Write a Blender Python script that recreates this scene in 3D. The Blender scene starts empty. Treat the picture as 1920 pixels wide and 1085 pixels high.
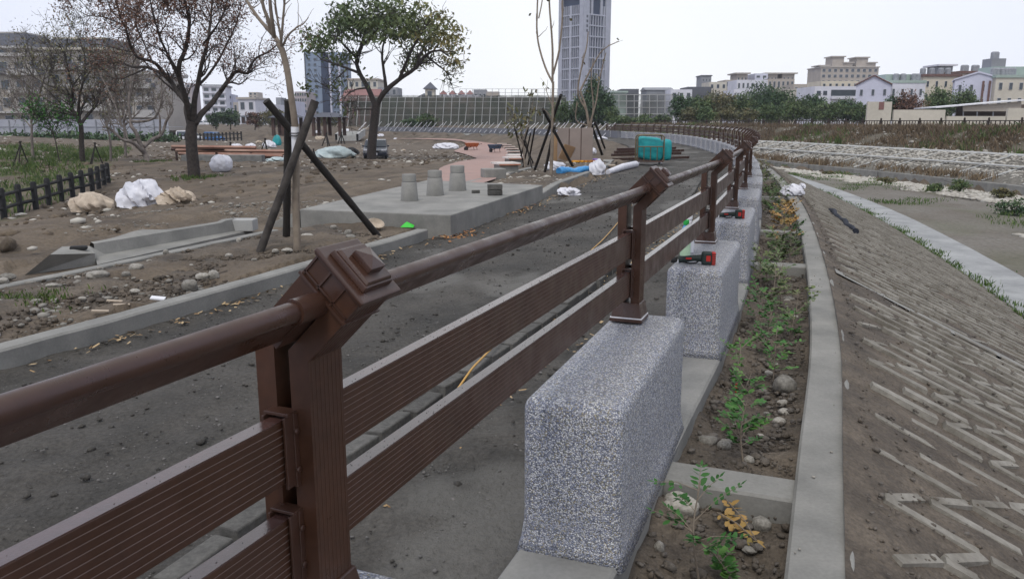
import bpy, bmesh, math, random
import numpy as np
from mathutils import Matrix, Vector, Euler
random.seed(7); RNG = np.random.default_rng(7)
SC = bpy.context.scene; COL = SC.collection
# ------------------------------------------------------------------ camera, sky, sun, exposure
FPX, HEYE, YHOR = 1507.0, 1.55, 227.0           # focal length in photo pixels, eye height, horizon row
PITCH = math.atan((542.5 - YHOR) / FPX)
cam = bpy.data.cameras.new("camera"); camo = bpy.data.objects.new("camera", cam); COL.objects.link(camo)
cam.sensor_width = 36.0; cam.lens = FPX / 1920 * 36.0; cam.clip_start = 0.05; cam.clip_end = 4000
camo.location = (0, 0, HEYE); camo.rotation_euler = (math.pi / 2 - PITCH, 0, 0); SC.camera = camo
SUN_EL, SUN_ROT = math.radians(58), math.radians(200)
w = bpy.data.worlds.new("World"); SC.world = w; w.use_nodes = True
nt = w.node_tree; bg = nt.nodes["Background"]
sky = nt.nodes.new("ShaderNodeTexSky"); sky.sky_type = 'NISHITA'; sky.sun_disc = False
sky.sun_elevation = SUN_EL; sky.sun_rotation = SUN_ROT; sky.dust_density = 3.0; sky.air_density = 1.2
mx = nt.nodes.new("ShaderNodeMixRGB"); mx.inputs[0].default_value = 0.9
tcw = nt.nodes.new("ShaderNodeTexCoord"); nz = nt.nodes.new("ShaderNodeTexNoise"); nz.inputs['Scale'].default_value = 1.1; nz.inputs['Detail'].default_value = 3; nt.links.new(tcw.outputs['Generated'], nz.inputs['Vector'])
cr = nt.nodes.new("ShaderNodeMixRGB"); cr.inputs[1].default_value = (8.0, 8.6, 10.9, 1); cr.inputs[2].default_value = (11.0, 11.2, 11.4, 1); mr = nt.nodes.new("ShaderNodeMapRange"); mr.inputs[1].default_value = .38; mr.inputs[2].default_value = .6
sx_ = nt.nodes.new("ShaderNodeSeparateXYZ"); nt.links.new(tcw.outputs['Generated'], sx_.inputs[0])
def wm(op, a_, b_):
    q = nt.nodes.new("ShaderNodeMath"); q.operation = op
    for i_, v_ in ((0, a_), (1, b_)):
        if isinstance(v_, (int, float)): q.inputs[i_].default_value = v_
        else: nt.links.new(v_, q.inputs[i_])
    return q.outputs[0]
side = wm('ABSOLUTE', wm('SUBTRACT', sx_.outputs[0], .06), 0); nt.links.new(wm('SUBTRACT', wm('MULTIPLY_ADD', nz.outputs['Fac'], .5), wm('MULTIPLY', side, .55)), mr.inputs[0]); mr.inputs[1].default_value = .28; mr.inputs[2].default_value = .72; nt.links.new(mr.outputs[0], cr.inputs[0]); nt.links.new(cr.outputs[0], mx.inputs[2])   # the overcast cloud layer
nt.links.new(sky.outputs[0], mx.inputs[1]); nt.links.new(mx.outputs[0], bg.inputs[0])
bg.inputs[1].default_value = 0.1
sun = bpy.data.lights.new("sun", 'SUN'); sun.energy = 1.5; sun.angle = math.radians(14); sun.color = (1, .96, .9)
suno = bpy.data.objects.new("sun", sun); COL.objects.link(suno)
suno.rotation_euler = (math.pi / 2 - SUN_EL, 0, -SUN_ROT + math.pi)
SC.view_settings.view_transform = 'Standard'; SC.view_settings.look = 'None'
SC.view_settings.exposure = 0.06; SC.view_settings.gamma = 1.0

# ------------------------------------------------------------------ plan of the place
_c, _s = math.cos(PITCH), math.sin(PITCH)
def ray(px, py):
    a = (px - 960) / FPX; b = -(py - 542.5) / FPX
    return np.array((a, _c + b * _s, -_s + b * _c))
def P(px, py, z=0.0):                            # where a sight line meets a level
    d = ray(px, py); return Vector(((d * (z - HEYE) / d[2])[0], (d * (z - HEYE) / d[2])[1], z))
def D(px, py, Y):                                # where a sight line reaches a distance
    d = ray(px, py); t = Y / d[1]; return Vector((d[0] * t, Y, HEYE + d[2] * t))
RP = [(-3.6, -4.9), (-1.46, -1.1), (-.385, 1.40), (.57, 3.80), (1.385, 5.88), (2.9, 10.3), (4.75, 16.3), (7.93, 28.6), (9.98, 40),
      (11.3, 52), (11.55, 64), (9.8, 77), (7.0, 87), (2.0, 98), (-13, 120), (-30, 136), (-55, 150)]
def catmull(pts, n=40):
    Q = [np.array(q, float) for q in pts]; Q = [2 * Q[0] - Q[1]] + Q + [2 * Q[-1] - Q[-2]]; out = []
    for i in range(1, len(Q) - 2):
        p0, p1, p2, p3 = Q[i - 1:i + 3]
        t0 = 0; t1 = t0 + np.linalg.norm(p1 - p0) ** .5; t2 = t1 + np.linalg.norm(p2 - p1) ** .5; t3 = t2 + np.linalg.norm(p3 - p2) ** .5
        for k in range(n):
            t = t1 + (t2 - t1) * k / n
            A1 = (t1 - t) / (t1 - t0) * p0 + (t - t0) / (t1 - t0) * p1; A2 = (t2 - t) / (t2 - t1) * p1 + (t - t1) / (t2 - t1) * p2
            A3 = (t3 - t) / (t3 - t2) * p2 + (t - t2) / (t3 - t2) * p3
            B1 = (t2 - t) / (t2 - t0) * A1 + (t - t0) / (t2 - t0) * A2; B2 = (t3 - t) / (t3 - t1) * A2 + (t - t1) / (t3 - t1) * A3
            out.append((t2 - t) / (t2 - t1) * B1 + (t - t1) / (t2 - t1) * B2)
    out.append(Q[-2]); return np.array(out)
CL = catmull(RP); SL = np.concatenate([[0], np.cumsum(np.linalg.norm(np.diff(CL, axis=0), axis=1))])
def at(s, t=0.0):                                # rail line: distance s along it, t to its right -> x, y, tangent
    s = np.asarray(s, float); e = .35
    x = np.interp(s, SL, CL[:, 0]); y = np.interp(s, SL, CL[:, 1])
    dx = np.interp(s + e, SL, CL[:, 0]) - np.interp(s - e, SL, CL[:, 0]); dy = np.interp(s + e, SL, CL[:, 1]) - np.interp(s - e, SL, CL[:, 1])
    n = np.hypot(dx, dy); dx = dx / n; dy = dy / n
    return x + t * dy, y - t * dx, dx, dy
def st(x, y):                                    # inverse of at(), for arrays
    x = np.atleast_1d(np.asarray(x, float)); y = np.atleast_1d(np.asarray(y, float)); S = np.empty(len(x)); T = np.empty(len(x))
    for a in range(0, len(x), 4000):
        xx = x[a:a + 4000]; yy = y[a:a + 4000]
        i = np.hypot(CL[None, :, 0] - xx[:, None], CL[None, :, 1] - yy[:, None]).argmin(1); s = SL[i]
        X, Y, dx, dy = at(s); S[a:a + 4000] = s + (xx - X) * dx + (yy - Y) * dy; T[a:a + 4000] = (xx - X) * dy - (yy - Y) * dx
    return S, T
def V3(s, t, z):
    x, y, _, _ = at(s, t); return Vector((float(x), float(y), z))
def heading(s):
    _, _, dx, dy = at(s); return math.atan2(float(dy), float(dx))
_tab = np.random.default_rng(3).random((256, 256))
def vnoise(x, y):
    x = np.asarray(x, float); y = np.asarray(y, float)
    xi = np.floor(x).astype(int); yi = np.floor(y).astype(int); fx = x - xi; fy = y - yi
    fx = fx * fx * (3 - 2 * fx); fy = fy * fy * (3 - 2 * fy); g = lambda a, b: _tab[a % 256, b % 256]
    return (g(xi, yi) * (1 - fx) + g(xi + 1, yi) * fx) * (1 - fy) + (g(xi, yi + 1) * (1 - fx) + g(xi + 1, yi + 1) * fx) * fy - .5
def fbm(x, y, sc=1.0, o=4):
    v = 0; a = 1.0
    for k in range(o):
        v = v + a * vnoise(np.asarray(x) * sc + 17.3 * k, np.asarray(y) * sc + 9.1 * k); sc *= 2.05; a *= .5
    return v
def sstep(a, b, x):
    t = np.clip((np.asarray(x, float) - a) / (b - a), 0, 1); return t * t * (3 - 2 * t)
# park level left of the path: a smooth surface through surveyed spots
_sp = [(365, 337, 30), (263, 390, 22), (8, 411, 23), (204, 347, 32), (416, 320, 36), (430, 300, 48), (690, 298, 66), (560, 300, 60), (900, 264, 118),
       (900, 300, 48), (700, 264, 118), (300, 264, 110), (60, 262, 85), (60, 300, 48), (380, 262, 130), (620, 262, 120), (150, 250, 120), (500, 250, 160), (350, 430, 14), (130, 430, 15)]
_tp = np.array([tuple(D(*q)) for q in _sp] + [(-.5, 16.5, .15), (-2.5, 18, .18), (-1.6, 20, .1), (-1.5, 24, -.1), (-5, 13, 0), (-8, 9, -.02), (-7, 4, .05), (-10, 0, 0), (-25, 5, -1.1), (-40, 20, -1.0), (-60, 60, 0),
                (-90, 120, 0), (-40, 180, -.6), (0, 190, -.3), (2, 60, -1.2), (3, 85, -1.3), (-140, 60, 0), (60, 200, 0)])
def _U(r): return np.where(r > 1e-9, r * r * np.log(r + 1e-9), 0)
_n = len(_tp); _K = _U(np.hypot(_tp[:, None, 0] - _tp[None, :, 0], _tp[:, None, 1] - _tp[None, :, 1])) + np.eye(_n) * 25
_Pm = np.c_[np.ones(_n), _tp[:, :2]]
_sol = np.linalg.solve(np.r_[np.c_[_K, _Pm], np.c_[_Pm.T, np.zeros((3, 3))]], np.r_[_tp[:, 2], np.zeros(3)])
def tps(x, y):
    x = np.asarray(x, float); y = np.asarray(y, float); v = _sol[_n] + _sol[_n + 1] * x + _sol[_n + 2] * y
    for i in range(_n): v = v + _sol[i] * _U(np.hypot(x - _tp[i, 0], y - _tp[i, 1]))
    return np.clip(v, -2.1, .45)
# right of the rail: river cross-section, every line an offset of the rail
TW = lambda s: np.interp(s, [0, 5, 45, 68, 90, 150], [26, 25, 15, 8.6, 7.5, 8.5])       # low river wall
TT = lambda s: TW(s) + np.interp(s, [0, 45, 68, 150], [4.2, 4.2, 5.0, 5.0])             # top of the cobble bank
TF = lambda s: TW(s) + np.interp(s, [0, 45, 68, 150], [16, 17, 15, 13])                 # bank fence
SURF_T0 = -3.95
def gz(x, y):                                    # ground height anywhere
    x = np.atleast_1d(np.asarray(x, float)); y = np.atleast_1d(np.asarray(y, float)); S, T = st(x, y)
    u = SURF_T0 - T
    far = sstep(150, 220, np.hypot(x, y)); zt = tps(x, y) * (1 - far)
    w0 = np.interp(S, [20, 32, 40, 75], [2.3, 2.6, .5, .5]); w1 = np.interp(S, [8, 16, 32, 40, 75, 100], [9, 11, 7, 4.5, 4.0, 4.5])
    k = np.clip((u - w0) / (w1 - w0), 0, 1); k = k * k * (3 - 2 * k)
    zl = .09 * (1 - k) + zt * k
    tw = TW(S); tt = TT(S); tf = TF(S)
    zr = np.zeros(len(x))
    for i in range(0):
        pass
    z0 = np.where(T < 1.1, 0, np.where(T < 4.5, -1.6 * (T - 1.1) / 3.4, np.where(T < 5.85, -1.6, np.where(T < tw, -1.65 - .35 * np.clip((T - 5.85) / np.maximum(tw - 5.85, .5), 0, 1),
         np.where(T < tt, -1.5 + 1.2 * (T - tw) / (tt - tw), np.where(T < tt + 1.3, -.3, np.where(T < tf - .5, -.3 + 1.15 * (T - tt - 1.3) / (tf - tt - 1.8), .85)))))))
    return np.where(T < SURF_T0, zl, z0)
def G(px, py, lo=4.0, hi=240.0):                 # where a sight line meets the ground
    d = ray(px, py); t = lo * (hi / lo) ** (np.arange(600) / 599.0); q = HEYE + d[2] * t - gz(d[0] * t, d[1] * t)
    i = np.argmax(q < 0)
    if not (q < 0).any(): i = 599
    if i == 0: tt_ = t[0]
    else:
        f0, f1 = q[i - 1], q[i]; tt_ = t[i - 1] + (t[i] - t[i - 1]) * (f0 / (f0 - f1) if f0 != f1 else 0)
    x, y = d[0] * tt_, d[1] * tt_; return Vector((x, y, float(gz(x, y)[0])))

# ------------------------------------------------------------------ mesh and object helpers
WM = {}
class MB:
    def __init__(s): s.v = []; s.f = []; s.m = []; s.k = []; s.n = 0
    def add(s, v, f, m=0, k=0.0):
        v = np.asarray(v, float).reshape(-1, 3); s.v.append(v); n = s.n
        s.f.extend([[i + n for i in q] for q in f]); s.m.extend([m] * len(f)); s.k.append(np.broadcast_to(np.asarray(k, float), (len(v),))); s.n += len(v); return s
    def box(s, c, d, R=None, m=0, k=0.0, top=(1, 1)):
        x, y, z = d[0] / 2, d[1] / 2, d[2] / 2; a, b = top
        v = np.array([(-x, -y, -z), (x, -y, -z), (x, y, -z), (-x, y, -z), (-x * a, -y * b, z), (x * a, -y * b, z), (x * a, y * b, z), (-x * a, y * b, z)])
        if R is not None: v = v @ np.array(R.to_3x3() if hasattr(R, 'to_3x3') else R).T
        return s.add(v + np.array(c), [(0, 3, 2, 1), (4, 5, 6, 7), (0, 1, 5, 4), (1, 2, 6, 5), (2, 3, 7, 6), (3, 0, 4, 7)], m, k)
    def tube(s, pts, r, n=8, m=0, k=0.0, cap=True):
        p = np.asarray([tuple(q) for q in pts], float); L = len(p); r = np.broadcast_to(np.asarray(r, float), (L,))
        t = np.gradient(p, axis=0); t /= np.linalg.norm(t, axis=1)[:, None] + 1e-12
        ref = np.array((0, 0, 1.0)) if abs(t[0][2]) < .9 else np.array((1.0, 0, 0)); a = np.cross(t[0], ref); a /= np.linalg.norm(a); V = []
        an = np.arange(n) * 2 * math.pi / n
        for i in range(L):
            a = a - t[i] * a.dot(t[i]); a /= np.linalg.norm(a) + 1e-12; b = np.cross(t[i], a)
            V.append(p[i] + r[i] * (np.cos(an)[:, None] * a + np.sin(an)[:, None] * b))
        F = [(i * n + j, i * n + (j + 1) % n, (i + 1) * n + (j + 1) % n, (i + 1) * n + j) for i in range(L - 1) for j in range(n)]
        if cap: F += [tuple(range(n))[::-1], tuple(range((L - 1) * n, L * n))]
        return s.add(np.concatenate(V), F, m, k)
    def lathe(s, prof, n=20, o=(0, 0, 0), m=0, R=None):
        an = np.arange(n) * 2 * math.pi / n; V = []
        for r, z in prof: V.append(np.c_[r * np.cos(an), r * np.sin(an), np.full(n, z)])
        V = np.concatenate(V); L = len(prof)
        if R is not None: V = V @ np.array(R.to_3x3()).T
        F = [(i * n + j, i * n + (j + 1) % n, (i + 1) * n + (j + 1) % n, (i + 1) * n + j) for i in range(L - 1) for j in range(n)]
        F += [tuple(range(n))[::-1], tuple(range((L - 1) * n, L * n))]
        return s.add(V + np.array(o), F, m)
    def prism(s, poly, a, b, ax=0, m=0):          # 2-D outline pushed from a to b along axis ax
        n = len(poly)
        def pt(q, h): return [(h, q[0], q[1]), (q[0], h, q[1]), (q[0], q[1], h)][ax]
        V = [pt(q, a) for q in poly] + [pt(q, b) for q in poly]
        return s.add(V, [tuple(range(n))[::-1], tuple(range(n, 2 * n))] + [(i, (i + 1) % n, n + (i + 1) % n, n + i) for i in range(n)], m)
    def grid(s, V, m=0, k=0.0):                   # V[rows][cols] of points
        V = np.asarray(V, float); a, b = V.shape[:2]
        return s.add(V.reshape(-1, 3), [(i * b + j, (i + 1) * b + j, (i + 1) * b + j + 1, i * b + j + 1) for i in range(a - 1) for j in range(b - 1)], m, np.asarray(k).reshape(-1) if np.ndim(k) else k)
    def quads(s, c, u, w, m=0, k=0.0):            # many little cards: centres, half axes
        n = len(c); V = np.stack([c - u - w, c + u - w * .3, c + u * .9 + w, c - u * .7 + w * .6], 1).reshape(-1, 3)
        f = (np.arange(n)[:, None] * 4 + np.arange(4)).tolist(); kk = np.repeat(np.broadcast_to(np.asarray(k, float), (n,)), 4)
        return s.add(V, f, m, kk)
    def build(s, name, mats, parent=None, world=False, smooth=None, bevel=0, seg=2, loc=None, origin=None, solid=0):
        v = np.concatenate(s.v) if s.v else np.zeros((0, 3))
        o_loc = Vector((0, 0, 0))
        if parent is not None:
            if world:
                M = WM[parent].inverted(); v = v @ np.array(M.to_3x3()).T + np.array(M.translation)
        elif loc is not None: o_loc = Vector(loc)
        else:
            o_loc = Vector(origin) if origin is not None else Vector((v[:, 0].mean(), v[:, 1].mean(), v[:, 2].min())); v = v - np.array(o_loc)
        me = bpy.data.meshes.new(name); me.from_pydata(v.tolist(), [], s.f)
        if not isinstance(mats, (list, tuple)): mats = [mats]
        for q in mats: me.materials.append(q)
        me.polygons.foreach_set('material_index', s.m)
        k = np.concatenate(s.k)
        if k.any():
            at_ = me.attributes.new('k', 'FLOAT', 'POINT'); at_.data.foreach_set('value', k)
        if smooth is not None:
            me.polygons.foreach_set('use_smooth', [True] * len(me.polygons))
            if smooth < 180: me.set_sharp_from_angle(angle=math.radians(smooth))
        me.update()
        ob = bpy.data.objects.new(name, me); COL.objects.link(ob); ob.location = o_loc
        if parent is not None: ob.parent = parent; WM[ob] = WM[parent].copy()
        else: WM[ob] = Matrix.Translation(o_loc)
        if solid: q = ob.modifiers.new('thick', 'SOLIDIFY'); q.thickness = solid; q.offset = -1
        if bevel: q = ob.modifiers.new('edge', 'BEVEL'); q.width = bevel; q.segments = seg; q.limit_method = 'ANGLE'; q.angle_limit = math.radians(40)
        return ob
def tag(o, label, cat, group=None):
    o['label'] = label; o['category'] = cat
    if group: o['group'] = group
    return o
def thing(name, loc, label, cat, group=None, rz=0.0, rot=None, sc=1.0):
    o = bpy.data.objects.new(name, None); COL.objects.link(o); o.empty_display_size = .2; o.location = loc
    e = rot if rot is not None else (0, 0, rz); o.rotation_euler = e; o.scale = (sc, sc, sc)
    WM[o] = Matrix.LocRotScale(Vector(loc), Euler(e), Vector((sc, sc, sc))); return tag(o, label, cat, group)
def kind(o, k): o['kind'] = k; return o
def copy_tree(o, parent=None):
    c = o.copy(); COL.objects.link(c)
    if parent is not None: c.parent = parent
    for ch in list(o.children): copy_tree(ch, c)
    return c
def dup(root, loc, rz=0, label=None, group=None, sc=None):
    c = copy_tree(root); c.location = loc; c.rotation_euler = (0, 0, rz)
    if sc: c.scale = (sc, sc, sc) if np.isscalar(sc) else sc
    if label: c['label'] = label
    if group: c['group'] = group
    return c
# ------------------------------------------------------------------ materials
def mat(name, c1, c2=None, sc=6.0, rough=.85, bump=0.0, bsc=None, det=6, fine=None, finesc=60, metal=0.0, lo=.35, hi=.65, k=None, dist=.02, rand=0.0, spec=.3, alpha=None, rv=0.0):
    """two-tone procedural surface: broad noise c1->c2, fine grain, bump; k = third colour driven by the 'k' attribute"""
    m = bpy.data.materials.new(name); m.use_nodes = True; t = m.node_tree; N = t.nodes; Lk = t.links; b = N['Principled BSDF']
    b.inputs['Roughness'].default_value = rough; b.inputs['Metallic'].default_value = metal; b.inputs['Specular IOR Level'].default_value = spec
    tc = N.new('ShaderNodeTexCoord'); V = tc.outputs['Object']
    def noise(scale, d=det):
        n = N.new('ShaderNodeTexNoise'); n.inputs['Scale'].default_value = scale; n.inputs['Detail'].default_value = d; n.inputs['Roughness'].default_value = .6; Lk.new(V, n.inputs['Vector']); return n.outputs['Fac']
    def ramp(fac, a, z):
        r = N.new('ShaderNodeMapRange'); r.inputs[1].default_value = a; r.inputs[2].default_value = z; Lk.new(fac, r.inputs[0]); return r.outputs[0]
    def mixc(fac, A, B, mode='MIX'):
        x = N.new('ShaderNodeMixRGB'); x.blend_type = mode
        for i, q in ((0, fac), (1, A), (2, B)):
            if hasattr(q, 'is_linked') or hasattr(q, 'links'): Lk.new(q, x.inputs[i])
            elif i == 0: x.inputs[0].default_value = q
            else: x.inputs[i].default_value = (*q[:3], 1)
        return x.outputs[0]
    col = None
    if c2 is None: c2 = tuple(q * .8 for q in c1)
    col = mixc(ramp(noise(sc), lo, hi), c1, c2)
    if fine:
        col = mixc(ramp(noise(finesc, 3), .3, .7), col, mixc(1.0, col, (fine, fine, fine), 'MULTIPLY'))
    if k is not None:
        a = N.new('ShaderNodeAttribute'); a.attribute_name = 'k'; col = mixc(a.outputs['Fac'], col, k)
    if rand:
        oi = N.new('ShaderNodeObjectInfo'); r = N.new('ShaderNodeMapRange'); r.inputs[3].default_value = 1 - rand; r.inputs[4].default_value = 1 + rand * .6; Lk.new(oi.outputs['Random'], r.inputs[0])
        h = N.new('ShaderNodeHueSaturation'); Lk.new(r.outputs[0], h.inputs['Value']); Lk.new(col, h.inputs['Color']); col = h.outputs[0]
    Lk.new(col, b.inputs['Base Color'])
    if bump:
        bp = N.new('ShaderNodeBump'); bp.inputs['Strength'].default_value = bump; bp.inputs['Distance'].default_value = dist; Lk.new(noise(bsc or sc * 5, 5), bp.inputs['Height']); Lk.new(bp.outputs[0], b.inputs['Normal'])
    if rv:                                        # uneven sheen: smears, dust and dried rain marks
        q_ = N.new('ShaderNodeMapRange'); q_.inputs[1].default_value = .35; q_.inputs[2].default_value = .65; q_.inputs[3].default_value = max(.05, rough - rv); q_.inputs[4].default_value = min(1, rough + rv); Lk.new(noise(sc * 2.3, 7), q_.inputs[0]); Lk.new(q_.outputs[0], b.inputs['Roughness'])
    if alpha is not None: b.inputs['Alpha'].default_value = alpha
    return m
def leafmat(name, a, b_, c, rough=.6):
    m = bpy.data.materials.new(name); m.use_nodes = True; t = m.node_tree; N = t.nodes; Lk = t.links; b = N['Principled BSDF']
    at_ = N.new('ShaderNodeAttribute'); at_.attribute_name = 'k'; r = N.new('ShaderNodeValToRGB'); Lk.new(at_.outputs['Fac'], r.inputs[0])
    r.color_ramp.elements[0].color = (*a, 1); r.color_ramp.elements[1].color = (*c, 1); e = r.color_ramp.elements.new(.5); e.color = (*b_, 1)
    Lk.new(r.outputs[0], b.inputs['Base Color']); b.inputs['Roughness'].default_value = rough; b.inputs['Specular IOR Level'].default_value = .25
    return m
MT = {}
MT['dirt'] = mat('dirt', (.172, .134, .095), (.082, .063, .045), sc=.7, bump=.9, bsc=9, fine=.6, finesc=26, k=(.075, .085, .03), dist=.05)
MT['soil'] = mat('soil', (.165, .134, .102), (.078, .064, .051), sc=3.0, bump=1.0, bsc=22, fine=.55, finesc=50, dist=.03, k=(.16, .15, .14))
MT['path'] = mat('path', (.102, .093, .081), (.046, .043, .038), sc=1.1, bump=1.0, bsc=26, fine=.5, finesc=48, k=(.16, .155, .142), dist=.03, rough=.8)
MT['concrete'] = mat('concrete', (.285, .278, .255), (.17, .168, .156), sc=2.2, lo=.3, hi=.7, bump=.35, bsc=40, fine=.85, finesc=60, dist=.006)
MT['conc_dark'] = mat('conc_dark', (.21, .21, .20), (.13, .13, .125), sc=3.5, bump=.3, bsc=40, fine=.8, finesc=50, dist=.006)
MT['conc_pale'] = mat('conc_pale', (.42, .42, .40), (.33, .33, .32), sc=2.2, bump=.15, bsc=50, fine=.9, dist=.004)
MT['brown'] = mat('brown', (.055, .025, .0155), (.043, .019, .012), sc=5, rough=.36, spec=.5, bump=.06, bsc=160, dist=.002, rv=.16, fine=.82, finesc=45)
MT['brownrib'] = mat('brownrib', (.060, .026, .0145), (.046, .02, .011), sc=5, rough=.42, spec=.35, rv=.15, fine=.8, finesc=40)
MT['wetbrown'] = mat('wetbrown', (.07, .035, .03), (.05, .025, .02), sc=30, rough=.16, spec=1.0, bump=.3, bsc=150, dist=.001)
MT['black'] = mat('black', (.012, .012, .013), (.02, .02, .02), sc=8, rough=.7)
MT['whiteplastic'] = mat('whiteplastic', (.66, .66, .7), (.5, .5, .54), sc=5, rough=.5, bump=.3, bsc=14, dist=.03)
MT['tan'] = mat('tan', (.50, .42, .33), (.33, .27, .21), sc=5, rough=.8, bump=.4, bsc=15, dist=.03)
MT['stone'] = mat('stone', (.36, .34, .30), (.20, .185, .16), sc=4, rough=.8, bump=.3, bsc=25, rand=.4)
MT['cobble'] = mat('cobble', (.36, .335, .29), (.23, .21, .18), sc=.8, rough=.85, k=(.46, .44, .39))
MT['bark'] = mat('bark', (.06, .049, .043), (.03, .025, .022), sc=9, bump=.8, bsc=25, dist=.03)
MT['barkpale'] = mat('barkpale', (.24, .20, .155), (.15, .12, .095), sc=6, bump=.4, bsc=30, dist=.01)
MT['barkwhite'] = mat('barkwhite', (.22, .19, .17), (.10, .085, .075), sc=3, bump=.5, bsc=12, dist=.03)
MT['stake'] = mat('stake', (.018, .016, .015), (.03, .026, .022), sc=12, bump=.4, bsc=40, dist=.01)
MT['stakegrey'] = mat('stakegrey', (.07, .062, .055), (.035, .03, .027), sc=9, bump=.5, bsc=40, dist=.01)
MT['glass'] = mat('glass', (.03, .04, .05), (.05, .065, .08), sc=.4, rough=.12, spec=.6)
MT['steelgrey'] = mat('steelgrey', (.3, .31, .33), (.22, .23, .25), sc=3, rough=.5, metal=.2)
MT['white'] = mat('white', (.7, .7, .72), (.6, .6, .62), sc=3, rough=.6)
# ================================================================== SETTING: ground, path, kerbs, slope, river
def srange(a, b, near=.1):
    out = [a]
    while out[-1] < b:
        d = max(1.0, abs(out[-1] - 7.5)); out.append(out[-1] + near * min(20, max(1, d / 5)))
    return np.array(out)
def strip(name, sv, tz, m, noise=0, nsc=6, k=None, smooth=180, parent=None, origin=(0, 0, 0)):
    """sheet swept along the rail line; tz(s) -> list of (t, z)"""
    rows = np.array([tz(s) for s in sv]); T = rows[..., 0]; Z = rows[..., 1].copy(); S = np.repeat(sv[:, None], T.shape[1], 1)
    x, y, dx, dy = at(sv); X = x[:, None] + T * dy[:, None]; Y = y[:, None] - T * dx[:, None]
    if noise: Z += noise * fbm(X, Y, nsc, 5)
    if name == 'path': Z -= .016 * sum(np.exp(-((T + o_ + .15 * np.sin(S * .3)) / .11) ** 2) for o_ in (1.75, 3.15, 2.1)); Z -= .012 * np.exp(-((T + 3.7) / .12) ** 2)
    mb = MB(); mb.grid(np.stack([X, Y, Z], -1), k=(k(S, T) if k else 0.0)); return kind(mb.build(name, m, smooth=smooth, origin=origin), 'structure')
def lin(a, b, n): return a + (b - a) * np.arange(n) / (n - 1)
# polar-spaced base sheet to the horizon (all real heights); strips lie just above it
rr = np.concatenate([2.2 * (60 / 2.2) ** (np.arange(230) / 230), 60 * (1600 / 60) ** (np.arange(91) / 90)])
aa = np.radians(np.concatenate([np.linspace(-80, -40, 20, False), np.linspace(-40, 5, 210, False), np.linspace(5, 40, 70, False), np.linspace(40, 80, 12)]))
X = rr[:, None] * np.sin(aa); Y = rr[:, None] * np.cos(aa); Sg, Tg = [q.reshape(X.shape) for q in st(X.ravel(), Y.ravel())]
Z = gz(X.ravel(), Y.ravel()).reshape(X.shape)
left = Tg < SURF_T0; nearf = np.clip(1 - rr[:, None] / 400, 0, 1) * (1 - .75 * np.exp(-((X / np.maximum(Y, 1) + .05) / .07) ** 2) * sstep(15, 20, rr[:, None]))
lump = .10 * fbm(X, Y, 1.3, 5) + .045 * fbm(X, Y, 5, 4) + .22 * np.maximum(0, fbm(X, Y, .16, 3)) * sstep(14, 30, rr[:, None]) * (1 - np.exp(-((X / np.maximum(Y, 1) + .05) / .09) ** 2))
lump += .11 * fbm(Tg * 1.9 + .12 * Sg, Sg * .22, 1.0, 3) * sstep(6.2, 7.5, -Tg) * (1 - sstep(16, 24, -Tg)) * (1 - sstep(30, 45, Sg))
_c0, _c1 = np.array((-4.55, 8.5)), np.array((-3.65, 11.4)); _cd = _c1 - _c0; _cu = np.clip(((X - _c0[0]) * _cd[0] + (Y - _c0[1]) * _cd[1]) / _cd.dot(_cd), 0, 1); chan = np.hypot(X - _c0[0] - _cu * _cd[0], Y - _c0[1] - _cu * _cd[1])
# wheel tracks crossing the yard
for off in (0, .55, 1.7, 2.2): lump -= .06 * np.exp(-((Tg + 7.6 + off + .35 * np.sin(Sg * .35) + .12 * (Sg - 12)) / .13) ** 2) * sstep(6, 9, Sg) * (1 - sstep(24, 34, Sg))
Z = np.where(left, Z + lump * nearf, Z - np.where(Tg < 6.2, .35, .12))
Z = np.where((Tg > SURF_T0 - .25) & left, Z - .15, Z)
_rp = [(347, 812, 900), (337, 818, 930), (322, 822, 935), (312, 834, 945), (304, 860, 960), (298, 896, 962), (290, 873, 960), (285, 850, 957), (280, 862, 950), (276, 872, 942), (272, 877, 925), (267, 865, 892), (264.6, 832, 864), (262.8, 778, 852), (261.8, 700, 800)][::-1]
gb = gz(X.ravel(), Y.ravel()).reshape(X.shape); Fc = _c * Y - _s * (gb - HEYE); PXX = 960 + FPX * X / Fc; PYY = 542.5 - FPX * (_s * Y + _c * (gb - HEYE)) / Fc; yk = [q_[0] for q_ in _rp]   # the bed excavated for the pink path
inp = (PXX > np.interp(PYY, yk, [q_[1] for q_ in _rp]) - 4) & (PXX < np.interp(PYY, yk, [q_[2] for q_ in _rp]) + 4) & (PYY > 261.5) & (PYY < 349) & (rr[:, None] > 8)
Z = np.where(inp & left, gb - .04, Z); Z = np.where(left & (chan < .75), np.minimum(Z, .02), Z)
gm = ((X < -9) & (Y > 18) & (Y < 75) & (X < -np.interp(Y, [20, 32, 70], [.63, .5, .47]) * Y)).astype(float) * sstep(-.15, .25, fbm(X, Y, .5, 3))
GROUND = kind(MB().grid(np.stack([X, Y, Z], -1), k=gm * .8).build('ground', MT['dirt'], smooth=180, origin=(0, 0, 0)), 'structure')
# path
sv = srange(-3, 150, .07)
def pk(S, T): return np.clip(.5 * sstep(.12, .4, fbm(S, T, 1.6, 4)) * sstep(-1.0, -.55, T) * (1 - sstep(9.5, 11, S)) + .5 * sstep(.25, .4, fbm(S * .5, T, 1.1, 4)), 0, 1)
strip('path', sv, lambda s: [(t, .0) for t in lin(SURF_T0 - .02, -.04, 60)], MT['path'], noise=.03, nsc=5.0, k=pk)
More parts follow.
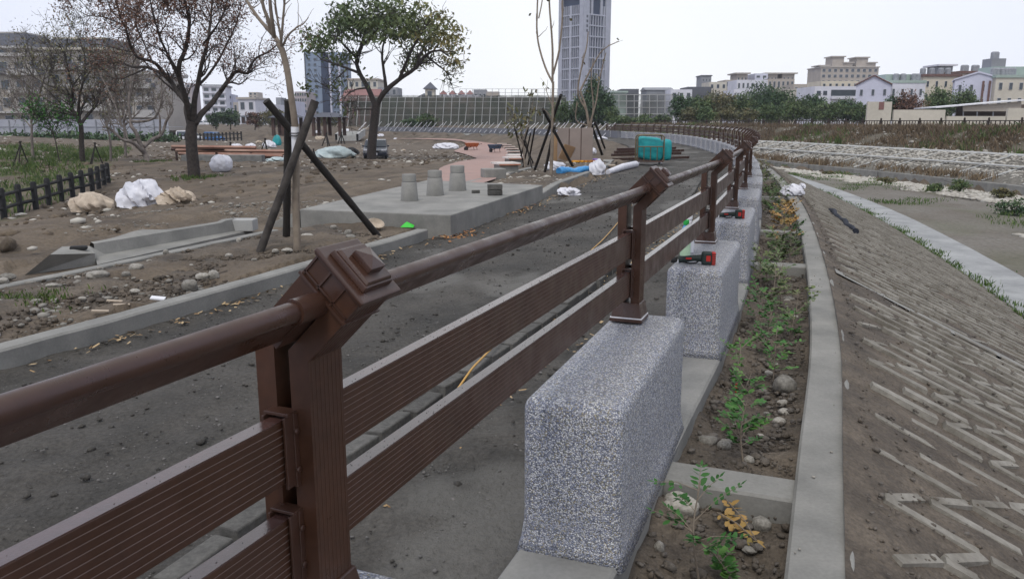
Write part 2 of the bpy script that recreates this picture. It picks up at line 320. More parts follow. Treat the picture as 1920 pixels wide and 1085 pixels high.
# concrete footing under the pedestals
def curb_profile(t0, t1, z1, zb, b=.012): return [(t0, zb), (t0, z1 - b), (t0 + b, z1), (t1 - b, z1), (t1, z1 - b), (t1, zb)]
sv2 = srange(-3, 84, .12)
strip('footing', sv2, lambda s: curb_profile(-.1, .27, .024, -.4), MT['concrete'], noise=.004, nsc=5, smooth=30)
# planting trough soil
sv3 = srange(-1, 100, .05)
strip('trough_soil', sv3, lambda s: [(t, -.13 + .05 * ((t - .6) / .3) ** 2 - (.04 if s < 9 else 0)) for t in lin(.24, .85, 16)], MT['soil'], noise=.055, nsc=5)
# slope edge kerb
strip('kerb', sv2, lambda s: curb_profile(.815, 1.05, .02, -.5), MT['concrete'], noise=.006, nsc=3, smooth=30)
for k_, sx in enumerate((9.37, 15.2, 18.1, 23.8, 29.8)):
    q = MB(); q.grid(np.array([[V3(sx + a, t, z) for a, z in ((-.11, -.4), (-.11, -.02), (-.10, -.008), (.10, -.008), (.11, -.02), (.11, -.4))] for t in lin(.26, .815, 5)]))
    kind(q.build('kerb', MT['concrete'], smooth=30), 'structure')
# left kerbs
strip('kerb', srange(3, 15.55, .15), lambda s: curb_profile(-4.12, SURF_T0, .13, -.3, .015), MT['concrete'], noise=.008, nsc=3, smooth=30)
strip('kerb', srange(21.35, 36, .2), lambda s: curb_profile(-4.12 - .3 * sstep(21, 25, s), SURF_T0 - .3 * sstep(21, 25, s) - .55 * sstep(33.5, 36, s) ** 2, .13, -.3, .015), MT['concrete'], noise=.008, nsc=3, smooth=30)
strip('kerb', srange(3, 15.2, .15), lambda s: curb_profile(-6.1, -5.97, .10, -.3, .01), MT['concrete'], noise=.006, nsc=3, smooth=30)
strip('kerb', srange(21.6, 31, .2), lambda s: curb_profile(-6.55, -6.38, .12, -.3, .01), MT['concrete'], noise=.006, nsc=3, smooth=30)
# planting soil between the kerbs
def soilk(S, T): return 0 * S
strip('soil_bed', srange(3, 15.6, .07), lambda s: [(t, .075 + .03 * math.sin((t + 6) * 3.3)) for t in lin(-5.99, -4.1, 34)], MT['soil'], noise=.075, nsc=3.2)
strip('soil_bed', srange(21.3, 37, .15), lambda s: [(t, .07) for t in lin(-6.5, -4.25, 20)], MT['soil'], noise=.1, nsc=2.2)
# slope with precast paving ribs half buried in soil
def slz(t): return -1.6 * (t - 1.1) / 3.4
sv4 = srange(3, 90, .05)
strip('slope', sv4, lambda s: [(t, slz(t) - .002) for t in lin(1.01, 4.55, 86)], MT['soil'], noise=.028, nsc=3.5)
rb = MB(); rng = np.random.default_rng(11); ca = math.atan(1.6 / 3.4); hseg = np.array([math.cos(ca), -math.sin(ca)])
def rib(s0, t0, s1, t1, wd=.05, h=.055):
    a = V3(s0, t0, slz(t0)); b = V3(s1, t1, slz(t1)); d = (b - a); L = d.length; d.normalize()
    _, _, dx, dy = at((s0 + s1) / 2); nrm = Vector((float(dy) * math.sin(ca), -float(dx) * math.sin(ca), math.cos(ca))); sd = nrm.cross(d)
    R = Matrix((d, sd, nrm)).transposed(); rb.box((a + b) / 2 + nrm * (h / 2 - .0445), (L, wd, h), R, top=(1 - .02 / L, .8))
ks = np.arange(3.0, 62, .27)
for i, s0 in enumerate(ks):
    t0 = 1.16 + (.21 if i % 2 else 0); j_ = 0
    while t0 < 4.2:
        if rng.random() > .1: rib(s0 + rng.normal(0, .006), t0 + .01, s0 + rng.normal(0, .006), t0 + .40, .075 if s0 < 11 else .10, .055 if s0 < 11 else .068)
        if rng.random() > .3 and s0 < 34: rib(s0 + .02, t0 + .03, s0 + .25, t0 + .21 + rng.normal(0, .01), .06)
        t0 += .42
MT['paver'] = mat('paver', (.29, .272, .236), (.155, .14, .114), sc=3.5, lo=.35, hi=.62, bump=.4, bsc=40, fine=.75, finesc=30)
kind(rb.build('slope_paving', MT['paver'], origin=(0, 0, 0)), 'structure')
q = MB(); q.grid(np.array([[V3(s + .04 * math.sin(t * 5), t, slz(t) + .016 + .006 * math.sin(t * 3)) for s in lin(14.75 - .32 * (t - 1.1) / 3.4 * 1.4, 14.98 - .32 * (t - 1.1) / 3.4 * 1.4, 4)] for t in lin(1.1, 4.5, 30)]))
kind(q.build('drain_strip', MT['concrete'], smooth=60, origin=(0, 0, 0)), 'structure')
MT['walk'] = mat('walk', (.34, .345, .34), (.24, .245, .245), sc=1.2, bump=.3, bsc=14, fine=.85, finesc=9)
# walkway at the foot of the slope
strip('walkway', srange(8, 92, .2), lambda s: curb_profile(4.5, 5.55, -1.57, -2.0), MT['walk'], noise=.012, nsc=1, smooth=30)
# river bed, cobble bank, bank path, brush bank, upper ground
sv5 = srange(6, 140, .3)
def bed(s):
    tw = float(TW(s)); return [(t, -1.64 - .36 * (t - 5.75) / (tw - 5.75)) for t in lin(5.5, tw + .02, 40)]
MT['bed'] = mat('bed', (.135, .115, .09), (.19, .175, .15), sc=.35, bump=.9, bsc=6, fine=.6, finesc=9, dist=.05, k=(.085, .10, .045))
strip('river_bed', sv5, bed, MT['bed'], noise=.10, nsc=.5, k=lambda S, T: .3 * sstep(.05, .3, fbm(S, T * 1.4, .33, 3)))
def bank(s):
    tw, tt = float(TW(s)), float(TT(s)); return [(t, -1.53 + 1.2 * (t - tw) / (tt - tw)) for t in lin(tw + .25, tt, 14)]
MT['bank'] = mat('bank', (.20, .185, .155), (.12, .11, .09), sc=1.5, bump=1.0, bsc=6, fine=.5, finesc=8, dist=.05)
strip('cobble_bank', sv5, bank, MT['bank'], noise=.05, nsc=2)
strip('bank_path', sv5, lambda s: curb_profile(float(TT(s)), float(TT(s)) + 1.2, -.27, -.9, .03), MT['conc_pale'], noise=.01, smooth=30)
def brush(s):
    tt, tf = float(TT(s)) + 1.15, float(TF(s)) - .4; return [(t, -.33 + 1.2 * sstep(0, .55, (t - tt) / (tf - tt))) for t in lin(tt, tf, 22)]
MT['brush'] = mat('brushsoil', (.15, .125, .09), (.085, .075, .05), sc=.8, bump=1, bsc=5, fine=.5, finesc=7, dist=.06)
strip('brush_bank', sv5, brush, MT['brush'], noise=.3, nsc=.5)
# lattice of concrete strips on the cobble bank
lb = MB()
for s in np.arange(14, 118, 2.6):
    tw, tt = float(TW(s)) + .25, float(TT(s)); rows = [[V3(s + ds + 1.2 * u, tw + (tt - tw) * u, -1.5 + 1.2 * u + .10) for ds in (-.1, .1)] for u in lin(0, .99, 8)]
    lb.grid(np.array(rows))
for u in (.52,): lb.grid(np.array([[V3(s, float(TW(s)) + (float(TT(s)) - float(TW(s))) * (u + du), -1.5 + 1.2 * (u + du) + .115) for du in (-.018, .018)] for s in np.arange(14, 118, 1.3)]))
kind(lb.build('bank_grid', MT['conc_pale'], origin=(0, 0, 0), solid=.04), 'structure')
# low river wall
wl = MB(); wl.grid(np.array([[V3(s, float(TW(s)) + t, z) for t, z in ((-.02, -2.4), (0, -1.5), (.02, -1.47), (.3, -1.47), (.32, -1.8))] for s in np.arange(6, 130, 1.0)]))
wallo = thing('river_wall', V3(40, float(TW(40)), -2.2), 'long low grey concrete wall between the dry river bed and the cobble bank', 'wall')
wl.build('wall', MT['concrete'], wallo, world=True, smooth=30)
for i, s in enumerate(np.arange(16, 100, 7.0)):
    MB().grid(np.array([[V3(s + ds, float(TW(s)) - .035, z) for ds in (-.03, .03)] for z in (-2.1, -1.48)])).build('joint', MT['black'], wallo, world=True)

# ================================================================== PEDESTALS AND RAILING
def pebble():
    m = bpy.data.materials.new('pebbledash'); m.use_nodes = True; t = m.node_tree; N = t.nodes; Lk = t.links; b = N['Principled BSDF']
    tc = N.new('ShaderNodeTexCoord'); v = N.new('ShaderNodeTexVoronoi'); v.inputs['Scale'].default_value = 195; Lk.new(tc.outputs['Object'], v.inputs['Vector'])
    sx = N.new('ShaderNodeSeparateColor'); Lk.new(v.outputs['Color'], sx.inputs[0])
    r = N.new('ShaderNodeValToRGB'); r.color_ramp.interpolation = 'CONSTANT'; Lk.new(sx.outputs[0], r.inputs[0])
    cols = [(0, (.17, .18, .22)), (.16, (.25, .27, .34)), (.34, (.31, .32, .37)), (.5, (.26, .26, .23)), (.6, (.46, .46, .49)), (.76, (.64, .64, .64)), (.92, (.36, .32, .24))]
    r.color_ramp.elements[0].color = (*cols[0][1], 1); r.color_ramp.elements[1].position = cols[1][0]; r.color_ramp.elements[1].color = (*cols[1][1], 1)
    for p_, c_ in cols[2:]: e = r.color_ramp.elements.new(p_); e.color = (*c_, 1)
    d = N.new('ShaderNodeMapRange'); d.inputs[1].default_value = .35; d.inputs[2].default_value = .75; d.inputs[3].default_value = 1; d.inputs[4].default_value = .5
    Lk.new(v.outputs['Distance'], d.inputs[0])
    mxx = N.new('ShaderNodeMixRGB'); mxx.blend_type = 'MULTIPLY'; mxx.inputs[0].default_value = 1; Lk.new(r.outputs[0], mxx.inputs[1]); Lk.new(d.outputs[0], mxx.inputs[2]); Lk.new(mxx.outputs[0], b.inputs['Base Color'])
    bp = N.new('ShaderNodeBump'); bp.inputs['Strength'].default_value = .9; bp.inputs['Distance'].default_value = .004; bp.invert = True; Lk.new(v.outputs['Distance'], bp.inputs['Height']); Lk.new(bp.outputs[0], b.inputs['Normal'])
    b.inputs['Roughness'].default_value = .55; b.inputs['Specular IOR Level'].default_value = .4; return m
MT['pebble'] = pebble()
MT['pebblefar'] = mat('pebblefar', (.23, .235, .26), (.17, .175, .2), sc=14, fine=.6, finesc=40)
S2 = float(st(.57, 3.80)[0][0]); S1 = float(st(-.385, 1.40)[0][0]); PST = 2.68
POSTS = [S1 - 2.5, S1] + [S2 + PST * min(i, 4) + 2.3 * max(0, i - 4) for i in range(34)]
def block_mesh():
    bm = bmesh.new(); bmesh.ops.create_cube(bm, size=1)
    for v in bm.verts: v.co = Vector((v.co.x * 1.42, v.co.y * .36, v.co.z * .6 + .3))
    bmesh.ops.bevel(bm, geom=[e for e in bm.edges if max(e.verts[0].co.z, e.verts[1].co.z) > .5], offset=.045, segments=5, profile=.5, affect='EDGES')
    bmesh.ops.subdivide_edges(bm, edges=[e for e in bm.edges if abs(e.verts[0].co.z - e.verts[1].co.z) > .3], cuts=8, use_grid_fill=True)
    for v in bm.verts:                           # the render flares out towards its foot
        fl = max(0, (.16 - v.co.z) / .16) ** 2 * .024; v.co.x += math.copysign(fl, v.co.x); v.co.y += math.copysign(fl, v.co.y)
    me = bpy.data.meshes.new('pedestal'); bm.to_mesh(me); bm.free(); me.polygons.foreach_set('use_smooth', [True] * len(me.polygons)); return me
bme = block_mesh(); bme.materials.append(MT['pebble'])
ordn = ['cut off at the bottom edge beside the nearest post', 'largest in view, standing whole in the foreground', 'with a cordless drill and two bottles on top', 'with a cordless drill alone on its far top', 'just behind the one carrying only a drill', 'second behind the one carrying only a drill', 'third behind the one carrying only a drill', 'fourth behind the one carrying only a drill']
for i, sp in enumerate(POSTS[1:]):
    o = bpy.data.objects.new('pedestal', bme); COL.objects.link(o); sc_ = sp - .51
    x, y, dx, dy = at(sc_, .07); o.location = (float(x), float(y), .012); o.rotation_euler = (0, 0, math.atan2(float(dy), float(dx)))
    if i == 1: x, y, dx, dy = at(S2 - .52, .075); o.location = (float(x), float(y), .0); o.rotation_euler = (0, 0, math.atan2(float(dy), float(dx)) + math.radians(1.0))
    lab = ('pebble dash concrete pedestal ' + ordn[i]) if i < len(ordn) else 'small pebble dash pedestal under the far curving run of brown railing'
    tag(o, lab, 'pedestal', 'pebble dash pedestals under the railing')
# --- the railing: one thing, posts / handrails / planks are its parts
RAIL = thing('brown_railing', V3(S1, 0, .6), 'long dark brown metal railing with two ribbed planks and a round handrail on pedestals', 'railing')
ZB, LH = .558, .185                               # bend height over the pedestal, head length
HD = np.array((-.7071, .7071)); PD = np.array((.7071, .7071))      # in (y, z): lean to the river side
def member(a0, a1):
    def ln(a): e = np.array((0, ZB)) + HD * LH + PD * a; return (a, 0.0), (a, ZB + a * .4142), tuple(e)
    A, B = ln(a0), ln(a1); mb = MB(); mb.prism([A[0], B[0], B[1], B[2], A[2], A[1]], -.05, .05, 0); return mb
RH = Matrix(((1, 0, 0), (0, .7071, -.7071), (0, .7071, .7071)))    # local z -> HD, local y -> PD
def headpt(h, a=0): q = np.array((0, ZB)) + HD * h + PD * a; return (0, q[0], q[1])
def make_post(full=True):
    post = bpy.data.objects.new('post', None); COL.objects.link(post); post.parent = RAIL; WM[post] = WM[RAIL].copy()
    for a0, a1 in ((.0155, .0565), (-.0565, -.0155)):
        mb = member(a0, a1)
        if full:                                  # shallow ribs on the broad faces
            s_ = 1 if a0 > 0 else -1; yo = s_ * .0565
            for xr in lin(-.042, .042, 8): mb.box((xr, yo + s_ * .0002, ZB / 2 + .03), (.003, .0008, ZB - .1))
            for xr in lin(-.042, .042, 8):
                mb.box(headpt(LH * .52, s_ * .0567), (.003, .0008, LH * .7), RH); mb.v[-1][:, 0] += xr
        mb.build('channel', MT['brownrib'], post, bevel=.004 if full else 0)
    # head collar and stepped cap, square to the head
    mb = MB(); mb.box(headpt(LH - .0265), (.098, .104, .045), RH); mb.box(headpt(LH - .052), (.112, .120, .005), RH); mb.box(headpt(LH - .043), (.106, .113, .003), RH); mb.box(headpt(LH - .003), (.112, .120, .004), RH)
    for u_ in (-.5, -.17, .17, .5):
        for sd in (-1, 1):
            mb.box(headpt(LH - .027), (.004, .004, .045), RH); mb.v[-1] += np.array((sd * .051, 0, 0)) + np.array((0, PD[0], PD[1])) * u_ * .108
            mb.box(headpt(LH - .027, sd * .054), (.004, .004, .045), RH); mb.v[-1][:, 0] += u_ * .1
    mb.build('collar', MT['brown'], post)
    cp = MB(); cp.box(headpt(LH + .004), (.124, .124, .009), RH); cp.build('cap', MT['brown'], post, bevel=.003)
    c2 = MB(); c2.box(headpt(LH + .0145), (.088, .088, .012), RH, top=(.97, .97)); c2.box(headpt(LH + .0235), (.08, .08, .006), RH, top=(.92, .92)); c2.build('cap_step', MT['brown'], post, bevel=.0015)
    c3 = MB(); c3.box(headpt(LH + .0325), (.044, .044, .012), RH); c3.box(headpt(LH + .0415), (.044, .044, .006), RH, top=(.04, .04)); c3.build('cap_tip', MT['brown'], post, bevel=.001)
    # shoe and socket
    sh = MB(); sh.box((0, 0, .055), (.145, .148, .075), top=(.8, .84)); sh.box((0, 0, .009), (.155, .158, .018)); sh.build('shoe', MT['brown'], post, bevel=.003)
    ca_ = MB(); ca_.box((0, 0, .0205), (.1505, .1535, .005)); ca_.build('sealant', MT['white'], post)
    sk = MB(); hp = headpt(.115)
    sk.tube([(-.115, hp[1], hp[2]), (.115, hp[1], hp[2])], .0222, 16)
    sk.box((0, headpt(.06)[1], headpt(.06)[2]), (.19, .024, .07), RH)
    sk.build('socket', MT['brown'], post, smooth=40)
    if full:
        for zc in (.372, .187):
            for sx in (-1, 1):
                br = MB(); br.box((sx * .056, 0, zc), (.012, .056, .138)); br.box((sx * .066, .0225, zc), (.034, .005, .132)); br.box((sx * .066, -.0225, zc), (.034, .005, .132)); br.box((sx * .06, 0, zc + .069), (.03, .052, .006))
                for dz in (-.036, .036): br.lathe([(.006, 0), (.006, .004), (.003, .005)], 8, (sx * .058, -.028, zc + dz), R=Euler((math.pi / 2, 0, 0)).to_matrix())
                br.build('bracket', MT['brown'], post, bevel=.001)
    return post
def place(o, s, z, t=0.0):
    x, y, dx, dy = at(s, t); L = Matrix.LocRotScale(Vector((float(x), float(y), z)), Euler((0, 0, math.atan2(float(dy), float(dx)))), None)
    M = WM[RAIL].inverted() @ L; o.location = M.translation; o.rotation_euler = M.to_euler()
p0 = make_post(True); pf = make_post(False)
for i, sp in enumerate(POSTS):
    o = p0 if i == 0 else (copy_tree(p0, RAIL) if i < 9 else (pf if i == 9 else copy_tree(pf, RAIL))); place(o, sp, .608)
def profile_sweep(prof, length, ribs=False):      # prof in (y, z)
    mb = MB(); mb.prism(prof, -length / 2, length / 2, 0); return mb
circ = [(math.cos(a) * .0235, math.sin(a) * .0235) for a in np.linspace(math.radians(-45 - 0) + math.radians(35), math.radians(315) - math.radians(35), 22)]
def railprof():
    # round bar with a web reaching back to the post along -HD
    pts = []
    for a in np.linspace(-148, 148, 24):         # around the far side, angle measured from HD
        r_ = math.radians(a); q = HD * (math.cos(r_) * .0176) + PD * (math.sin(r_) * .0176); pts.append(tuple(q))
    pts.append(tuple(-HD * .074 + PD * .009)); pts.append(tuple(-HD * .074 - PD * .009)); return pts
rp = railprof(); hp = headpt(.115)
PL = []
b_ = .002
for zc, h in ((0, .118),):
    pr = [(-.0165, -h / 2 + b_), (-.0165 + b_, -h / 2), (.0165 - b_, -h / 2), (.0165, -h / 2 + b_), (.0165, h / 2 - b_), (.0165 - b_, h / 2), (-.0165 + b_, h / 2), (-.0165, h / 2 - b_)]
def seg(s0, s1, name, prof, yz, inset, m, ribs):
    a = V3(s0, 0, 0); b = V3(s1, 0, 0); hd = math.atan2(b.y - a.y, b.x - a.x); L = (b - a).length - 2 * inset
    mb = MB(); mb.prism([(q[0] + yz[0], q[1] + yz[1]) for q in prof], -L / 2, L / 2, 0)
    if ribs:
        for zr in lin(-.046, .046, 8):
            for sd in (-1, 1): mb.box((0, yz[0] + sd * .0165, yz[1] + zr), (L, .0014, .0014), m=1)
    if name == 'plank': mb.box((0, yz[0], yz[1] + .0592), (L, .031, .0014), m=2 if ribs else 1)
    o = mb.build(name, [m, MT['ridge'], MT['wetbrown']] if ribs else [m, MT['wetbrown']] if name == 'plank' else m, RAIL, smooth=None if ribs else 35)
    M = WM[RAIL].inverted() @ Matrix.LocRotScale((a + b) / 2 + Vector((0, 0, .608)), Euler((0, 0, hd)), None); o.location = M.translation; o.rotation_euler = M.to_euler()
MT['ridge'] = mat('ridge', (.15, .105, .09), (.12, .085, .07), sc=8, rough=.5)  # plank ridges in paler brown: the sky glint they catch, painted as colour
MT['plank'] = mat('plank', (.060, .026, .0145), (.046, .02, .011), sc=4, rough=.42, spec=.35, rv=.14, fine=.8, finesc=90)
for i in range(len(POSTS) - 1):
    a, b = POSTS[i], POSTS[i + 1]
    seg(a, b, 'handrail', rp, (hp[1], hp[2]), .05, MT['brown'], False)
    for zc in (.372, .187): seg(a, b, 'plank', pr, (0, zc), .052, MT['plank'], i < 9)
# ================================================================== edging blocks along the path
bk = MB(); bk.box((0, 0, .005), (.315, .10, .13), top=(.95, .9)); 
MT['edging'] = mat('edging', (.13, .125, .115), (.07, .068, .063), sc=9, bump=.4, bsc=40, fine=.7, rand=.3)
eb = bk.build('edging_block', MT['edging'], loc=(0, 0, 0), bevel=.008, seg=2); EDT = -1.13
rng = np.random.default_rng(5); first = True
for k_ in range(62):
    s = S1 - .9 + .345 * k_; o = eb if first else eb.copy()
    if not first: COL.objects.link(o)
    first = False; x, y, dx, dy = at(s, -1.13 + rng.normal(0, .008)); o.location = (float(x), float(y), -.01 + rng.normal(0, .006)); o.rotation_euler = (rng.normal(0, .03), rng.normal(0, .025), math.atan2(float(dy), float(dx)) + rng.normal(0, .03))
    tag(o, 'dark grey edging block in the single row along the path behind the railing', 'edging block', 'edging blocks along the path')
# ================================================================== YARD LEFT OF THE PATH
def ico(sub=2):
    bm = bmesh.new(); bmesh.ops.create_icosphere(bm, subdivisions=sub, radius=1); v = np.array([tuple(q.co) for q in bm.verts]); f = [[x.index for x in q.verts] for q in bm.faces]; bm.free(); return v, f
IC1, IC2, IC3, IC4 = ico(1), ico(2), ico(3), ico(4)
def n3(v, sc, seed, o=4): return fbm(v[:, 0] + v[:, 2] * .73 + seed * 3.1, v[:, 1] - v[:, 2] * .61 + seed * 1.7, sc, o)
def crumple(name, loc, dim, m, label, cat, group=None, seed=0, rz=0, amp=.55, flat=.35, ridge=True):
    v, f = IC4; v = v.copy(); n = n3(v, 1.6, seed, 5); 
    if ridge: n = .45 - np.abs(n3(v, 1.3, seed + 5, 3)) * 2.2 + .5 * n3(v, 1.1, seed + 9, 2) - np.abs(n3(v, 3.4, seed + 2, 2)) * .7
    r = 1 + amp * n; v = v * r[:, None]; v[:, 2] = np.where(v[:, 2] < -flat, -flat + (v[:, 2] + flat) * .08, v[:, 2])
    v[:, 2] -= v[:, 2].min(); v = v / np.array((np.ptp(v[:, 0]), np.ptp(v[:, 1]), np.ptp(v[:, 2]))) * np.array(dim)
    o = MB().add(v, f).build(name, m, loc=loc, smooth=50); o.rotation_euler = (0, 0, rz); tag(o, label, cat, group); return o
def px(n, F): return n * F / FPX                     # n photo pixels at distance F, in metres
def onpath(pxx, py, z=0.0): return P(pxx, py, z)
# concrete platform with its skirt
SA, SB = P(562, 392, .3), P(845, 403, .3); SC_, SD = P(1018, 347, .3), P(800, 338, .3)
q = MB(); top = [SA, SB, SC_, SD]; base = [SA + Vector((0, 0, -.7)), SB + Vector((.0, 0, -.7)), SC_ + Vector((0, 0, -.7)), SD + Vector((0, 0, -.7))]
q.add([tuple(a) for a in top + base], [(0, 1, 2, 3), (4, 7, 6, 5), (0, 4, 5, 1), (1, 5, 6, 2), (2, 6, 7, 3), (3, 7, 4, 0)])
slab = thing('concrete_platform', (SA + SB) / 2 - Vector((0, 0, .3)), 'low grey concrete platform carrying three bollards beside the path', 'platform')
q.build('slab', MT['concrete'], slab, world=True, bevel=.015)
u = (SB - SA).normalized(); nrm = Vector((-u.y, u.x, 0))
q = MB(); a = SA + u * -.02; q.prism([(0, .28), (-.9, -.1), (-.9, -.5), (0, -.5)], -.12, .12, 1); M_ = Matrix((u, nrm, Vector((0, 0, 1)))).transposed(); q.v[-1][:] = q.v[-1] @ np.array(M_).T + np.array((a.x + nrm.x * .12, a.y + nrm.y * .12, 0)); q.build('ramp_cheek', MT['concrete'], slab, world=True, bevel=.01)
# bollards
bl = [(768, 376, 27), (816, 366, 25), (858, 357, 24)]
for i, (bx, by, wpx) in enumerate(bl):
    p = P(bx, by, .302); sc_ = wpx / 27 * p.y / P(768, 376, .302).y; hgt = px(49, p.y) if i == 0 else px(46, p.y)
    t = thing('bollard', p, ['tapered concrete bollard nearest the bare staked tree', 'tapered concrete bollard in the middle of three', 'tapered concrete bollard nearest the pink path'][i], 'bollard', 'concrete bollards on the platform')
    r0 = px(16.5, p.y); MB().lathe([(r0 * 1.02, 0), (r0, .02), (r0 * .84, hgt * .70), (r0 * .80, hgt * .715)], 28).build('body', MT['concrete'], t, smooth=40)
    MB().lathe([(r0 * .76, hgt * .70), (r0 * .76, hgt * .74)], 28).build('groove', MT['conc_dark'], t, smooth=40)
    MB().lathe([(r0 * .80, hgt * .738), (r0 * .80, hgt * .96), (r0 * .75, hgt)], 28).build('top', MT['concrete'], t, smooth=40)
# paving blocks on the platform
def pblock(px_, py_, n, wpx, label):
    p = P(px_, py_, .302); w = px(wpx, p.y); t = thing('paving_block', p, label, 'paving block', rz=.12)
    for k in range(n): MB().box((0, 0, w * .2 + k * w * .38), (w, w * .55, w * .34)).build('block', MT['edging'], t, bevel=.006)
pblock(892, 362, 1, 15, 'single small dark paving block lying on the concrete platform')
pblock(928, 366, 2, 27, 'stack of two dark paving blocks on the concrete platform')
# drainage channel
CH = thing('concrete_channel', P(280, 470, 0) + Vector((0, 0, 0)), 'long low concrete channel curb with pale sloping upstand on the dirt', 'drain channel')
L0a, L0b, L1a, L1b = P(182, 496, .06), P(474, 431, .06), P(179, 480, .075), P(445, 432, .075); rows = []; UP = Vector((-.02, .03, 0)); BK = Vector((-.1, .13, 0))
for k_ in range(25):
    v_ = k_ / 24; a = L0a.lerp(L0b, v_); b = L1a.lerp(L1b, v_); hh = .135 * (1 if v_ < .9 else 1.15); hump = .05 * math.exp(-((v_ - .3) / .13) ** 2); t_ = b + UP + Vector((0, 0, hh)); rows.append([a + Vector((0, -.01, -.3)), a, b, t_, t_ + BK + Vector((0, 0, hump)), t_ + BK * 1.6 + Vector((0, 0, hump * .6 - .05)), t_ + BK * 1.8 + Vector((0, 0, -.5))])
q = MB(); q.grid(np.array(rows)); q.build('channel', MT['concrete'], CH, world=True, smooth=25)
q = MB(); q.box(tuple(L1b + Vector((.06, .08, .07))), (.34, .24, .16)); q.build('end_stop', MT['conc_pale'], CH, world=True, bevel=.01)
q = MB(); f0, f1 = P(41, 520, .0), P(180, 500, .0); t0, t1 = D(94, 477, P(94, 512, .02).y), D(178, 475, P(180, 500, .0).y); b0, b1 = D(117, 462, 8.75), D(168, 461, 8.85)
q.add([tuple(x) for x in (f0, f1, t1, t0, b0, b1, f0 + Vector((-.1, .5, 0)), f1 + Vector((0, .45, 0)))], [(0, 1, 2, 3), (3, 2, 5, 4), (0, 3, 4, 6), (1, 7, 5, 2), (4, 5, 7, 6)])
q.build('end_block', MT['concrete'], CH, world=True)
q = MB(); q.box((0, 0, .02), (.17, .08, .045)); o = q.build('drain_cap', MT['black'], loc=D(148, 468, 8.6), bevel=.015); o.rotation_euler = (0, 0, .35); tag(o, 'small black cap lying on the end of the concrete channel', 'cap')
# sacks in the yard
crumple('sack', G(172, 396), (px(84, 21.5), 1.1, px(38, 21.5)), MT['tan'], 'crumpled tan sack with blue edges nearest the black fence', 'sack', 'discarded sacks on the dirt', 3, .3, .5)
crumple('sack', G(264, 388), (px(84, 22.5), 1.2, px(52, 22.5)), MT['whiteplastic'], 'large crumpled white sack between two tan ones', 'sack', 'discarded sacks on the dirt', 8, .2, .6)
crumple('sack', G(334, 382), (px(72, 23), .9, px(32, 23)), MT['tan'], 'crumpled tan sack right of the large white one', 'sack', 'discarded sacks on the dirt', 13, .4, .6)
MT['bluecloth'] = mat('bluecloth', (.08, .16, .34), (.05, .1, .22), sc=6, rough=.7)
p = G(416, 322); sk = crumple('bulk_sack', p, (px(42, p.y), px(38, p.y), px(32, p.y)), MT['whiteplastic'], 'full white bulk sack standing in front of the stacked rusty beams', 'sack', None, 21, .1, .18, .75)
# black post and rail fence at the far left
FENCE = thing('log_fence', G(100, 384), 'black post and rail fence curving along the grass at far left', 'fence')
fpx = [(-24, 419), (8.5, 411), (39, 400), (68, 394), (93, 385), (116, 377), (137, 371), (156, 366), (174, 361), (186, 356), (196, 351), (204, 347)]
fp = []
for i, (a, b) in enumerate(fpx): fp.append(G(a, b))
prev = None
for i, p in enumerate(fp):
    MB().lathe([(.085, -.2), (.085, .80), (.06, .86)], 10, tuple(p)).build('post', MT['black'], FENCE, world=True, smooth=40)
    if i:
        for zc in (.30, .66): MB().tube([fp[i - 1] + Vector((0, 0, zc)), p + Vector((0, 0, zc))], .05, 8).build('rail', MT['black'], FENCE, world=True, smooth=40)
# rusty beams on trestles
BM = thing('beam_stack', G(430, 302), 'long stack of rusty red steel beams on trestles behind the brown tree', 'beam stack')
MT['rust'] = mat('rust', (.22, .10, .07), (.34, .22, .17), sc=.8, rough=.7, bump=.3)
MT['rustdark'] = mat('rustdark', (.05, .035, .03), (.09, .05, .04), sc=1.5)
for i, (x0, x1, y0, y1, mm) in enumerate([(322, 480, 272, 274, 'rust'), (330, 535, 279, 281, 'rust'), (322, 420, 277, 276, 'rustdark'), (335, 530, 285, 290, 'rust'), (345, 520, 289, 294, 'rustdark'), (360, 538, 283, 286, 'rust')]):
    a, b = D(x0, y0 + 3, 48 + i * .3), D(x1, y1 + 3, 47 + i * .3); q = MB(); q.tube([a, b], .1, 4); q.build('beam', MT[mm], BM, world=True)
for x0 in (330, 405, 470): q = MB(); a = D(x0, 279, 48.4); q.tube([a, Vector((a.x, a.y, float(gz(a.x, a.y)[0]) - .05))], .07, 6); q.build('trestle', MT['rustdark'], BM, world=True)
q = MB(); a, b = G(350, 303), G(490, 303); q.box(((a + b) / 2 + Vector((0, 0, .12))), ((b - a).length, .7, .5)); t = q.build('concrete_beam', MT['conc_dark'], bevel=.03); tag(t, 'long dark concrete beam on the ground below the rusty stack', 'beam')
# tarpaulin heaps and sacks further back
MT['tarp'] = mat('tarp', (.45, .52, .52), (.33, .40, .41), sc=2, rough=.5, bump=.4, bsc=6, dist=.05)
p = G(630, 296); crumple('tarpaulin', p, (px(78, p.y), 2.2, px(22, p.y)), MT['tarp'], 'pale grey tarpaulin heap left of the dark car', 'tarpaulin', None, 4, 0, .35)
p = G(660, 290); crumple('sack', p, (px(26, p.y), 1.0, px(14, p.y)), MT['black'], 'black sack between the tarpaulin and the dark car', 'sack', None, 6, 0, .35)
p = G(505, 277); crumple('sack', p, (px(26, p.y), 1.2, px(14, p.y)), MT['whiteplastic'], 'white sack on the dirt behind the staked bare tree', 'sack', None, 31, 0, .35)
MT['teal'] = mat('teal', (.015, .30, .31), (.012, .22, .24), sc=5, rough=.45, bump=.3, bsc=8, dist=.03)
p = G(520, 273); crumple('sack', p, (px(16, p.y), 1.0, px(20, p.y)), MT['teal'], 'small turquoise sack in the rubble behind the bare tree', 'sack', None, 32, 0, .3)
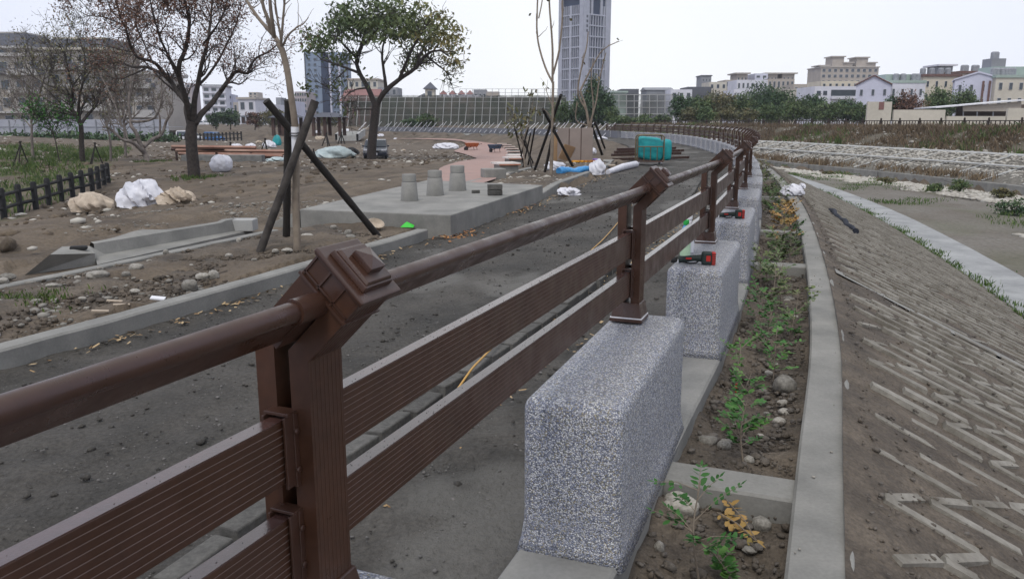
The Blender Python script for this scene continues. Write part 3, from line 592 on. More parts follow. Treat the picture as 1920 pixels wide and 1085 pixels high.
p = G(518, 303); crumple('sack', p, (px(40, p.y), .9, px(9, p.y)), MT['tarp'], 'flat pale blue plastic sheet at the foot of the staked tree poles', 'plastic sheet', None, 33, 0, .4)
p = G(835, 279); crumple('sack', p, (px(50, p.y), 1.6, px(11, p.y)), MT['whiteplastic'], 'row of white and black sacks beside the pink path', 'sacks', None, 34, 0, .5)
for i, (a, b, c_) in enumerate([(402, 281, 12), (445, 279, 26), (470, 276, 20), (485, 268, 12), (540, 296, 18), (646, 250, 22), (690, 244, 12), (742, 262, 9), (782, 243, 12), (757, 283, 9), (715, 256, 14), (748, 244, 14), (600, 262, 18), (595, 250, 14), (835, 244, 9)]):
    p = G(a, b); crumple('debris', p, (px(c_, p.y), px(c_, p.y) * .8, px(c_, p.y) * .38), MT['whiteplastic' if i % 3 else 'tan'], 'pale heap of building debris on the dirt of the far yard', 'debris', 'debris heaps in the yard', 40 + i, 0, .5)
# ------------------------------------------------------------------ pink path
rowsP = [(347, 812, 900), (337, 818, 930), (322, 822, 935), (317, 824, 935), (312, 834, 945), (304, 860, 960), (298, 896, 962), (290, 873, 960), (285, 850, 957), (280, 862, 950), (276, 872, 942), (272, 877, 925), (267, 865, 892), (264.6, 832, 864), (262.8, 778, 852), (261.8, 700, 800)]
yy = [r[0] for r in rowsP][::-1]; R_ = []
for y in np.concatenate([np.linspace(347, 272, 60), np.linspace(271.5, 261.9, 24)]):
    a = np.interp(y, yy, [r[1] for r in rowsP][::-1]); b = np.interp(y, yy, [r[2] for r in rowsP][::-1]); R_.append([G(a + (b - a) * k_ / 9, y, lo=10) + Vector((0, 0, .03 + .13 * min(1, max(0, (292 - y) / 20)))) for k_ in range(10)])
MT['pink'] = mat('pinkpath', (.36, .235, .20), (.30, .21, .185), sc=.7, bump=.15, bsc=10, fine=.88, finesc=4)
kind(MB().grid(np.array(R_)).build('footpath', MT['pink'], smooth=180), 'structure')
# curved row of slatted seats
MT['slat'] = mat('slat', (.66, .62, .58), (.56, .52, .49), sc=4)
MT['orange'] = mat('orangewood', (.36, .13, .06), (.28, .10, .05), sc=5)
seats = [(949, 318, 44), (964, 305, 34), (966, 297, 30), (965, 290.5, 28), (963, 284.5, 26), (960, 279, 24), (955, 275, 22), (949, 271.5, 20), (941, 269, 18)]
for i, (a, b, c_) in enumerate(seats):
    p = G(a, b + 5, lo=10) + Vector((0, 0, .05)); w_ = px(c_ * .85, p.y); t = thing('seat_block', p, 'white slatted seat top on a grey block in the curved row by the pink path' if i else 'nearest white slatted seat of the curved row, next to the plain grey block', 'seat', 'curved row of seats by the pink path', rz=.35 - .05 * i)
    MB().box((0, 0, -.04), (w_ * .95, .6, .42)).build('base', MT['concrete'], t, bevel=.02)
    for k_ in range(5): MB().box((0, -.26 + .15 * k_, .21), (w_ * 1.15, .12, .05)).build('slat', MT['slat'], t)
    MB().box((0, -.34, .18), (w_ * 1.1, .04, .03)).build('edge_board', MT['orange'], t)
p = G(925, 334, lo=10); q = MB(); q.box((0, 0, .1), (px(42, p.y), .4, .3)); o = q.build('concrete_block', MT['concrete'], loc=p, bevel=.02); o.rotation_euler = (0, 0, .3); tag(o, 'plain grey concrete block at the near end of the curved seat row', 'block')
# wheelbarrows on the pink path
def barrow(p, m, label, rz):
    t = thing('wheelbarrow', p, label, 'wheelbarrow', rz=rz, sc=1.15)
    MB().box((0, 0, .52), (.62, .8, .34), top=(1.35, 1.3)).build('tray', m, t, bevel=.03)
    MB().lathe([(.05, -.05), (.2, -.04), (.2, .04), (.05, .05)], 16, (0, .62, .2), R=Euler((0, math.pi / 2, 0)).to_matrix()).build('wheel', MT['black'], t, smooth=40)
    for sx in (-.25, .25): MB().tube([(sx * .2, .62, .2), (sx * .8, .2, .35), (sx, -.9, .62)], .025, 6).build('handle', MT['rustdark'], t, smooth=60); MB().tube([(sx, -.3, .42), (sx, -.4, 0)], .022, 6).build('leg', MT['rustdark'], t)
MT['barrow_o'] = mat('barrow_orange', (.42, .11, .03), (.3, .08, .03)); MT['barrow_b'] = mat('barrow_blue', (.05, .08, .13), (.03, .05, .08))
barrow(G(885, 283), MT['barrow_o'], 'orange wheelbarrow standing on the pink path', 2.2); barrow(G(928, 287), MT['barrow_b'], 'dark blue wheelbarrow near the curved row of seats', .6)
# steps down the bank
def steps(pa, pb, n, w, label):
    t = thing('steps', pa, label, 'steps'); d = pb - pa; h = Vector((d.x, d.y, 0)); hl = h.length; h.normalize(); sd = Vector((h.y, -h.x, 0))
    R = Matrix((h, -sd, Vector((0, 0, 1)))).transposed()
    for k_ in range(n):
        c = pa + d * ((k_ + .5) / n); MB().box(tuple(c - Vector((0, 0, .3))), (hl / n * 1.02, w, .75), R).build('step', MT['conc_pale'], t, world=True)
    for s_ in (-1, 1):
        q = MB(); a = pa + sd * s_ * (w / 2 + .15); b = pb + sd * s_ * (w / 2 + .15); q.grid(np.array([[a + sd * k2 * .15 + Vector((0, 0, z2)) for k2, z2 in ((-1, -.6), (-1, .35), (1, .35), (1, -.6))], [b + sd * k2 * .15 + Vector((0, 0, z2)) for k2, z2 in ((-1, -.6), (-1, .35), (1, .35), (1, -.6))]])); q.build('cheek_wall', MT['conc_pale'], t, world=True)
steps(D(868, 263, 116), D(887, 249, 119), 5, 2.4, 'concrete steps up the earth bank behind the pink path')
steps(D(650, 256, 112), D(664, 246, 118), 5, 2.6, 'concrete steps up the earth bank left of the green tree')
# unfinished far wall: pedestals and slanted white bars
fme = bpy.data.meshes.new('far_pedestal'); q = MB(); q.box((0, 0, .32), (1.9, .34, .68)); fo = q.build('pedestal', MT['pebblefar'], loc=(0, 0, 0)); tag(fo, 'far grey pedestal without railing on the bank across the yard', 'pedestal', 'far pedestals without railing')
bo = MB().tube([(0, 0, .1), (0, 0, 1.9)], .034, 6).build('bar', MT['white'], loc=(0, 0, 0), smooth=60); tag(bo, 'slanted white pole leaning along the unfinished far wall', 'pole', 'slanted white poles on the far wall')
fs = np.arange(84.5, 148, 2.36)
for i, s in enumerate(fs):
    o = fo if i == 0 else fo.copy()
    if i: COL.objects.link(o)
    x, y, dx, dy = at(s); o.location = (float(x), float(y), -.02); o.rotation_euler = (0, 0, math.atan2(float(dy), float(dx)))
rng = np.random.default_rng(2)
bars = np.concatenate([np.linspace(1128, 1000, 15), np.linspace(990, 645, 38)])
for i, bx in enumerate(bars):
    s = np.interp(bx, [640, 780, 1000, 1130], [140, 126, 104, 88]); d_ = None
    cand = np.arange(82, 150, .25); cx, cy, _, _ = at(cand, -.5); pxs = 960 + FPX * cx / (cy * _c + HEYE * _s); j = int(np.abs(pxs - bx).argmin())
    o = bo if i == 0 else bo.copy()
    if i: COL.objects.link(o)
    o.location = (float(cx[j]), float(cy[j]), 0); o.rotation_euler = (rng.normal(0, .05), math.radians(44 + rng.normal(0, 4)), rng.normal(0, .15))
# ------------------------------------------------------------------ pile on the planting island
MT['card'] = mat('cardboard', (.33, .215, .12), (.26, .17, .10), sc=2, rough=.9)
MT['wrap'] = mat('wrapped', (.26, .215, .19), (.21, .175, .155), sc=1.5, rough=.35, bump=.3, bsc=7, dist=.02)
MT['blueroll'] = mat('blueroll', (.03, .22, .55), (.10, .35, .62), sc=14, rough=.4, bump=.4, bsc=18, dist=.02)
def Y0(a, b): return P(a, b, .09)
p = Y0(1078, 302); Yp = p.y; t = thing('wrapped_panels', p, 'tall plastic wrapped stack of brown board panels behind the staked sapling', 'board stack', rz=-.12)
W_, H_ = px(66, Yp), px(60, Yp)
for k_ in range(3): MB().box(((k_ - 1) * W_ / 3, 0, H_ / 2), (W_ / 3 - .02, .22, H_)).build('panel', MT['wrap'], t, bevel=.01)
for k_ in (-.5, .5): MB().box((k_ * W_ / 3, -.118, H_ / 2), (.02, .008, H_ * .98)).build('strap', MT['rustdark'], t)
p = Y0(1050, 302); t = thing('cardboard_box', p, 'torn open brown cardboard box left of the wrapped panels', 'box', rz=.3)
w_, h_ = px(26, p.y), px(52, p.y); MB().box((-.05, .1, h_ / 2), (w_, .12, h_)).build('back_flap', MT['card'], t); q = MB(); q.box((.15, -.3, h_ * .3), (w_ * 1.0, .03, h_ * .55), Euler((.35, .25, .3)).to_matrix()); q.build('front_flap', MT['card'], t)
a, b = P(1048, 322, .16), P(1122, 317, .16); r_ = px(6.5, a.y); q = MB(); n_ = 14
q.tube([a.lerp(b, k_ / n_) + Vector((0, 0, .03 * math.sin(k_ * .9))) for k_ in range(n_ + 1)], [r_ * (1.15 - .35 * k_ / n_ + .12 * math.sin(k_ * 2.1)) for k_ in range(n_ + 1)], 14); o = q.build('plastic_roll', MT['blueroll'], smooth=60); tag(o, 'bright blue crumpled plastic roll at the foot of the sapling', 'roll')
p = P(1119, 328, 0.02); crumple('plastic_bag', p, (px(32, p.y), .45, px(30, p.y)), MT['whiteplastic'], 'white plastic bag against the end of the blue roll', 'bag', None, 61, 0, .35)
p = Y0(1040, 319); crumple('plastic_sheet', p, (px(44, p.y), .6, px(17, p.y)), MT['whiteplastic'], 'crumpled white sheet lying behind the sapling trunk', 'plastic sheet', None, 62, .1, .5)
p = Y0(1113, 288); crumple('plastic_bag', p, (px(11, p.y), .35, px(11, p.y)), MT['whiteplastic'], 'small white bag beside the wrapped panels', 'bag', None, 63, 0, .4)
p = P(1128, 262, .02); crumple('plastic_bag', p, (px(22, p.y), 1.0, px(6, p.y)), MT['whiteplastic'], 'white bags lying at the foot of the far pedestal wall', 'bag', None, 64, 0, .4)
MT['gold'] = mat('goldprint', (.62, .30, .03), (.25, .08, .02), sc=9, lo=.45, hi=.55); MT['purple'] = mat('purpleprint', (.18, .1, .45), (.3, .2, .5), sc=6)
a, b = Y0(1060, 305), Y0(1126, 303); q = MB(); q.box((a + b) / 2 + Vector((0, 0, .03)), ((b - a).length * .55, .35, .06)); o = q.build('printed_box', MT['gold'], bevel=.01); tag(o, 'flattened gold and orange printed box in front of the wrapped panels', 'box')
q = MB(); q.box(Y0(1108, 302) + Vector((0, .1, .06)), (.55, .3, .05)); o = q.build('printed_box', MT['purple'], bevel=.01); tag(o, 'flattened purple printed box in front of the wrapped panels', 'box')
q = MB(); q.box(P(1138, 310, .1), (.55, .3, .04)); o = q.build('board', MT['tan'], bevel=.005); tag(o, 'pale wooden board left of the brown beam bundle', 'board')
a, b = P(1140, 323, .06), P(1192, 308, .1); q = MB(); q.tube([a, a.lerp(b, .5) + Vector((0, 0, .03)), b], [px(5, a.y), px(7, a.y), px(7, a.y)], 12); o = q.build('rolled_sheet', MT['whiteplastic'], smooth=50); tag(o, 'rolled grey white sheet lying in front of the turquoise cart', 'rolled sheet')
# bundle of brown beams across the path
t = thing('beam_bundle', P(1215, 305, .02), 'bundle of dark brown railing beams lying across the path behind the cart', 'beam bundle')
for i, (x0, x1, yb, hz) in enumerate([(1150, 1290, 301, .09), (1148, 1276, 296, .25), (1154, 1282, 292, .36), (1160, 1268, 288, .46)]):
    a, b = P(x0, 303, 0), P(x1, 299, 0); off = Vector((0, .12 * i, hz)); d = (b - a); R = Matrix.Rotation(math.atan2(d.y, d.x), 3, 'Z'); MB().box(tuple((a + b) / 2 + off), (d.length, .15, .10), R).build('beam', MT['brown'], t, world=True, bevel=.006)
# turquoise bag in a roll cage
p = P(1217, 309, 0); Yc = p.y; t = thing('cage_trolley', p, 'steel cage trolley on castors stuffed with a turquoise bag', 'trolley', rz=-.05)
W_, H_ = px(48, Yc), px(54, Yc); zb_ = px(7, Yc)
MT['cage'] = mat('cagewire', (.15, .12, .07), (.10, .085, .05), sc=8, rough=.5, metal=.3)
def cageframe(y_):
    pts = [(-W_ / 2, y_, zb_), (-W_ / 2, y_, H_ * .93), (-W_ / 2 + .05, y_, H_ * .985), (-W_ / 2 + .12, y_, H_), (W_ / 2 - .12, y_, H_), (W_ / 2 - .05, y_, H_ * .985), (W_ / 2, y_, H_ * .93), (W_ / 2, y_, zb_)]
    MB().tube(pts, .027, 8).build('frame', MT['cage'], t, smooth=60)
    MB().tube([(-W_ / 2, y_, H_ * .62), (W_ / 2, y_, H_ * .62)], .021, 6).build('crossbar', MT['cage'], t)
    for k_ in (-.25, 0, .25): MB().tube([(W_ * k_, y_, zb_), (W_ * k_, y_, H_ * .62)], .018, 6).build('upright', MT['cage'], t)
cageframe(-.33); cageframe(.33)
MB().box((0, 0, zb_), (W_, .68, .04)).build('base', MT['rustdark'], t)
for sx in (-.42, .42):
    for sy in (-.27, .27): MB().lathe([(.03, -.025), (.075, -.02), (.075, .02), (.03, .025)], 14, (sx * W_, sy, .08), R=Euler((0, math.pi / 2, 0)).to_matrix()).build('castor', MT['steelgrey'], t, smooth=40)
v, f = IC4; v = v.copy(); v = np.sign(v) * np.abs(v) ** .45; v *= (1 + .07 * n3(v, 1.6, 71, 4) - .06 * np.abs(n3(v, 1.2, 75, 3)))[:, None]; v *= np.array((W_ * .50, .25, H_ * .40)) / np.abs(v).max(0); v[:, 2] += zb_ + H_ * .42; v[:, 2] -= .12 * v[:, 0]
o = MB().add(v, f).build('tote_bag', MT['teal'], loc=p + Vector((-.0, 0, 0)), smooth=60); tag(o, 'big turquoise bag stuffed inside the cage trolley', 'bag')
v, f = IC3; v = v.copy(); v = np.sign(v) * np.abs(v) ** .5; v *= (1 + .1 * n3(v, 1.6, 77, 4))[:, None]; v *= np.array((px(9, Yc), .22, H_ * .36)); v[:, 2] += zb_ + H_ * .37
o = MB().add(v, f).build('tote_bag', MT['teal'], loc=p + Vector((W_ / 2 + px(8, Yc), .1, 0)), smooth=60); tag(o, 'smaller turquoise bag bulging out right of the cage', 'bag')
# white rag on the path
p = P(1064, 366, .005); crumple('rag', p, (px(46, p.y), .35, px(15, p.y)), MT['whiteplastic'], 'crumpled white rag on the path beside the platform', 'rag', None, 66, 0, .6)
# ------------------------------------------------------------------ cordless tools and bottles on the pedestals
MT['toolgreen'] = mat('toolgreen', (.012, .022, .02), (.018, .028, .026), sc=10, rough=.5); MT['toolred'] = mat('toolred', (.42, .02, .015), (.35, .02, .015), rough=.45)
def drill(p, rz, label):
    t = thing('cordless_drill', p, label, 'drill', 'cordless tools on the pedestals', rz=rz, sc=.82)      # lies on its side, battery to +x
    MB().tube([(-.11, 0, .035), (-.06, 0, .04), (.02, 0, .05), (.07, 0, .05)], [.03, .026, .024, .03], 12).build('grip', MT['toolgreen'], t, smooth=50)
    MB().box((.115, 0, .053), (.085, .075, .105)).build('body', MT['toolgreen'], t, bevel=.016, seg=3)
    MB().box((.168, 0, .053), (.03, .078, .10)).build('battery', MT['toolred'], t, bevel=.005)
    for k_ in range(5): MB().box((.168, 0, .018 + .0175 * k_), (.034, .081, .005)).build('vent_rib', MT['toolgreen'], t)
    MB().box((.125, -.0385, .055), (.034, .006, .045)).build('badge', MT['toolred'], t)
    MB().box((-.03, -.0255, .05), (.045, .006, .014)).build('logo_plate', MT['toolred'], t)
    MB().lathe([(.012, 0), (.022, .01), (.026, .035), (.02, .05)], 14, (-.12, 0, .03), R=Euler((0, -math.pi / 2, 0)).to_matrix()).build('chuck', MT['black'], t, smooth=40)
    MB().tube([(-.08, -.01, .018), (-.02, -.012, .008), (.03, -.01, .012), (.05, -.01, .03)], .007, 8).build('trigger_guard', MT['black'], t, smooth=60)
zt = .613
drill(V3(11.3, .035, zt) , heading(POSTS[3]) - math.pi / 2 + .18, 'black and red cordless drill lying in front of the bottles on a pedestal')
drill(P(1366, 409, zt), heading(POSTS[4]) - math.pi / 2 + .1, 'black and red cordless drill lying alone on the farther pedestal')
def bottle(p, h, r, mats, label):
    t = thing('bottle', p, label, 'bottle')
    MB().lathe([(r * .95, 0), (r, .01), (r, h * .55), (r * .98, h * .6)], 20).build('body', mats[0], t, smooth=40)
    MB().lathe([(r * .98, h * .6), (r * .9, h * .7), (r * .5, h * .82), (r * .45, h * .86)], 20).build('shoulder', mats[1], t, smooth=40)
    MB().lathe([(r * .55, h * .86), (r * .55, h * .98), (r * .5, h)], 16).build('cap', mats[2], t, smooth=40)
MT['btl_green'] = mat('bottle_green', (.45, .62, .42), (.42, .58, .4), rough=.3); MT['btl_blue'] = mat('bottle_blue', (.12, .35, .6), (.1, .3, .55), rough=.3); MT['cap_green'] = mat('cap_green', (.02, .35, .06), (.02, .3, .05), rough=.4); MT['btl_white'] = mat('bottle_white', (.7, .7, .72), (.66, .66, .7), rough=.35)
yb = P(1300, 478, zt).y
bottle(V3(11.64, -.066, zt), px(68, yb), px(10, yb), (MT['btl_green'], MT['btl_blue'], MT['cap_green']), 'bottle with a green cap and blue shoulder behind the railing plank')
bottle(V3(11.80, -.068, zt), px(74, yb), px(11, yb), (MT['btl_white'], MT['btl_white'], MT['btl_white']), 'white plastic bottle beside the bottle with the green cap')
# ------------------------------------------------------------------ yellow cable
MT['cable'] = mat('cable', (.52, .30, .08), (.45, .26, .07), sc=6, rough=.5)
cp_ = [P(a, b, .10 if 740 < a < 940 else .012) for a, b in ((560, 1010), (640, 925), (690, 872), (750, 815), (800, 768), (850, 725), (885, 692), (925, 651), (985, 600), (1050, 535), (1100, 478), (1132, 448), (1164, 411), (1185, 385))]
cc = catmull([(q_.x, q_.y) for q_ in cp_], 8); o = MB().tube([(a, b, .016 + .092 * float(sstep(-.16, -.07, -abs(float(st(a, b)[1][0]) + 1.13)))) for i, (a, b) in enumerate(cc)], .0065, 8).build('cable', MT['cable'], smooth=80); tag(o, 'thin yellow cable trailing along the path behind the railing', 'cable')
# green plastic scrap and a broken bowl
MT['lime'] = mat('lime', (.06, .62, .06), (.05, .5, .05), rough=.4)
p = G(763, 430, lo=6); q = MB(); q.add([(-.09, 0, .0), (.09, -.03, .0), (.0, .02, .075), (-.05, .05, .04), (.1, .05, .02)], [(0, 1, 2), (0, 2, 3), (1, 4, 2)]); o = q.build('plastic_scrap', MT['lime'], loc=p + Vector((0, 0, .03)), solid=.006); tag(o, 'bright green folded plastic scrap near the platform corner', 'plastic scrap')
p = G(703, 432, lo=6); q = MB(); q.lathe([(.05, 0), (.09, .03), (.115, .09), (.105, .095), (.08, .05), (.03, .03)], 14); o = q.build('broken_bowl', MT['tan'], loc=p + Vector((0, 0, .03)), smooth=40); o.rotation_euler = (.5, .2, .3); tag(o, 'broken brownish bowl at the foot of the leaning pole', 'bowl')
# ================================================================== TREES
def sm(pts, n=5):
    p = np.asarray([tuple(q) for q in pts], float); t = np.arange(len(p)); u = np.linspace(0, len(p) - 1, (len(p) - 1) * n + 1)
    Q = np.vstack([2 * p[0] - p[1], p, 2 * p[-1] - p[-2]]); out = []
    for x in u:
        i = min(int(x), len(p) - 2); f_ = x - i; a, b, c, d = Q[i:i + 4]
        out.append(.5 * (2 * b + (c - a) * f_ + (2 * a - 5 * b + 4 * c - d) * f_ ** 2 + (3 * b - a - 3 * c + d) * f_ ** 3))
    return np.array(out)
class Tree:
    def __init__(s, seed): s.r = np.random.default_rng(seed); s.mb = MB(); s.tips = []
    def limb(s, pts, r0, r1, n=7, wob=0.0):
        p = sm(pts, 5)
        if wob: p = p + np.cumsum(s.r.normal(0, wob, p.shape), 0) * np.linspace(0, 1, len(p))[:, None]
        rad = np.linspace(r0, r1, len(p)); s.mb.tube(p, rad, n); return p, rad
    def twigs(s, p, rad, lvl, ln, cnt, up=.25, rmin=.006, sub=3, t0=.25, spread=1.0):
        L = len(p)
        for _ in range(cnt):
            i = int(s.r.uniform(t0, 1) * (L - 1)); d = p[min(i + 1, L - 1)] - p[max(i - 1, 0)]; d = d / (np.linalg.norm(d) + 1e-9)
            v = s.r.normal(0, 1, 3) * spread; v -= d * v.dot(d); v = v / (np.linalg.norm(v) + 1e-9); g = d * s.r.uniform(.3, .9) + v * s.r.uniform(.5, 1) + np.array((0, 0, up)); g /= np.linalg.norm(g)
            l = ln * s.r.uniform(.55, 1.25); k = 4; q = [p[i]]
            for j in range(k): g = g + s.r.normal(0, .22, 3) + np.array((0, 0, up * .15)); g /= np.linalg.norm(g); q.append(q[-1] + g * l / k)
            q = np.array(q); r0 = max(rmin, rad[i] * .5); rr_ = np.linspace(r0, max(rmin * .6, r0 * .3), len(q)); s.mb.tube(q, rr_, 5 if r0 > .03 else 4, cap=False)
            if lvl > 0: s.twigs(q, rr_, lvl - 1, ln * .55, sub, up, rmin, sub, .3, spread)
            s.tips.append(q[-1]); s.tips.append(q[-2])
def leafcards(c, size, rng, flat=0.3, k=None):
    n = len(c); u = rng.normal(0, 1, (n, 3)); u /= np.linalg.norm(u, axis=1)[:, None]; w_ = rng.normal(0, 1, (n, 3)); w_[:, 2] *= flat; w_ -= u * (u * w_).sum(1)[:, None]; w_ /= np.linalg.norm(w_, axis=1)[:, None] + 1e-9
    sz = size * rng.uniform(.6, 1.3, (n, 1)); mb = MB(); mb.quads(c, u * sz, w_ * sz * .55, k=rng.random(n) * .6 + .2 if k is None else k); return mb
MT['lf_brown'] = leafmat('leaf_brown', (.08, .042, .032), (.14, .075, .052), (.2, .12, .08))
MT['lf_green'] = leafmat('leaf_green', (.055, .085, .03), (.12, .145, .05), (.30, .20, .07))
MT['lf_dark'] = leafmat('leaf_dark', (.03, .062, .03), (.055, .10, .042), (.10, .14, .055))
MT['lf_mid'] = leafmat('leaf_mid', (.045, .08, .032), (.09, .135, .05), (.16, .18, .07))
MT['lf_olive'] = leafmat('leaf_olive', (.065, .072, .036), (.12, .12, .055), (.21, .16, .075))
MT['lf_fresh'] = leafmat('leaf_fresh', (.02, .075, .015), (.045, .14, .03), (.11, .22, .05))
MT['lf_yellow'] = leafmat('leaf_yellow', (.14, .13, .03), (.30, .19, .06), (.42, .24, .09))
def finish(t, T, barkm, leaves=None, lm=None):
    T.mb.build('trunk', barkm, t, world=True, smooth=60)
    if leaves is not None: leaves.build('crown', lm, t, world=True)
# --- the big brown-leaved tree
Yt = G(365, 336).y; S_ = Yt / FPX
base = G(365, 336); t = thing('bare_tree', base, 'large spreading tree with sparse withered brown leaves and a thick dark trunk', 'tree')
T = Tree(21); d = lambda a, b, o=0: D(a, b, Yt + o)
tr, rad = T.limb([base - Vector((0, 0, .3)), d(363, 315), d(360, 285), d(358, 252), d(361, 228)], 11.5 * S_, 9.5 * S_, 12)
limbs = [([d(358, 240), d(350, 205, .2), d(351, 196, .3), d(331, 172, .8), d(312, 146, 1.4), d(278, 126, 2.2), d(245, 125, 2.6), d(222, 112, 3)], 11, 2.2),
 ([d(318, 152, 1.1), d(300, 128, 1.0), d(285, 116, .6), d(259, 108, .3), d(246, 82, 0), d(240, 52, -.3), d(228, 22, -.6), d(222, -10, -.8)], 6, 2),
 ([d(356, 222), d(347, 180, -.5), d(338, 152, -.8), d(337, 123, -1.2), d(350, 93, -1.4), d(358, 50, -1.8), d(353, 14, -2), d(346, -40, -2)], 9, 2.2),
 ([d(363, 225), d(364, 190, -.2), d(368, 159, -.4), d(372, 126, -.6), d(381, 83, -.4), d(388, 33, 0), d(394, -40, .3)], 9.5, 2),
 ([d(366, 232), d(377, 214, .3), d(395, 194, .6), d(411, 172, 1.0), d(428, 147, 1.2), d(441, 132, 1.3), d(461, 136, 1.4), d(472, 113, 1.6), d(497, 92, 1.8), d(520, 72, 2)], 9.5, 1.6),
 ([d(411, 172, 1), d(430, 155, .6), d(450, 156, .4), d(462, 143, .2)], 4, 1.2),
 ([d(374, 158, -.4), d(392, 140, 0), d(412, 110, .3), d(428, 80, .6), d(442, 48, 1), d(455, 8, 1.3)], 4.5, 1.4),
 ([d(338, 152, -.8), d(318, 112, -1.6), d(302, 80, -2.2), d(288, 44, -2.6), d(276, 0, -3)], 4.5, 1.4),
 ([d(240, 52, -.3), d(215, 40, .3), d(190, 32, .8), d(165, 30, 1.2), d(148, 22, 1.4)], 2.6, 1.0),
 ([d(278, 126, 2.2), d(250, 140, 1.6), d(222, 150, 1.4), d(196, 146, 1.2)], 3, 1.0),
 ([d(381, 83, -.4), d(400, 60, -.8), d(418, 30, -1.2), d(430, -10, -1.4)], 3.4, 1.2),
 ([d(285, 116, .6), d(270, 80, 1.4), d(255, 40, 2), d(262, 0, 2.4)], 3, 1.2)]
for pts, a, b in limbs:
    p, r_ = T.limb(pts, a * S_ * .62, b * S_ * .7, 8, .015); big = a > 5
    T.twigs(p, r_, 2, 1.35, 13 if big else 10, .22, .0075, 3, .35)
rng = T.r; tips = np.array(T.tips); tips = tips[(tips[:, 2] > 2.2)]
sel = tips[rng.integers(0, len(tips), 22000)]; bias = (960 + FPX * sel[:, 0] / sel[:, 1]); hh = sel[:, 2]
keep = rng.random(len(sel)) < np.clip(.25 + (hh - 2.8) * .3, .1, 1) * np.where(bias > 460, .5, 1)
c = sel[keep] + rng.normal(0, .16, (keep.sum(), 3)); finish(t, T, MT['bark'], leafcards(c, .043, rng), MT['lf_brown'])
# --- the green tree by the car
Yg = G(697, 300).y; S_ = Yg / FPX; base = G(697, 300); t = thing('green_tree', base, 'broad umbrella shaped green tree turning yellow, standing in front of the dark car', 'tree')
T = Tree(5); d = lambda a, b, o=0: D(a, b, Yg + o)
T.limb([base - Vector((0, 0, .4)), d(697, 280), d(700, 245), d(704, 205), d(706, 192)], 9 * S_, 7 * S_, 12)
limbs = [([d(704, 200), d(690, 165, .5), d(676, 138, 1), d(671, 112, 1), d(680, 85, .5), d(690, 50, 0), d(688, 20, -.5)], 6.5, 1.5),
 ([d(676, 138, 1), d(652, 128, 2), d(626, 119, 3), d(600, 112, 3.5), d(582, 100, 4)], 3.6, 1), ([d(706, 198), d(722, 172, -.5), d(748, 150, -1), d(778, 129, -1.5), d(800, 106, -2), d(828, 96, -2.5), d(852, 110, -3)], 6.5, 1.4),
 ([d(724, 170, -.5), d(721, 145, .5), d(717, 110, 1), d(722, 75, 1.5), d(735, 40, 2)], 4.5, 1.2), ([d(748, 150, -1), d(765, 110, -2.5), d(782, 75, -3.5), d(800, 40, -4)], 4, 1.2),
 ([d(671, 112, 1), d(650, 90, -1), d(630, 70, -2), d(612, 62, -3)], 3.4, 1), ([d(690, 165, .5), d(668, 168, -2), d(648, 178, -3), d(632, 196, -3.6)], 2.2, .8), ([d(680, 85, .5), d(705, 60, -2), d(722, 30, -3)], 3, 1),
 ([d(800, 106, -2), d(830, 128, -1), d(842, 142, -.6)], 2.4, .8), ([d(778, 129, -1.5), d(800, 80, 1), d(822, 50, 2)], 3, 1), ([d(652, 128, 2), d(630, 150, 1), d(620, 170, .5)], 2, .7), ([d(704, 205), d(672, 205, -1), d(650, 210, -2)], 1.8, .7)]
for pts, a, b in limbs:
    p, r_ = T.limb(pts, a * S_ * .8, b * S_ * .8, 7, .03); T.twigs(p, r_, 1, 1.9, 9, .3, .02, 3, .4)
rng = T.r; E_ = [(690, 28, 72, 30), (622, 62, 42, 22), (760, 36, 68, 34), (802, 82, 52, 32), (850, 98, 22, 28), (602, 86, 26, 20), (700, 56, 70, 22), (832, 56, 30, 28), (640, 104, 28, 11), (575, 97, 12, 10), (790, 118, 40, 12), (583, 72, 14, 12), (660, 40, 40, 24), (727, 52, 60, 24)]
C_, K_ = [], []
for ex, ey, a, b in E_:
    for _ in range(int(a * b / 43)):
        th = rng.uniform(0, 6.28); q = rng.random() ** .5; x, y = ex + a * q * math.cos(th), ey + b * q * math.sin(th); cc_ = np.array(tuple(d(x, y, rng.normal(0, 3.0)))); n_ = rng.integers(14, 30)
        pts = cc_ + rng.normal(0, 1, (n_, 3)) * np.array((.42, .42, .2)); C_.append(pts); K_.append(np.clip(.12 + .5 * sstep(700, 850, x) + rng.normal(0, .1) + rng.normal(0, .06, n_), 0, 1))
for ex, ey in ((572, 166), (580, 160), (632, 158), (626, 165), (838, 142), (845, 150), (652, 204), (690, 150), (634, 190), (852, 128), (640, 146)):
    cc_ = np.array(tuple(d(ex, ey))); C_.append(cc_ + rng.normal(0, .35, (20, 3))); K_.append(rng.uniform(.1, .4, 20))
finish(t, T, MT['bark'], leafcards(np.concatenate(C_), .15, rng, k=np.concatenate(K_)), MT['lf_green'])
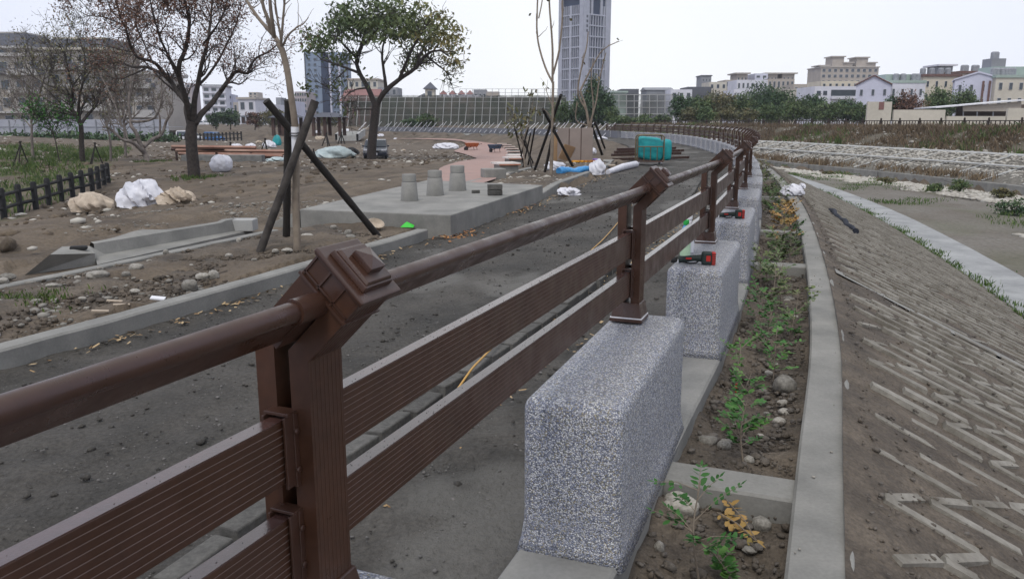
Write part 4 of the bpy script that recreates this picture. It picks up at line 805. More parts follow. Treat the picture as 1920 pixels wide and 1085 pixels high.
# --- pale gnarled pruned tree
base = G(281, 306); Yw = base.y; S_ = Yw / FPX; t = thing('gnarled_tree', base, 'pale leafless gnarled tree with thick pruned limbs beside the brown tree', 'tree')
T = Tree(9); d = lambda a, b, o=0: D(a, b, Yw + o)
for pts, a, b in [([base - Vector((0, 0, .3)), d(272, 290), d(262, 268), d(256, 250), d(247, 236), d(246, 222, .3), d(243, 190, .4), d(246, 150, .6), d(244, 110, .8)], 8, 2), ([d(272, 288), d(250, 268, -.6), d(228, 260, -1), d(206, 240, -1.3), d(192, 236, -1.4)], 6, 2.5), ([d(270, 275), d(285, 262, .4), d(303, 252, .8), d(312, 225, 1), d(322, 205, 1.2), d(310, 180, 1.3)], 6, 2.4),
                  ([d(247, 228), d(266, 228, -.4), d(288, 222, -.8), d(298, 205, -1), d(301, 178, -1.2), d(302, 150, -1.2)], 4, 1.4), ([d(228, 238, -1), d(222, 210, -1), d(205, 170, -.8), d(190, 140, -.6), d(180, 110, -.4)], 3, 1), ([d(300, 252), d(300, 225), d(297, 208), d(308, 188)], 3.4, 1.6), ([d(258, 260, 0), d(240, 262, .5), d(232, 236, .8), d(200, 230, 1)], 3, 1.5), ([d(222, 210, -1), d(214, 170, -1.6), d(212, 120, -1.8), d(206, 90, -2)], 2.4, .8)]:
    p, r_ = T.limb(pts, a * S_ * .66, b * S_ * .66, 8, .012); T.twigs(p, r_, 1, 1.0, 6, .5, .012, 3, .5)
tips = np.array(T.tips); c = tips[T.r.integers(0, len(tips), 260)] + T.r.normal(0, .15, (260, 3)); finish(t, T, MT['barkwhite'], leafcards(c, .06, T.r), MT['lf_olive'])
# --- dark slender trees at far left
def midtree(px_, py_, ptop, label, seed, spec, lm, nleaf, lsz, bark='bark', twl=1.5, Yov=None):
    base = G(px_, py_) if Yov is None else D(px_, py_, Yov); Y = base.y; S = Y / FPX; t = thing('bare_tree' if nleaf < 900 else 'leafy_tree', base, label, 'tree'); T = Tree(seed); dd = lambda a, b, o=0: D(a, b, Y + o)
    for pts, a, b, n_ in spec:
        p, r_ = T.limb([dd(*q) if not isinstance(q, Vector) else q for q in pts], a * S * .8, b * S * .8, 8, .015); T.twigs(p, r_, 2, twl * 1.25, int(n_ * 1.3), .3, .36 * S, 3, .3)
    tips = np.array(T.tips); tips = tips[tips[:, 2] > base.z + 1.6]; c = tips[T.r.integers(0, len(tips), nleaf)] + T.r.normal(0, .2, (nleaf, 3)); finish(t, T, MT[bark], leafcards(c, lsz, T.r), MT[lm])
midtree(155, 304, 70, 'dark twiggy tree behind the gnarled pale one, hiding the apartment block', 14, [([(155, 308), (153, 270), (152, 235), (146, 222), (136, 205), (134, 188, .4), (115, 170, .8), (98, 145, 1.2), (82, 115, 1.5)], 6.5, 1.2, 14), ([(152, 232), (166, 214, .5), (178, 200, 1), (190, 170, 1.5), (205, 130, 2), (214, 90, 2)], 4, 1, 14), ([(134, 190), (136, 165, -.5), (128, 140, -1), (120, 105, -1.2), (105, 80, -1.4)], 3.2, .9, 12), ([(146, 222), (150, 180, -1), (160, 140, -1.6), (158, 100, -2), (150, 75, -2)], 3.4, .9, 12), ([(115, 170, .8), (90, 160, 1.4), (66, 145, 2), (50, 125, 2)], 2, .7, 9)], 'lf_olive', 2600, .06, twl=1.5)
midtree(112, 305, 160, 'young yellow green sapling leaning in front of the grey hoarding', 15, [([(112, 305), (105, 270), (97, 245), (85, 232), (70, 225)], 1.4, .5, 8), ([(100, 255), (95, 235), (80, 222), (62, 220)], 1, .4, 8), ([(97, 245), (105, 228), (118, 222)], .9, .4, 7)], 'lf_fresh', 1100, .07, twl=.7)
midtree(207, 303, 150, 'thin dead grey tree between the dark tree and the gnarled one', 16, [([(208, 303), (206, 260), (198, 230), (190, 190), (188, 140), (182, 100)], 3, .6, 10), ([(200, 235), (215, 200, 1), (226, 160, 1.4), (232, 110, 1.8)], 2, .5, 9)], 'lf_olive', 500, .05, 'barkwhite', 1.2)
for bx, lab, sd in ((62, 'tangled bare grey tree in front of the mansard block at the far left', 41), (236, 'tangled bare grey tree right behind the gnarled pale one', 42)):
    midtree(bx, 296, 80, lab, sd, [([(bx, 298), (bx - 2, 262), (bx - 4, 225), (bx - 14, 180, .6), (bx - 30, 130, 1.2), (bx - 38, 96, 1.6)], 3.4, .8, 16), ([(bx - 4, 230), (bx + 8, 190, -.6), (bx + 22, 140, -1.2), (bx + 34, 100, -1.6)], 2.6, .7, 16), ([(bx - 3, 240), (bx - 24, 214, .8), (bx - 46, 186, 1.4)], 1.8, .6, 12), ([(bx - 2, 236), (bx + 26, 208, .8), (bx + 48, 176, 1.4)], 1.8, .6, 12), ([(bx - 4, 215), (bx - 1, 170, .5), (bx + 3, 110, .9)], 2, .6, 14)], 'lf_olive', 900, .05, 'barkwhite', 1.5)
# --- bare sapling with three poles in the near bed
Yn = P(557, 465, .1).y; base = P(557, 466, .1); t = thing('staked_sapling', base, 'pale bare forked sapling with white wrapping tied to three poles in the foreground bed', 'sapling')
T = Tree(30); S_ = Yn / FPX; d = lambda a, b, o=0: D(a, b, Yn + o)
T.limb([base - Vector((0, 0, .1)), d(555, 400), d(555, 330), d(554, 262), d(552, 225), d(546, 182), d(539, 135), d(530, 97), d(522, 82)], 7.2 * S_, 5.4 * S_, 12)
for pts, a, b in [([d(528, 92), d(517, 72, .1), d(503, 56, .15), d(483, 33, .2), d(455, -8, .3), d(440, -40, .4)], 4.4, 2), ([d(508, 62, .1), d(502, 35, .05), d(492, 5, 0), d(486, -50, -.1)], 4, 2.4), ([d(514, 70), d(511, 45, -.1), d(505, 0, -.15), d(502, -50, -.2)], 4, 2.4), ([d(528, 92), d(526, 66, -.1), d(521, 42, -.12), d(516, 0, -.15), d(514, -50, -.2)], 2.4, 1.4), ([d(527, 80), d(530, 45), d(533, 0), d(536, -50)], 2.6, 1.6), ([d(531, 85), d(540, 67, -.1), d(556, 52, -.15), d(570, 45, -.2), d(577, 35, -.2)], 2.2, .7)]:
    p, r_ = T.limb(pts, a * S_, b * S_, 8, .002); T.twigs(p, r_, 0, .25, 4, .3, .0035, 2, .4)
T.mb.build('trunk', MT['barkpale'], t, world=True, smooth=60)
MB().tube([d(554.5, 290), d(553.5, 262), d(552.8, 238)], 7.0 * S_, 14).build('wrapping', MT['white'], t, world=True, smooth=60)
for pyr in (249, 254): MB().tube([Vector((0, 0, 0)) + d(553, pyr) + Vector((math.cos(a) * .05, math.sin(a) * .05 - .01, .006 * math.sin(a))) for a in np.linspace(0, 6.28, 17)], .006, 6).build('rope', MT['black'], t, world=True)
for x0, y0, yb0, x1, y1, dy, r_, mm, lab in [(487, 473, P(487, 473, .1).y, 591, 189, 9.25, 7.3, 'stakegrey', 'grey weathered pole leaning right across the staked foreground sapling'), (537, 447, P(537, 447, .1).y, 541, 188, 9.75, 7.5, 'stake', 'black upright pole behind the staked foreground sapling'), (709, 443, P(709, 443, .1).y, 499, 189, 9.35, 7.0, 'stake', 'black pole leaning left down to the kerb from the foreground sapling')]:
    a, b = P(x0, y0, .08), D(x1, y1, dy); n_ = 14; rs = [r_ * S_ * (1 + .05 * math.sin(k_ * 1.9)) for k_ in range(n_ + 1)]
    o = MB().tube([a.lerp(b, k_ / n_) for k_ in range(n_ + 1)], rs, 10).build('support_pole', MT[mm], smooth=50); tag(o, lab, 'pole', 'poles staking the foreground sapling')
# --- other staked saplings: thin stems and black poles
def poles(cx, cy, ln, lab, grp, n=3, sp=13, lo=6, mm='stake', z=None):
    b0 = G(cx, cy, lo=lo) if z is None else P(cx, cy, z); Y = b0.y; tp = D(cx, cy - ln, Y)
    for k_ in range(n):
        a_ = 2 * math.pi * k_ / n + .6 + cx; r_ = px(sp, Y); ft = Vector((b0.x + r_ * math.cos(a_), b0.y + r_ * math.sin(a_), b0.z - .05)); up = (tp - ft); o = MB().tube([ft, ft + up * 1.12], max(.03, px(1.1, Y)), 6).build('support_pole', MT[mm], smooth=60); tag(o, lab, 'pole', grp)
    return b0
def sapling(bx, by, spec, label, z=.09, r0=4, lm=None, nl=0):
    base = P(bx, by, z); Y = base.y; S = Y / FPX; t = thing('staked_sapling', base, label, 'sapling'); T = Tree(int(bx)); dd = lambda a, b, o=0: D(a, b, Y + o)
    for pts, a, b in spec: p, r_ = T.limb([dd(*q) for q in pts], a * S, b * S, 7, .004); T.twigs(p, r_, 0, .35, 3, .5, .005, 2, .5)
    tips = np.array(T.tips); c = tips[T.r.integers(0, len(tips), max(nl, 8))] + T.r.normal(0, .1, (max(nl, 8), 3)); finish(t, T, MT['barkpale'], leafcards(c, .07, T.r), MT['lf_olive']); return base
sapling(1033, 330, [([(1033, 331), (1035, 270), (1036, 215), (1036, 152)], 3.6, 2.2), ([(1036, 155), (1022, 125, .2), (1010, 80, .3), (1008, 30, .3), (1012, -30, .3)], 2, 1.3), ([(1036, 152), (1036, 90), (1032, 40), (1028, -30)], 2.2, 1.4), ([(1037, 140), (1048, 95), (1054, 40), (1054, 5), (1060, -10)], 2, 1.2), ([(1036, 200), (1028, 180), (1024, 165)], 1, .5), ([(1010, 35, .3), (1016, 5, .3), (1016, -20, .3)], 1.2, .8)], 'tall thin bare sapling with three upright branches beside the wrapped panels')
pz = P(1033, 330, .09).y
for x0, y0, x1, y1, dyy, mm, lab in [(1002, 320, 1052, 178, .4, 'stake', 'black pole leaning right against the tall sapling with three branches'), (1075, 314, 1018, 205, .8, 'stake', 'black pole leaning left against the tall sapling with three branches'), (1021, 326, 1040, 236, -.2, 'stakegrey', 'grey pole close to the trunk of the tall sapling with three branches')]:
    a, b = P(x0, y0, .06), D(x1, y1, pz + dyy); o = MB().tube([a, b], 2.9 * pz / FPX, 8).build('support_pole', MT[mm], smooth=60); tag(o, lab, 'pole', 'poles staking the tall sapling')
sapling(1108, 296, [([(1108, 296), (1104, 240), (1098, 200), (1088, 170)], 3, 1.8), ([(1098, 205), (1084, 175), (1090, 130), (1100, 90), (1103, 60)], 1.8, 1), ([(1088, 170), (1108, 130), (1130, 95), (1160, 78)], 1.8, .7), ([(1104, 240), (1118, 190), (1124, 150), (1136, 100)], 1.8, .8), ([(1106, 250), (1112, 200), (1108, 150), (1112, 110)], 1.4, .7), ([(1100, 235), (1080, 225), (1082, 190)], 1.3, .8)], 'multi stemmed bare sapling with thin yellowish stems in front of the grey tower', nl=24)
pz = P(1108, 296, .09).y
for x0, y0, x1, y1, dyy, mm, lab in [(1076, 255, 1108, 222, .6, 'stake', 'short black pole leaning on the multi stemmed sapling'), (1130, 293, 1108, 232, .4, 'stake', 'black pole right of the wrapped panels, foot on the island soil'), (1134, 278, 1116, 230, .9, 'stake', 'thin black pole behind the one right of the wrapped panels')]:
    a, b = P(x0, y0, .06) if y0 > 260 else D(x0, y0, pz + .5), D(x1, y1, pz + dyy); o = MB().tube([a, b], 2.6 * pz / FPX, 8).build('support_pole', MT[mm], smooth=60); tag(o, lab, 'pole', 'poles staking the multi stemmed sapling')
sapling(984, 316, [([(984, 316), (982, 285), (978, 250), (970, 215)], 1.8, .8), ([(980, 262), (992, 230), (1000, 190)], 1.2, .6), ([(981, 270), (966, 245), (962, 205)], 1, .5)], 'small brown twiggy sapling inside the cluster of black poles', nl=150)
for k_, (x0, y0, x1, y1) in enumerate([(980, 318, 995, 250), (984, 318, 963, 232), (1000, 308, 978, 258), (990, 312, 1003, 240), (975, 302, 990, 240), (998, 320, 985, 262)]):
    a, b = P(x0, y0 - 2, .06), D(x1, y1, P(984, 316, .09).y + .2 * k_ - .4); o = MB().tube([a, b], 1.5 * a.y / FPX, 6).build('support_pole', MT['stake'], smooth=60); tag(o, 'thin black pole in the cluster beside the curved seat row', 'pole', 'black poles around the twiggy sapling')
for cx, cy, ln in [(38, 312, 42), (432, 300, 30), (497, 300, 36), (612, 274, 22), (640, 270, 20), (178, 308, 36), (588, 306, 24)]:
    poles(cx, cy, ln, 'thin black tripod pole left standing in the far yard', 'tripod poles of the far yard', 3, ln * .38, mm='stake')
# ------------------------------------------------------------------ far trees, hedges
def crownmb(rng, c, rx, rz_, ry, ncl, nper, lsz, kk=(.1, .6), pine=False):
    C_, K_ = [], []
    for _ in range(ncl):
        v = rng.normal(0, 1, 3); v /= np.linalg.norm(v); q = rng.random() ** .4; p = np.array(c) + v * q * np.array((rx, ry, rz_)) * rng.uniform(.75, 1.15)
        if pine: hfrac = (p[2] - c[2]) / rz_; p[:2] = np.array(c[:2]) + (p[:2] - np.array(c[:2])) * np.clip(.9 - .55 * hfrac, .25, 1.3)
        C_.append(p + rng.normal(0, 1, (nper, 3)) * np.array((rx, ry, rz_)) * .16); K_.append(np.clip(rng.uniform(*kk) + rng.normal(0, .08, nper), 0, 1))
    return leafcards(np.concatenate(C_), lsz, rng, k=np.concatenate(K_))
FT = np.random.default_rng(77)
def fartree(x, ytop, wpx, ybase, Y, lm, label, group=None, z0=None, pine=False, name='far_tree', trunk='bark', dens=1.0, cat='tree'):
    b = D(x, ybase, Y); tp = D(x, ytop, Y); hgt = tp.z - b.z; w_ = px(wpx, Y); t = thing(name, b, label, cat, group)
    zc = b.z + hgt * (.56 if not pine else .5); rz_ = hgt * (.44 if not pine else .5); n_ = int(np.clip(wpx * (ybase - ytop) / 22, 24, 150) * dens)
    T = Tree(int(x * 7 + ybase)); cen = np.array((b.x, b.y, zc))
    p, r_ = T.limb([b - Vector((0, 0, .4)), b + Vector((.03 * w_, 0, hgt * .3)), b + Vector((-.02 * w_, 0, hgt * .62))], hgt * .032, hgt * .014, 6); T.twigs(p, r_, 1, w_ * .3, 6, .5, hgt * .005, 3, .45)
    T.mb.build('trunk', MT[trunk], t, world=True, smooth=60); crownmb(FT, cen, w_ * .5, rz_, w_ * .42, n_, 26, max(.1, px(1.9, Y)), (.05, .75), pine).build('crown', MT[lm], t, world=True); return t
GR = 'trees on the far bank behind the fence'
right = [(1275, 186, 36, 232, 118, 'lf_dark', 'dark tree at the right edge of the netted frame'), (1305, 188, 52, 233, 120, 'lf_mid', 'rounded mid green tree next to the dark one beside the net'), (1340, 180, 60, 233, 122, 'lf_olive', 'olive tree behind the far railing, left of the tallest one'), (1362, 206, 40, 234, 112, 'lf_olive', 'low yellowish tree in front of the olive one'), (1385, 184, 56, 234, 124, 'lf_mid', 'green tree right of the low yellowish one'), (1422, 166, 60, 235, 126, 'lf_dark', 'tallest dark green tree of the far bank grove'), (1456, 172, 54, 235, 122, 'lf_dark', 'second tallest dark tree of the far bank grove'), (1440, 202, 50, 236, 112, 'lf_mid', 'green tree in front of the two tallest'), (1490, 192, 50, 236, 118, 'lf_mid', 'light green tree right of the tallest pair'), (1520, 184, 46, 236, 124, 'lf_dark', 'layered dark tree in front of the white flat roofed house'), (1550, 198, 54, 236, 114, 'lf_mid', 'bushy green tree below the white flat roofed house'), (1588, 194, 52, 236, 115, 'lf_dark', 'dark bushy tree below the white house, near the cream wall'), (1612, 200, 36, 236, 112, 'lf_mid', 'green tree touching the left end of the cream wall'), (1320, 208, 40, 234, 108, 'lf_mid', 'small bush like tree below the rounded mid green one'), (1402, 212, 34, 235, 106, 'lf_olive', 'small rusty tree low in the grove'), (1290, 210, 34, 234, 108, 'lf_olive', 'small sparse tree near the net frame')]
for x, yt, w_, yb_, Y, lm, lab in right: fartree(x, yt - 7, w_ * 1.12, yb_, Y, lm, lab, GR)
for x, yt, w_, yb_, Y, lm, lab in [(1700, 172, 52, 236, 98, 'lf_brown', 'dark withered tree behind the left part of the cream wall'), (1755, 164, 60, 236, 100, 'lf_mid', 'green tree behind the cream wall, left of the sloping roof'), (1806, 168, 50, 236, 101, 'lf_mid', 'green tree behind the low end of the sloping roof'), (1672, 182, 40, 236, 99, 'lf_dark', 'dark bushy tree just behind the upper corner of the cream wall')]: fartree(x, yt, w_, yb_, Y, lm, lab)
fartree(1112, 146, 50, 238, 128, 'lf_dark', 'tall dark conical evergreen at the foot of the grey tower', pine=True, name='conical_tree', dens=1.6); fartree(1130, 172, 46, 238, 124, 'lf_dark', 'bushy evergreen right of the conical one', dens=1.3); fartree(1092, 182, 44, 238, 124, 'lf_dark', 'dark evergreen left of the conical one'); fartree(1060, 194, 56, 238, 126, 'lf_mid', 'wide green tree behind the wrapped panels'); fartree(1146, 200, 30, 238, 118, 'lf_mid', 'light green bush like tree in front of the evergreens')
for x, w_, lab in [(1165, 40, 'green shrub below the net frame near the evergreens'), (1205, 44, 'green shrub in the middle below the net frame'), (1240, 34, 'yellowish shrub below the right end of the net frame')]: fartree(x, 216, w_, 239, 112, 'lf_mid', lab, name='shrub', cat='shrub')
fartree(800, 214, 44, 240, 150, 'lf_mid', 'green bush below the grey roofed house', name='shrub', cat='shrub'); fartree(770, 222, 30, 240, 148, 'lf_dark', 'small dark bush left of the one below the grey roofed house', name='shrub', cat='shrub')
for x, yt, w_, lm, lab in [(350, 196, 36, 'lf_mid', 'green tree between the apartment block and the brown tree trunk'), (405, 210, 34, 'lf_dark', 'dark green tree below the white balconied block'), (432, 206, 40, 'lf_dark', 'wide dark green tree in front of the pale low buildings'), (325, 188, 30, 'lf_olive', 'olive tree at the right end of the apartment block'), (515, 206, 60, 'lf_olive', 'dark olive tree behind the left shelter'), (478, 210, 30, 'lf_brown', 'reddish sparse tree left of the shelters'), (620, 212, 44, 'lf_olive', 'straggly olive tree right of the shelters')]: fartree(x, yt, w_, 240, 150 if x < 600 else 130, lm, lab)
# hedge in front of the hoarding
C_ = []; rng = np.random.default_rng(8)
hd = thing('hedge', D(150, 270, 95), 'low dark green hedge along the foot of the grey hoarding', 'hedge'); pts = []
for _ in range(500): x = rng.uniform(-40, 330); q = np.array(tuple(D(x, rng.uniform(256, 274), 98 + rng.normal(0, .6)))); pts.append(q + rng.normal(0, .35, (12, 3)))
leafcards(np.concatenate(pts), .22, rng).build('foliage', MT['lf_dark'], hd, world=True)
q = MB(); q.tube([D(-60, 275, 98) - Vector((0, 0, .3)), D(140, 275, 98) - Vector((0, 0, .3)), D(335, 272, 98) - Vector((0, 0, .3))], .12, 6); q.build('stems', MT['bark'], hd, world=True)
# ================================================================== BUILDINGS AND FAR STRUCTURES
MT['slate'] = mat('slate', (.095, .10, .12), (.07, .075, .09), sc=2)
MT['frame'] = mat('frame', (.45, .45, .47), (.42, .42, .44), sc=3)
def wallmat(n, c): MT[n] = mat(n, c, tuple(q * .84 for q in c), sc=.35, fine=.92, finesc=4); return MT[n]
for n, c in dict(w_beige=(.44, .405, .365), w_white=(.66, .66, .72), w_cream=(.58, .54, .46), w_lav=(.58, .59, .70), w_yell=(.62, .56, .45), w_grey=(.26, .27, .29), w_tower=(.40, .415, .48), w_blue=(.22, .28, .38), w_bluedark=(.025, .04, .08), w_pink=(.42, .37, .38), w_tan=(.42, .37, .32), w_dgrey=(.10, .105, .12), w_red=(.24, .125, .115), w_mint=(.35, .43, .39), w_brown=(.12, .09, .075), w_pale=(.43, .42, .41)).items(): wallmat(n, c)
def bld(name, label, x0, x1, ytop, Y, wall, dep=10.0, rz=0.0, z0=-.5, cat='building', nf=0, nc=0, win=(.45, .5), winm='glass', fy=(0, 1), band=None, roof=None, roofm='slate', roofh=0, over=.4, frame=True, side=True, group=None):
    """box building facing the camera; x0..x1, ytop in photo pixels at distance Y"""
    a, b = D(x0, ytop, Y), D(x1, ytop, Y); w_ = b.x - a.x; h = a.z - z0; cx = (a.x + b.x) / 2
    t = thing(name, (cx, Y, z0), label, cat, group, rz=rz)
    MB().box((0, dep / 2, h / 2), (w_, dep, h)).build('wall', MT[wall], t)
    if nf:
        H0 = h * fy[0]; fh = h * (fy[1] - fy[0]) / nf; cw = w_ / nc; ww, wh = cw * win[0], fh * win[1]; me = None
        def mkw(loc, rot=0):
            nonlocal me
            if me is None:
                f = MB().box((0, 0, 0), (ww * 1.14, .16, wh * 1.12)).build('window', MT['frame'] if frame else MT[winm], t); g = MB().box((0, -.06, 0), (ww, .12, wh)); g.box((0, -.13, 0), (ww * .05, .02, wh)); pn = g.build('pane', MT[winm], f); me = f; o = f
            else: o = me.copy(); COL.objects.link(o); o.parent = t; c_ = me.children[0].copy(); COL.objects.link(c_); c_.parent = o
            o.location = loc; o.rotation_euler = (0, 0, rot)
        for i in range(nf):
            for j in range(nc): mkw((-w_ / 2 + cw * (j + .5), -.02, H0 + fh * (i + .52)))
        if band:
            for i in range(nf + 1): MB().box((0, -.22, H0 + fh * i), (w_ * 1.01, .5, fh * .12)).build('band', MT[band], t)
    if roof == 'flat': MB().box((0, dep / 2, h + .25), (w_ + over * 2, dep + over * 2, .5)).build('roof', MT[roofm], t)
    if roof == 'hip' or roof == 'gable':
        q = MB(); k = .12 if roof == 'hip' else 1.0; rw = (w_ / 2 - roofh * .8 if roof == 'hip' else w_ / 2 + over); rw = max(rw, .05)
        X, Yd = w_ / 2 + over, dep / 2 + over; q.add([(-X, dep / 2 - Yd, h), (X, dep / 2 - Yd, h), (X, dep / 2 + Yd, h), (-X, dep / 2 + Yd, h), (-rw, dep / 2, h + roofh), (rw, dep / 2, h + roofh)], [(0, 1, 5, 4), (1, 2, 5), (2, 3, 4, 5), (3, 0, 4), (0, 3, 2, 1)]); q.build('roof', MT[roofm], t)
    if roof == 'front':                           # gable facing the camera
        q = MB(); X = w_ / 2 + over; q.prism([(-X, h), (0, h + roofh), (X, h), (X, h + .25), (0, h + roofh + .3), (-X, h + .25)], -over, dep + over, 1); q.build('roof', MT[roofm], t); q = MB(); q.prism([(-w_ / 2, h), (w_ / 2, h), (0, h + roofh)], 0, dep, 1); q.build('gable', MT[wall], t)
    if roof == 'mansard':
        q = MB(); q.box((0, dep / 2, h + roofh / 2), (w_ + over, dep + over, roofh), top=(.86, .7)); q.build('roof', MT[roofm], t); MB().box((0, dep / 2, h), (w_ + over * 2.4, dep + over * 2.4, .35)).build('cornice', MT['w_cream'], t); MB().box((0, dep / 2, h + roofh + .1), (w_ * .87, dep * .72, .25)).build('ridge', MT['w_cream'], t)
    return t, w_, h
# --- left apartment block: three mansard-roofed fronts
for i, (x0, x1, yt, rh, dy) in enumerate([(-70, 78, 106, 0, 0), (84, 196, 92, 1.7, 2.5), (204, 288, 140, 0, 4)]):
    Y = 130 + dy; t, w_, h = bld('apartment_building', ['beige apartment block with slate mansard roof and white balconies at the left edge', 'middle beige mansard roofed block half hidden by the dark twiggy tree', 'right beige mansard roofed block hidden behind the gnarled tree'][i], x0, x1, yt, Y, 'w_beige', 12, 0, 0, nf=4, nc=5 if i == 0 else 4, win=(.5, .5), fy=(.02, .98), roof='mansard' if rh else 'flat', roofm='slate' if rh else 'w_pale', roofh=rh, over=.6)
    if i == 0:
        wu = px(112, Y); MB().box((-w_ / 2 + wu / 2, 6, h + .65), (wu, 10, 1.3)).build('attic_wall', MT['w_beige'], t); MB().box((-w_ / 2 + wu / 2, 6, h + 1.45), (wu + 1.2, 11.2, .35)).build('attic_cornice', MT['w_pale'], t)
        q = MB(); q.box((-w_ / 2 + wu / 2, 6, h + 2.7), (wu + .4, 10.4, 2.2), top=(.66, .6)); q.build('mansard', MT['slate'], t); MB().box((-w_ / 2 + wu / 2, 6, h + 3.85), (wu * .7, 6.4, .22)).build('ridge', MT['w_pale'], t)
        for xs in (.18, .40): MB().box((-w_ / 2 + wu * (xs + .42), .95, h + .7), (1.3, .12, .7)).build('attic_window', MT['glass'], t)
    fh = h * .96 / 4
    for f_ in (1, 2, 3): 
        for xs in (-.27, .27): MB().box((xs * w_, -.6, h * .02 + fh * f_ + .55), (w_ * .38, 1.1, .9)).build('balcony', MT['w_pale'], t); 
    MB().box((0, -.5, h * .02 + fh * .98), (w_ * 1.03, 1.4, .3)).build('ledge', MT['w_pale'], t)
    q = MB(); q.box((0, -.3, h * .80), (w_ * 1.02, 1.2, .9), top=(1, .35)); q.build('slate_skirt', MT['slate'], t)
bld('apartment_building', 'recessed dark link between the first two mansard blocks', 76, 86, 112, 137, 'w_brown', 8, 0, 0, nf=4, nc=1, win=(.4, .4))
# --- grey hoarding
HB = thing('hoarding', D(140, 256, 100), 'long pale grey panel hoarding below the apartment blocks', 'hoarding'); MT['hoard'] = mat('hoard', (.36, .37, .42), (.31, .32, .37), sc=.6)
hpx = np.arange(-60, 345, 27.0)
for i in range(len(hpx) - 1):
    a, b = D(hpx[i], 258, 100), D(hpx[i + 1], 258, 100); tp = D(hpx[i], 224, 100); MB().box(((a.x + b.x) / 2, 100, (a.z + tp.z) / 2), (b.x - a.x - .03, .08, tp.z - a.z)).build('panel', MT['hoard'], HB, world=True); MB().box((a.x, 99.9, (a.z + tp.z) / 2 - .3), (.1, .12, tp.z - a.z + .5)).build('post', MT['steelgrey'], HB, world=True)
a, b = D(-60, 238, 100), D(345, 238, 100); MB().box(((a.x + b.x) / 2, 99.93, a.z), (b.x - a.x, .06, .07)).build('rail', MT['steelgrey'], HB, world=True)
# --- distant blocks, left
bld('apartment_building', 'white stepped apartment block with balconies seen through the brown tree fork', 380, 421, 162, 260, 'w_white', 14, .2, 0, nf=6, nc=3, win=(.6, .45), band='w_white', roof='flat', roofm='w_grey')
bld('apartment_building', 'narrow white block right of the stepped one', 421, 437, 177, 270, 'w_lav', 12, .2, 0, nf=5, nc=1, win=(.4, .4)); bld('apartment_building', 'thin pale tower at the left of the stepped white block', 347, 358, 156, 300, 'w_pink', 8, 0, 0, nf=7, nc=1, win=(.4, .4))
bld('house', 'low beige house with a flat roof left of the shelters', 437, 462, 192, 240, 'w_beige', 12, 0, 0, nf=2, nc=3); bld('house', 'white house with brown upper storey left of the staked sapling', 446, 478, 186, 220, 'w_white', 12, 0, 0, nf=2, nc=2, roof='flat', roofm='w_beige'); bld('house', 'small brown rooftop tower above the white house', 466, 482, 173, 226, 'w_beige', 5, 0, 0, nf=3, nc=2, fy=(.7, 1)); bld('house', 'white low house directly left of the staked sapling', 478, 516, 196, 230, 'w_white', 12, 0, 0, nf=2, nc=3); bld('house', 'grey stair tower above the white low house', 517, 526, 183, 240, 'w_grey', 6, 0, 0)
bld('house', 'pale low building between the sapling and the pink block', 524, 553, 190, 250, 'w_lav', 12, 0, 0, nf=2, nc=3); bld('apartment_building', 'pinkish block with rows of windows left of the blue tower', 552, 574, 172, 300, 'w_pink', 14, 0, 0, nf=6, nc=5, win=(.6, .5))
# blue-grey tower
t, w_, h = bld('tower', 'blue grey residential tower behind the green tree', 571, 650, 98, 330, 'w_blue', 18, .12, 0, nf=0)
for x_, ww, mm, dp in ((-.02, .2, 'w_bluedark', .3), (.30, .05, 'w_lav', .6), (-.495, .02, 'w_dgrey', .5), (.08, .04, 'w_lav', .6), (.49, .03, 'w_dgrey', .5)): MB().box((x_ * w_, -dp / 2, h * .5), (ww * w_, dp, h * .99)).build('pier', MT[mm], t)
wmb = None
for i in range(12):
    for xs in (-.40, -.26, .16, .24, .38):
        if wmb is None: wmb = MB().box((0, 0, 0), (w_ * .055, .4, h * .03)).build('window', MT['glass'], t); o = wmb
        else: o = wmb.copy(); COL.objects.link(o); o.parent = t
        o.location = (xs * w_, -.08, h * (.1 + .073 * i))
bld('apartment_building', 'beige block right of the blue tower behind the green tree trunk', 652, 708, 150, 290, 'w_cream', 14, 0, 0, nf=5, nc=5, roof='flat', roofm='w_tan'); bld('apartment_building', 'dark roofed grey block right of the beige one behind the green tree', 708, 745, 164, 280, 'w_grey', 12, 0, 0, nf=4, nc=3); bld('house', 'white house with terrace left of the grey roofed house', 742, 772, 182, 240, 'w_white', 10, 0, 0, nf=3, nc=2)
bld('temple_hall', 'brown temple hall with a broad red tiled roof left of the green tree trunk', 645, 700, 190, 165, 'w_brown', 12, 0, -.5, roof='gable', roofm='w_red', roofh=2.6, over=.8, nf=1, nc=5, win=(.3, .6), frame=False, winm='w_red')
t, w_, h = bld('house', 'pale house with grey hipped roofs right of the green tree', 783, 816, 184, 190, 'w_cream', 9, 0, -.5, nf=4, nc=2, win=(.5, .5), fy=(.1, 1), roof='hip', roofm='slate', roofh=1.2, over=.5); 
t, w_, h = bld('house', 'small pavilion tower with a pointed grey roof above the pale house', 797, 814, 167, 188, 'w_cream', 4, 0, 4, nf=1, nc=1, fy=(.5, 1), roof='hip', roofm='slate', roofh=1.6, over=.5)
t, w_, h = bld('house', 'long low white building carrying four small pagoda roofs', 814, 900, 179, 230, 'w_white', 10, 0, -.5, nf=1, nc=10, fy=(.6, 1))
for i, xp in enumerate((831, 848, 865, 881)): bld('pavilion', 'small brown pagoda roof on the long low white building', xp - 6.5, xp + 6.5, 177, 229, 'w_white', 2, 0, 7, roof='hip', roofm='w_red', roofh=1.1, over=.15, group='four pagoda roofs', cat='pavilion')
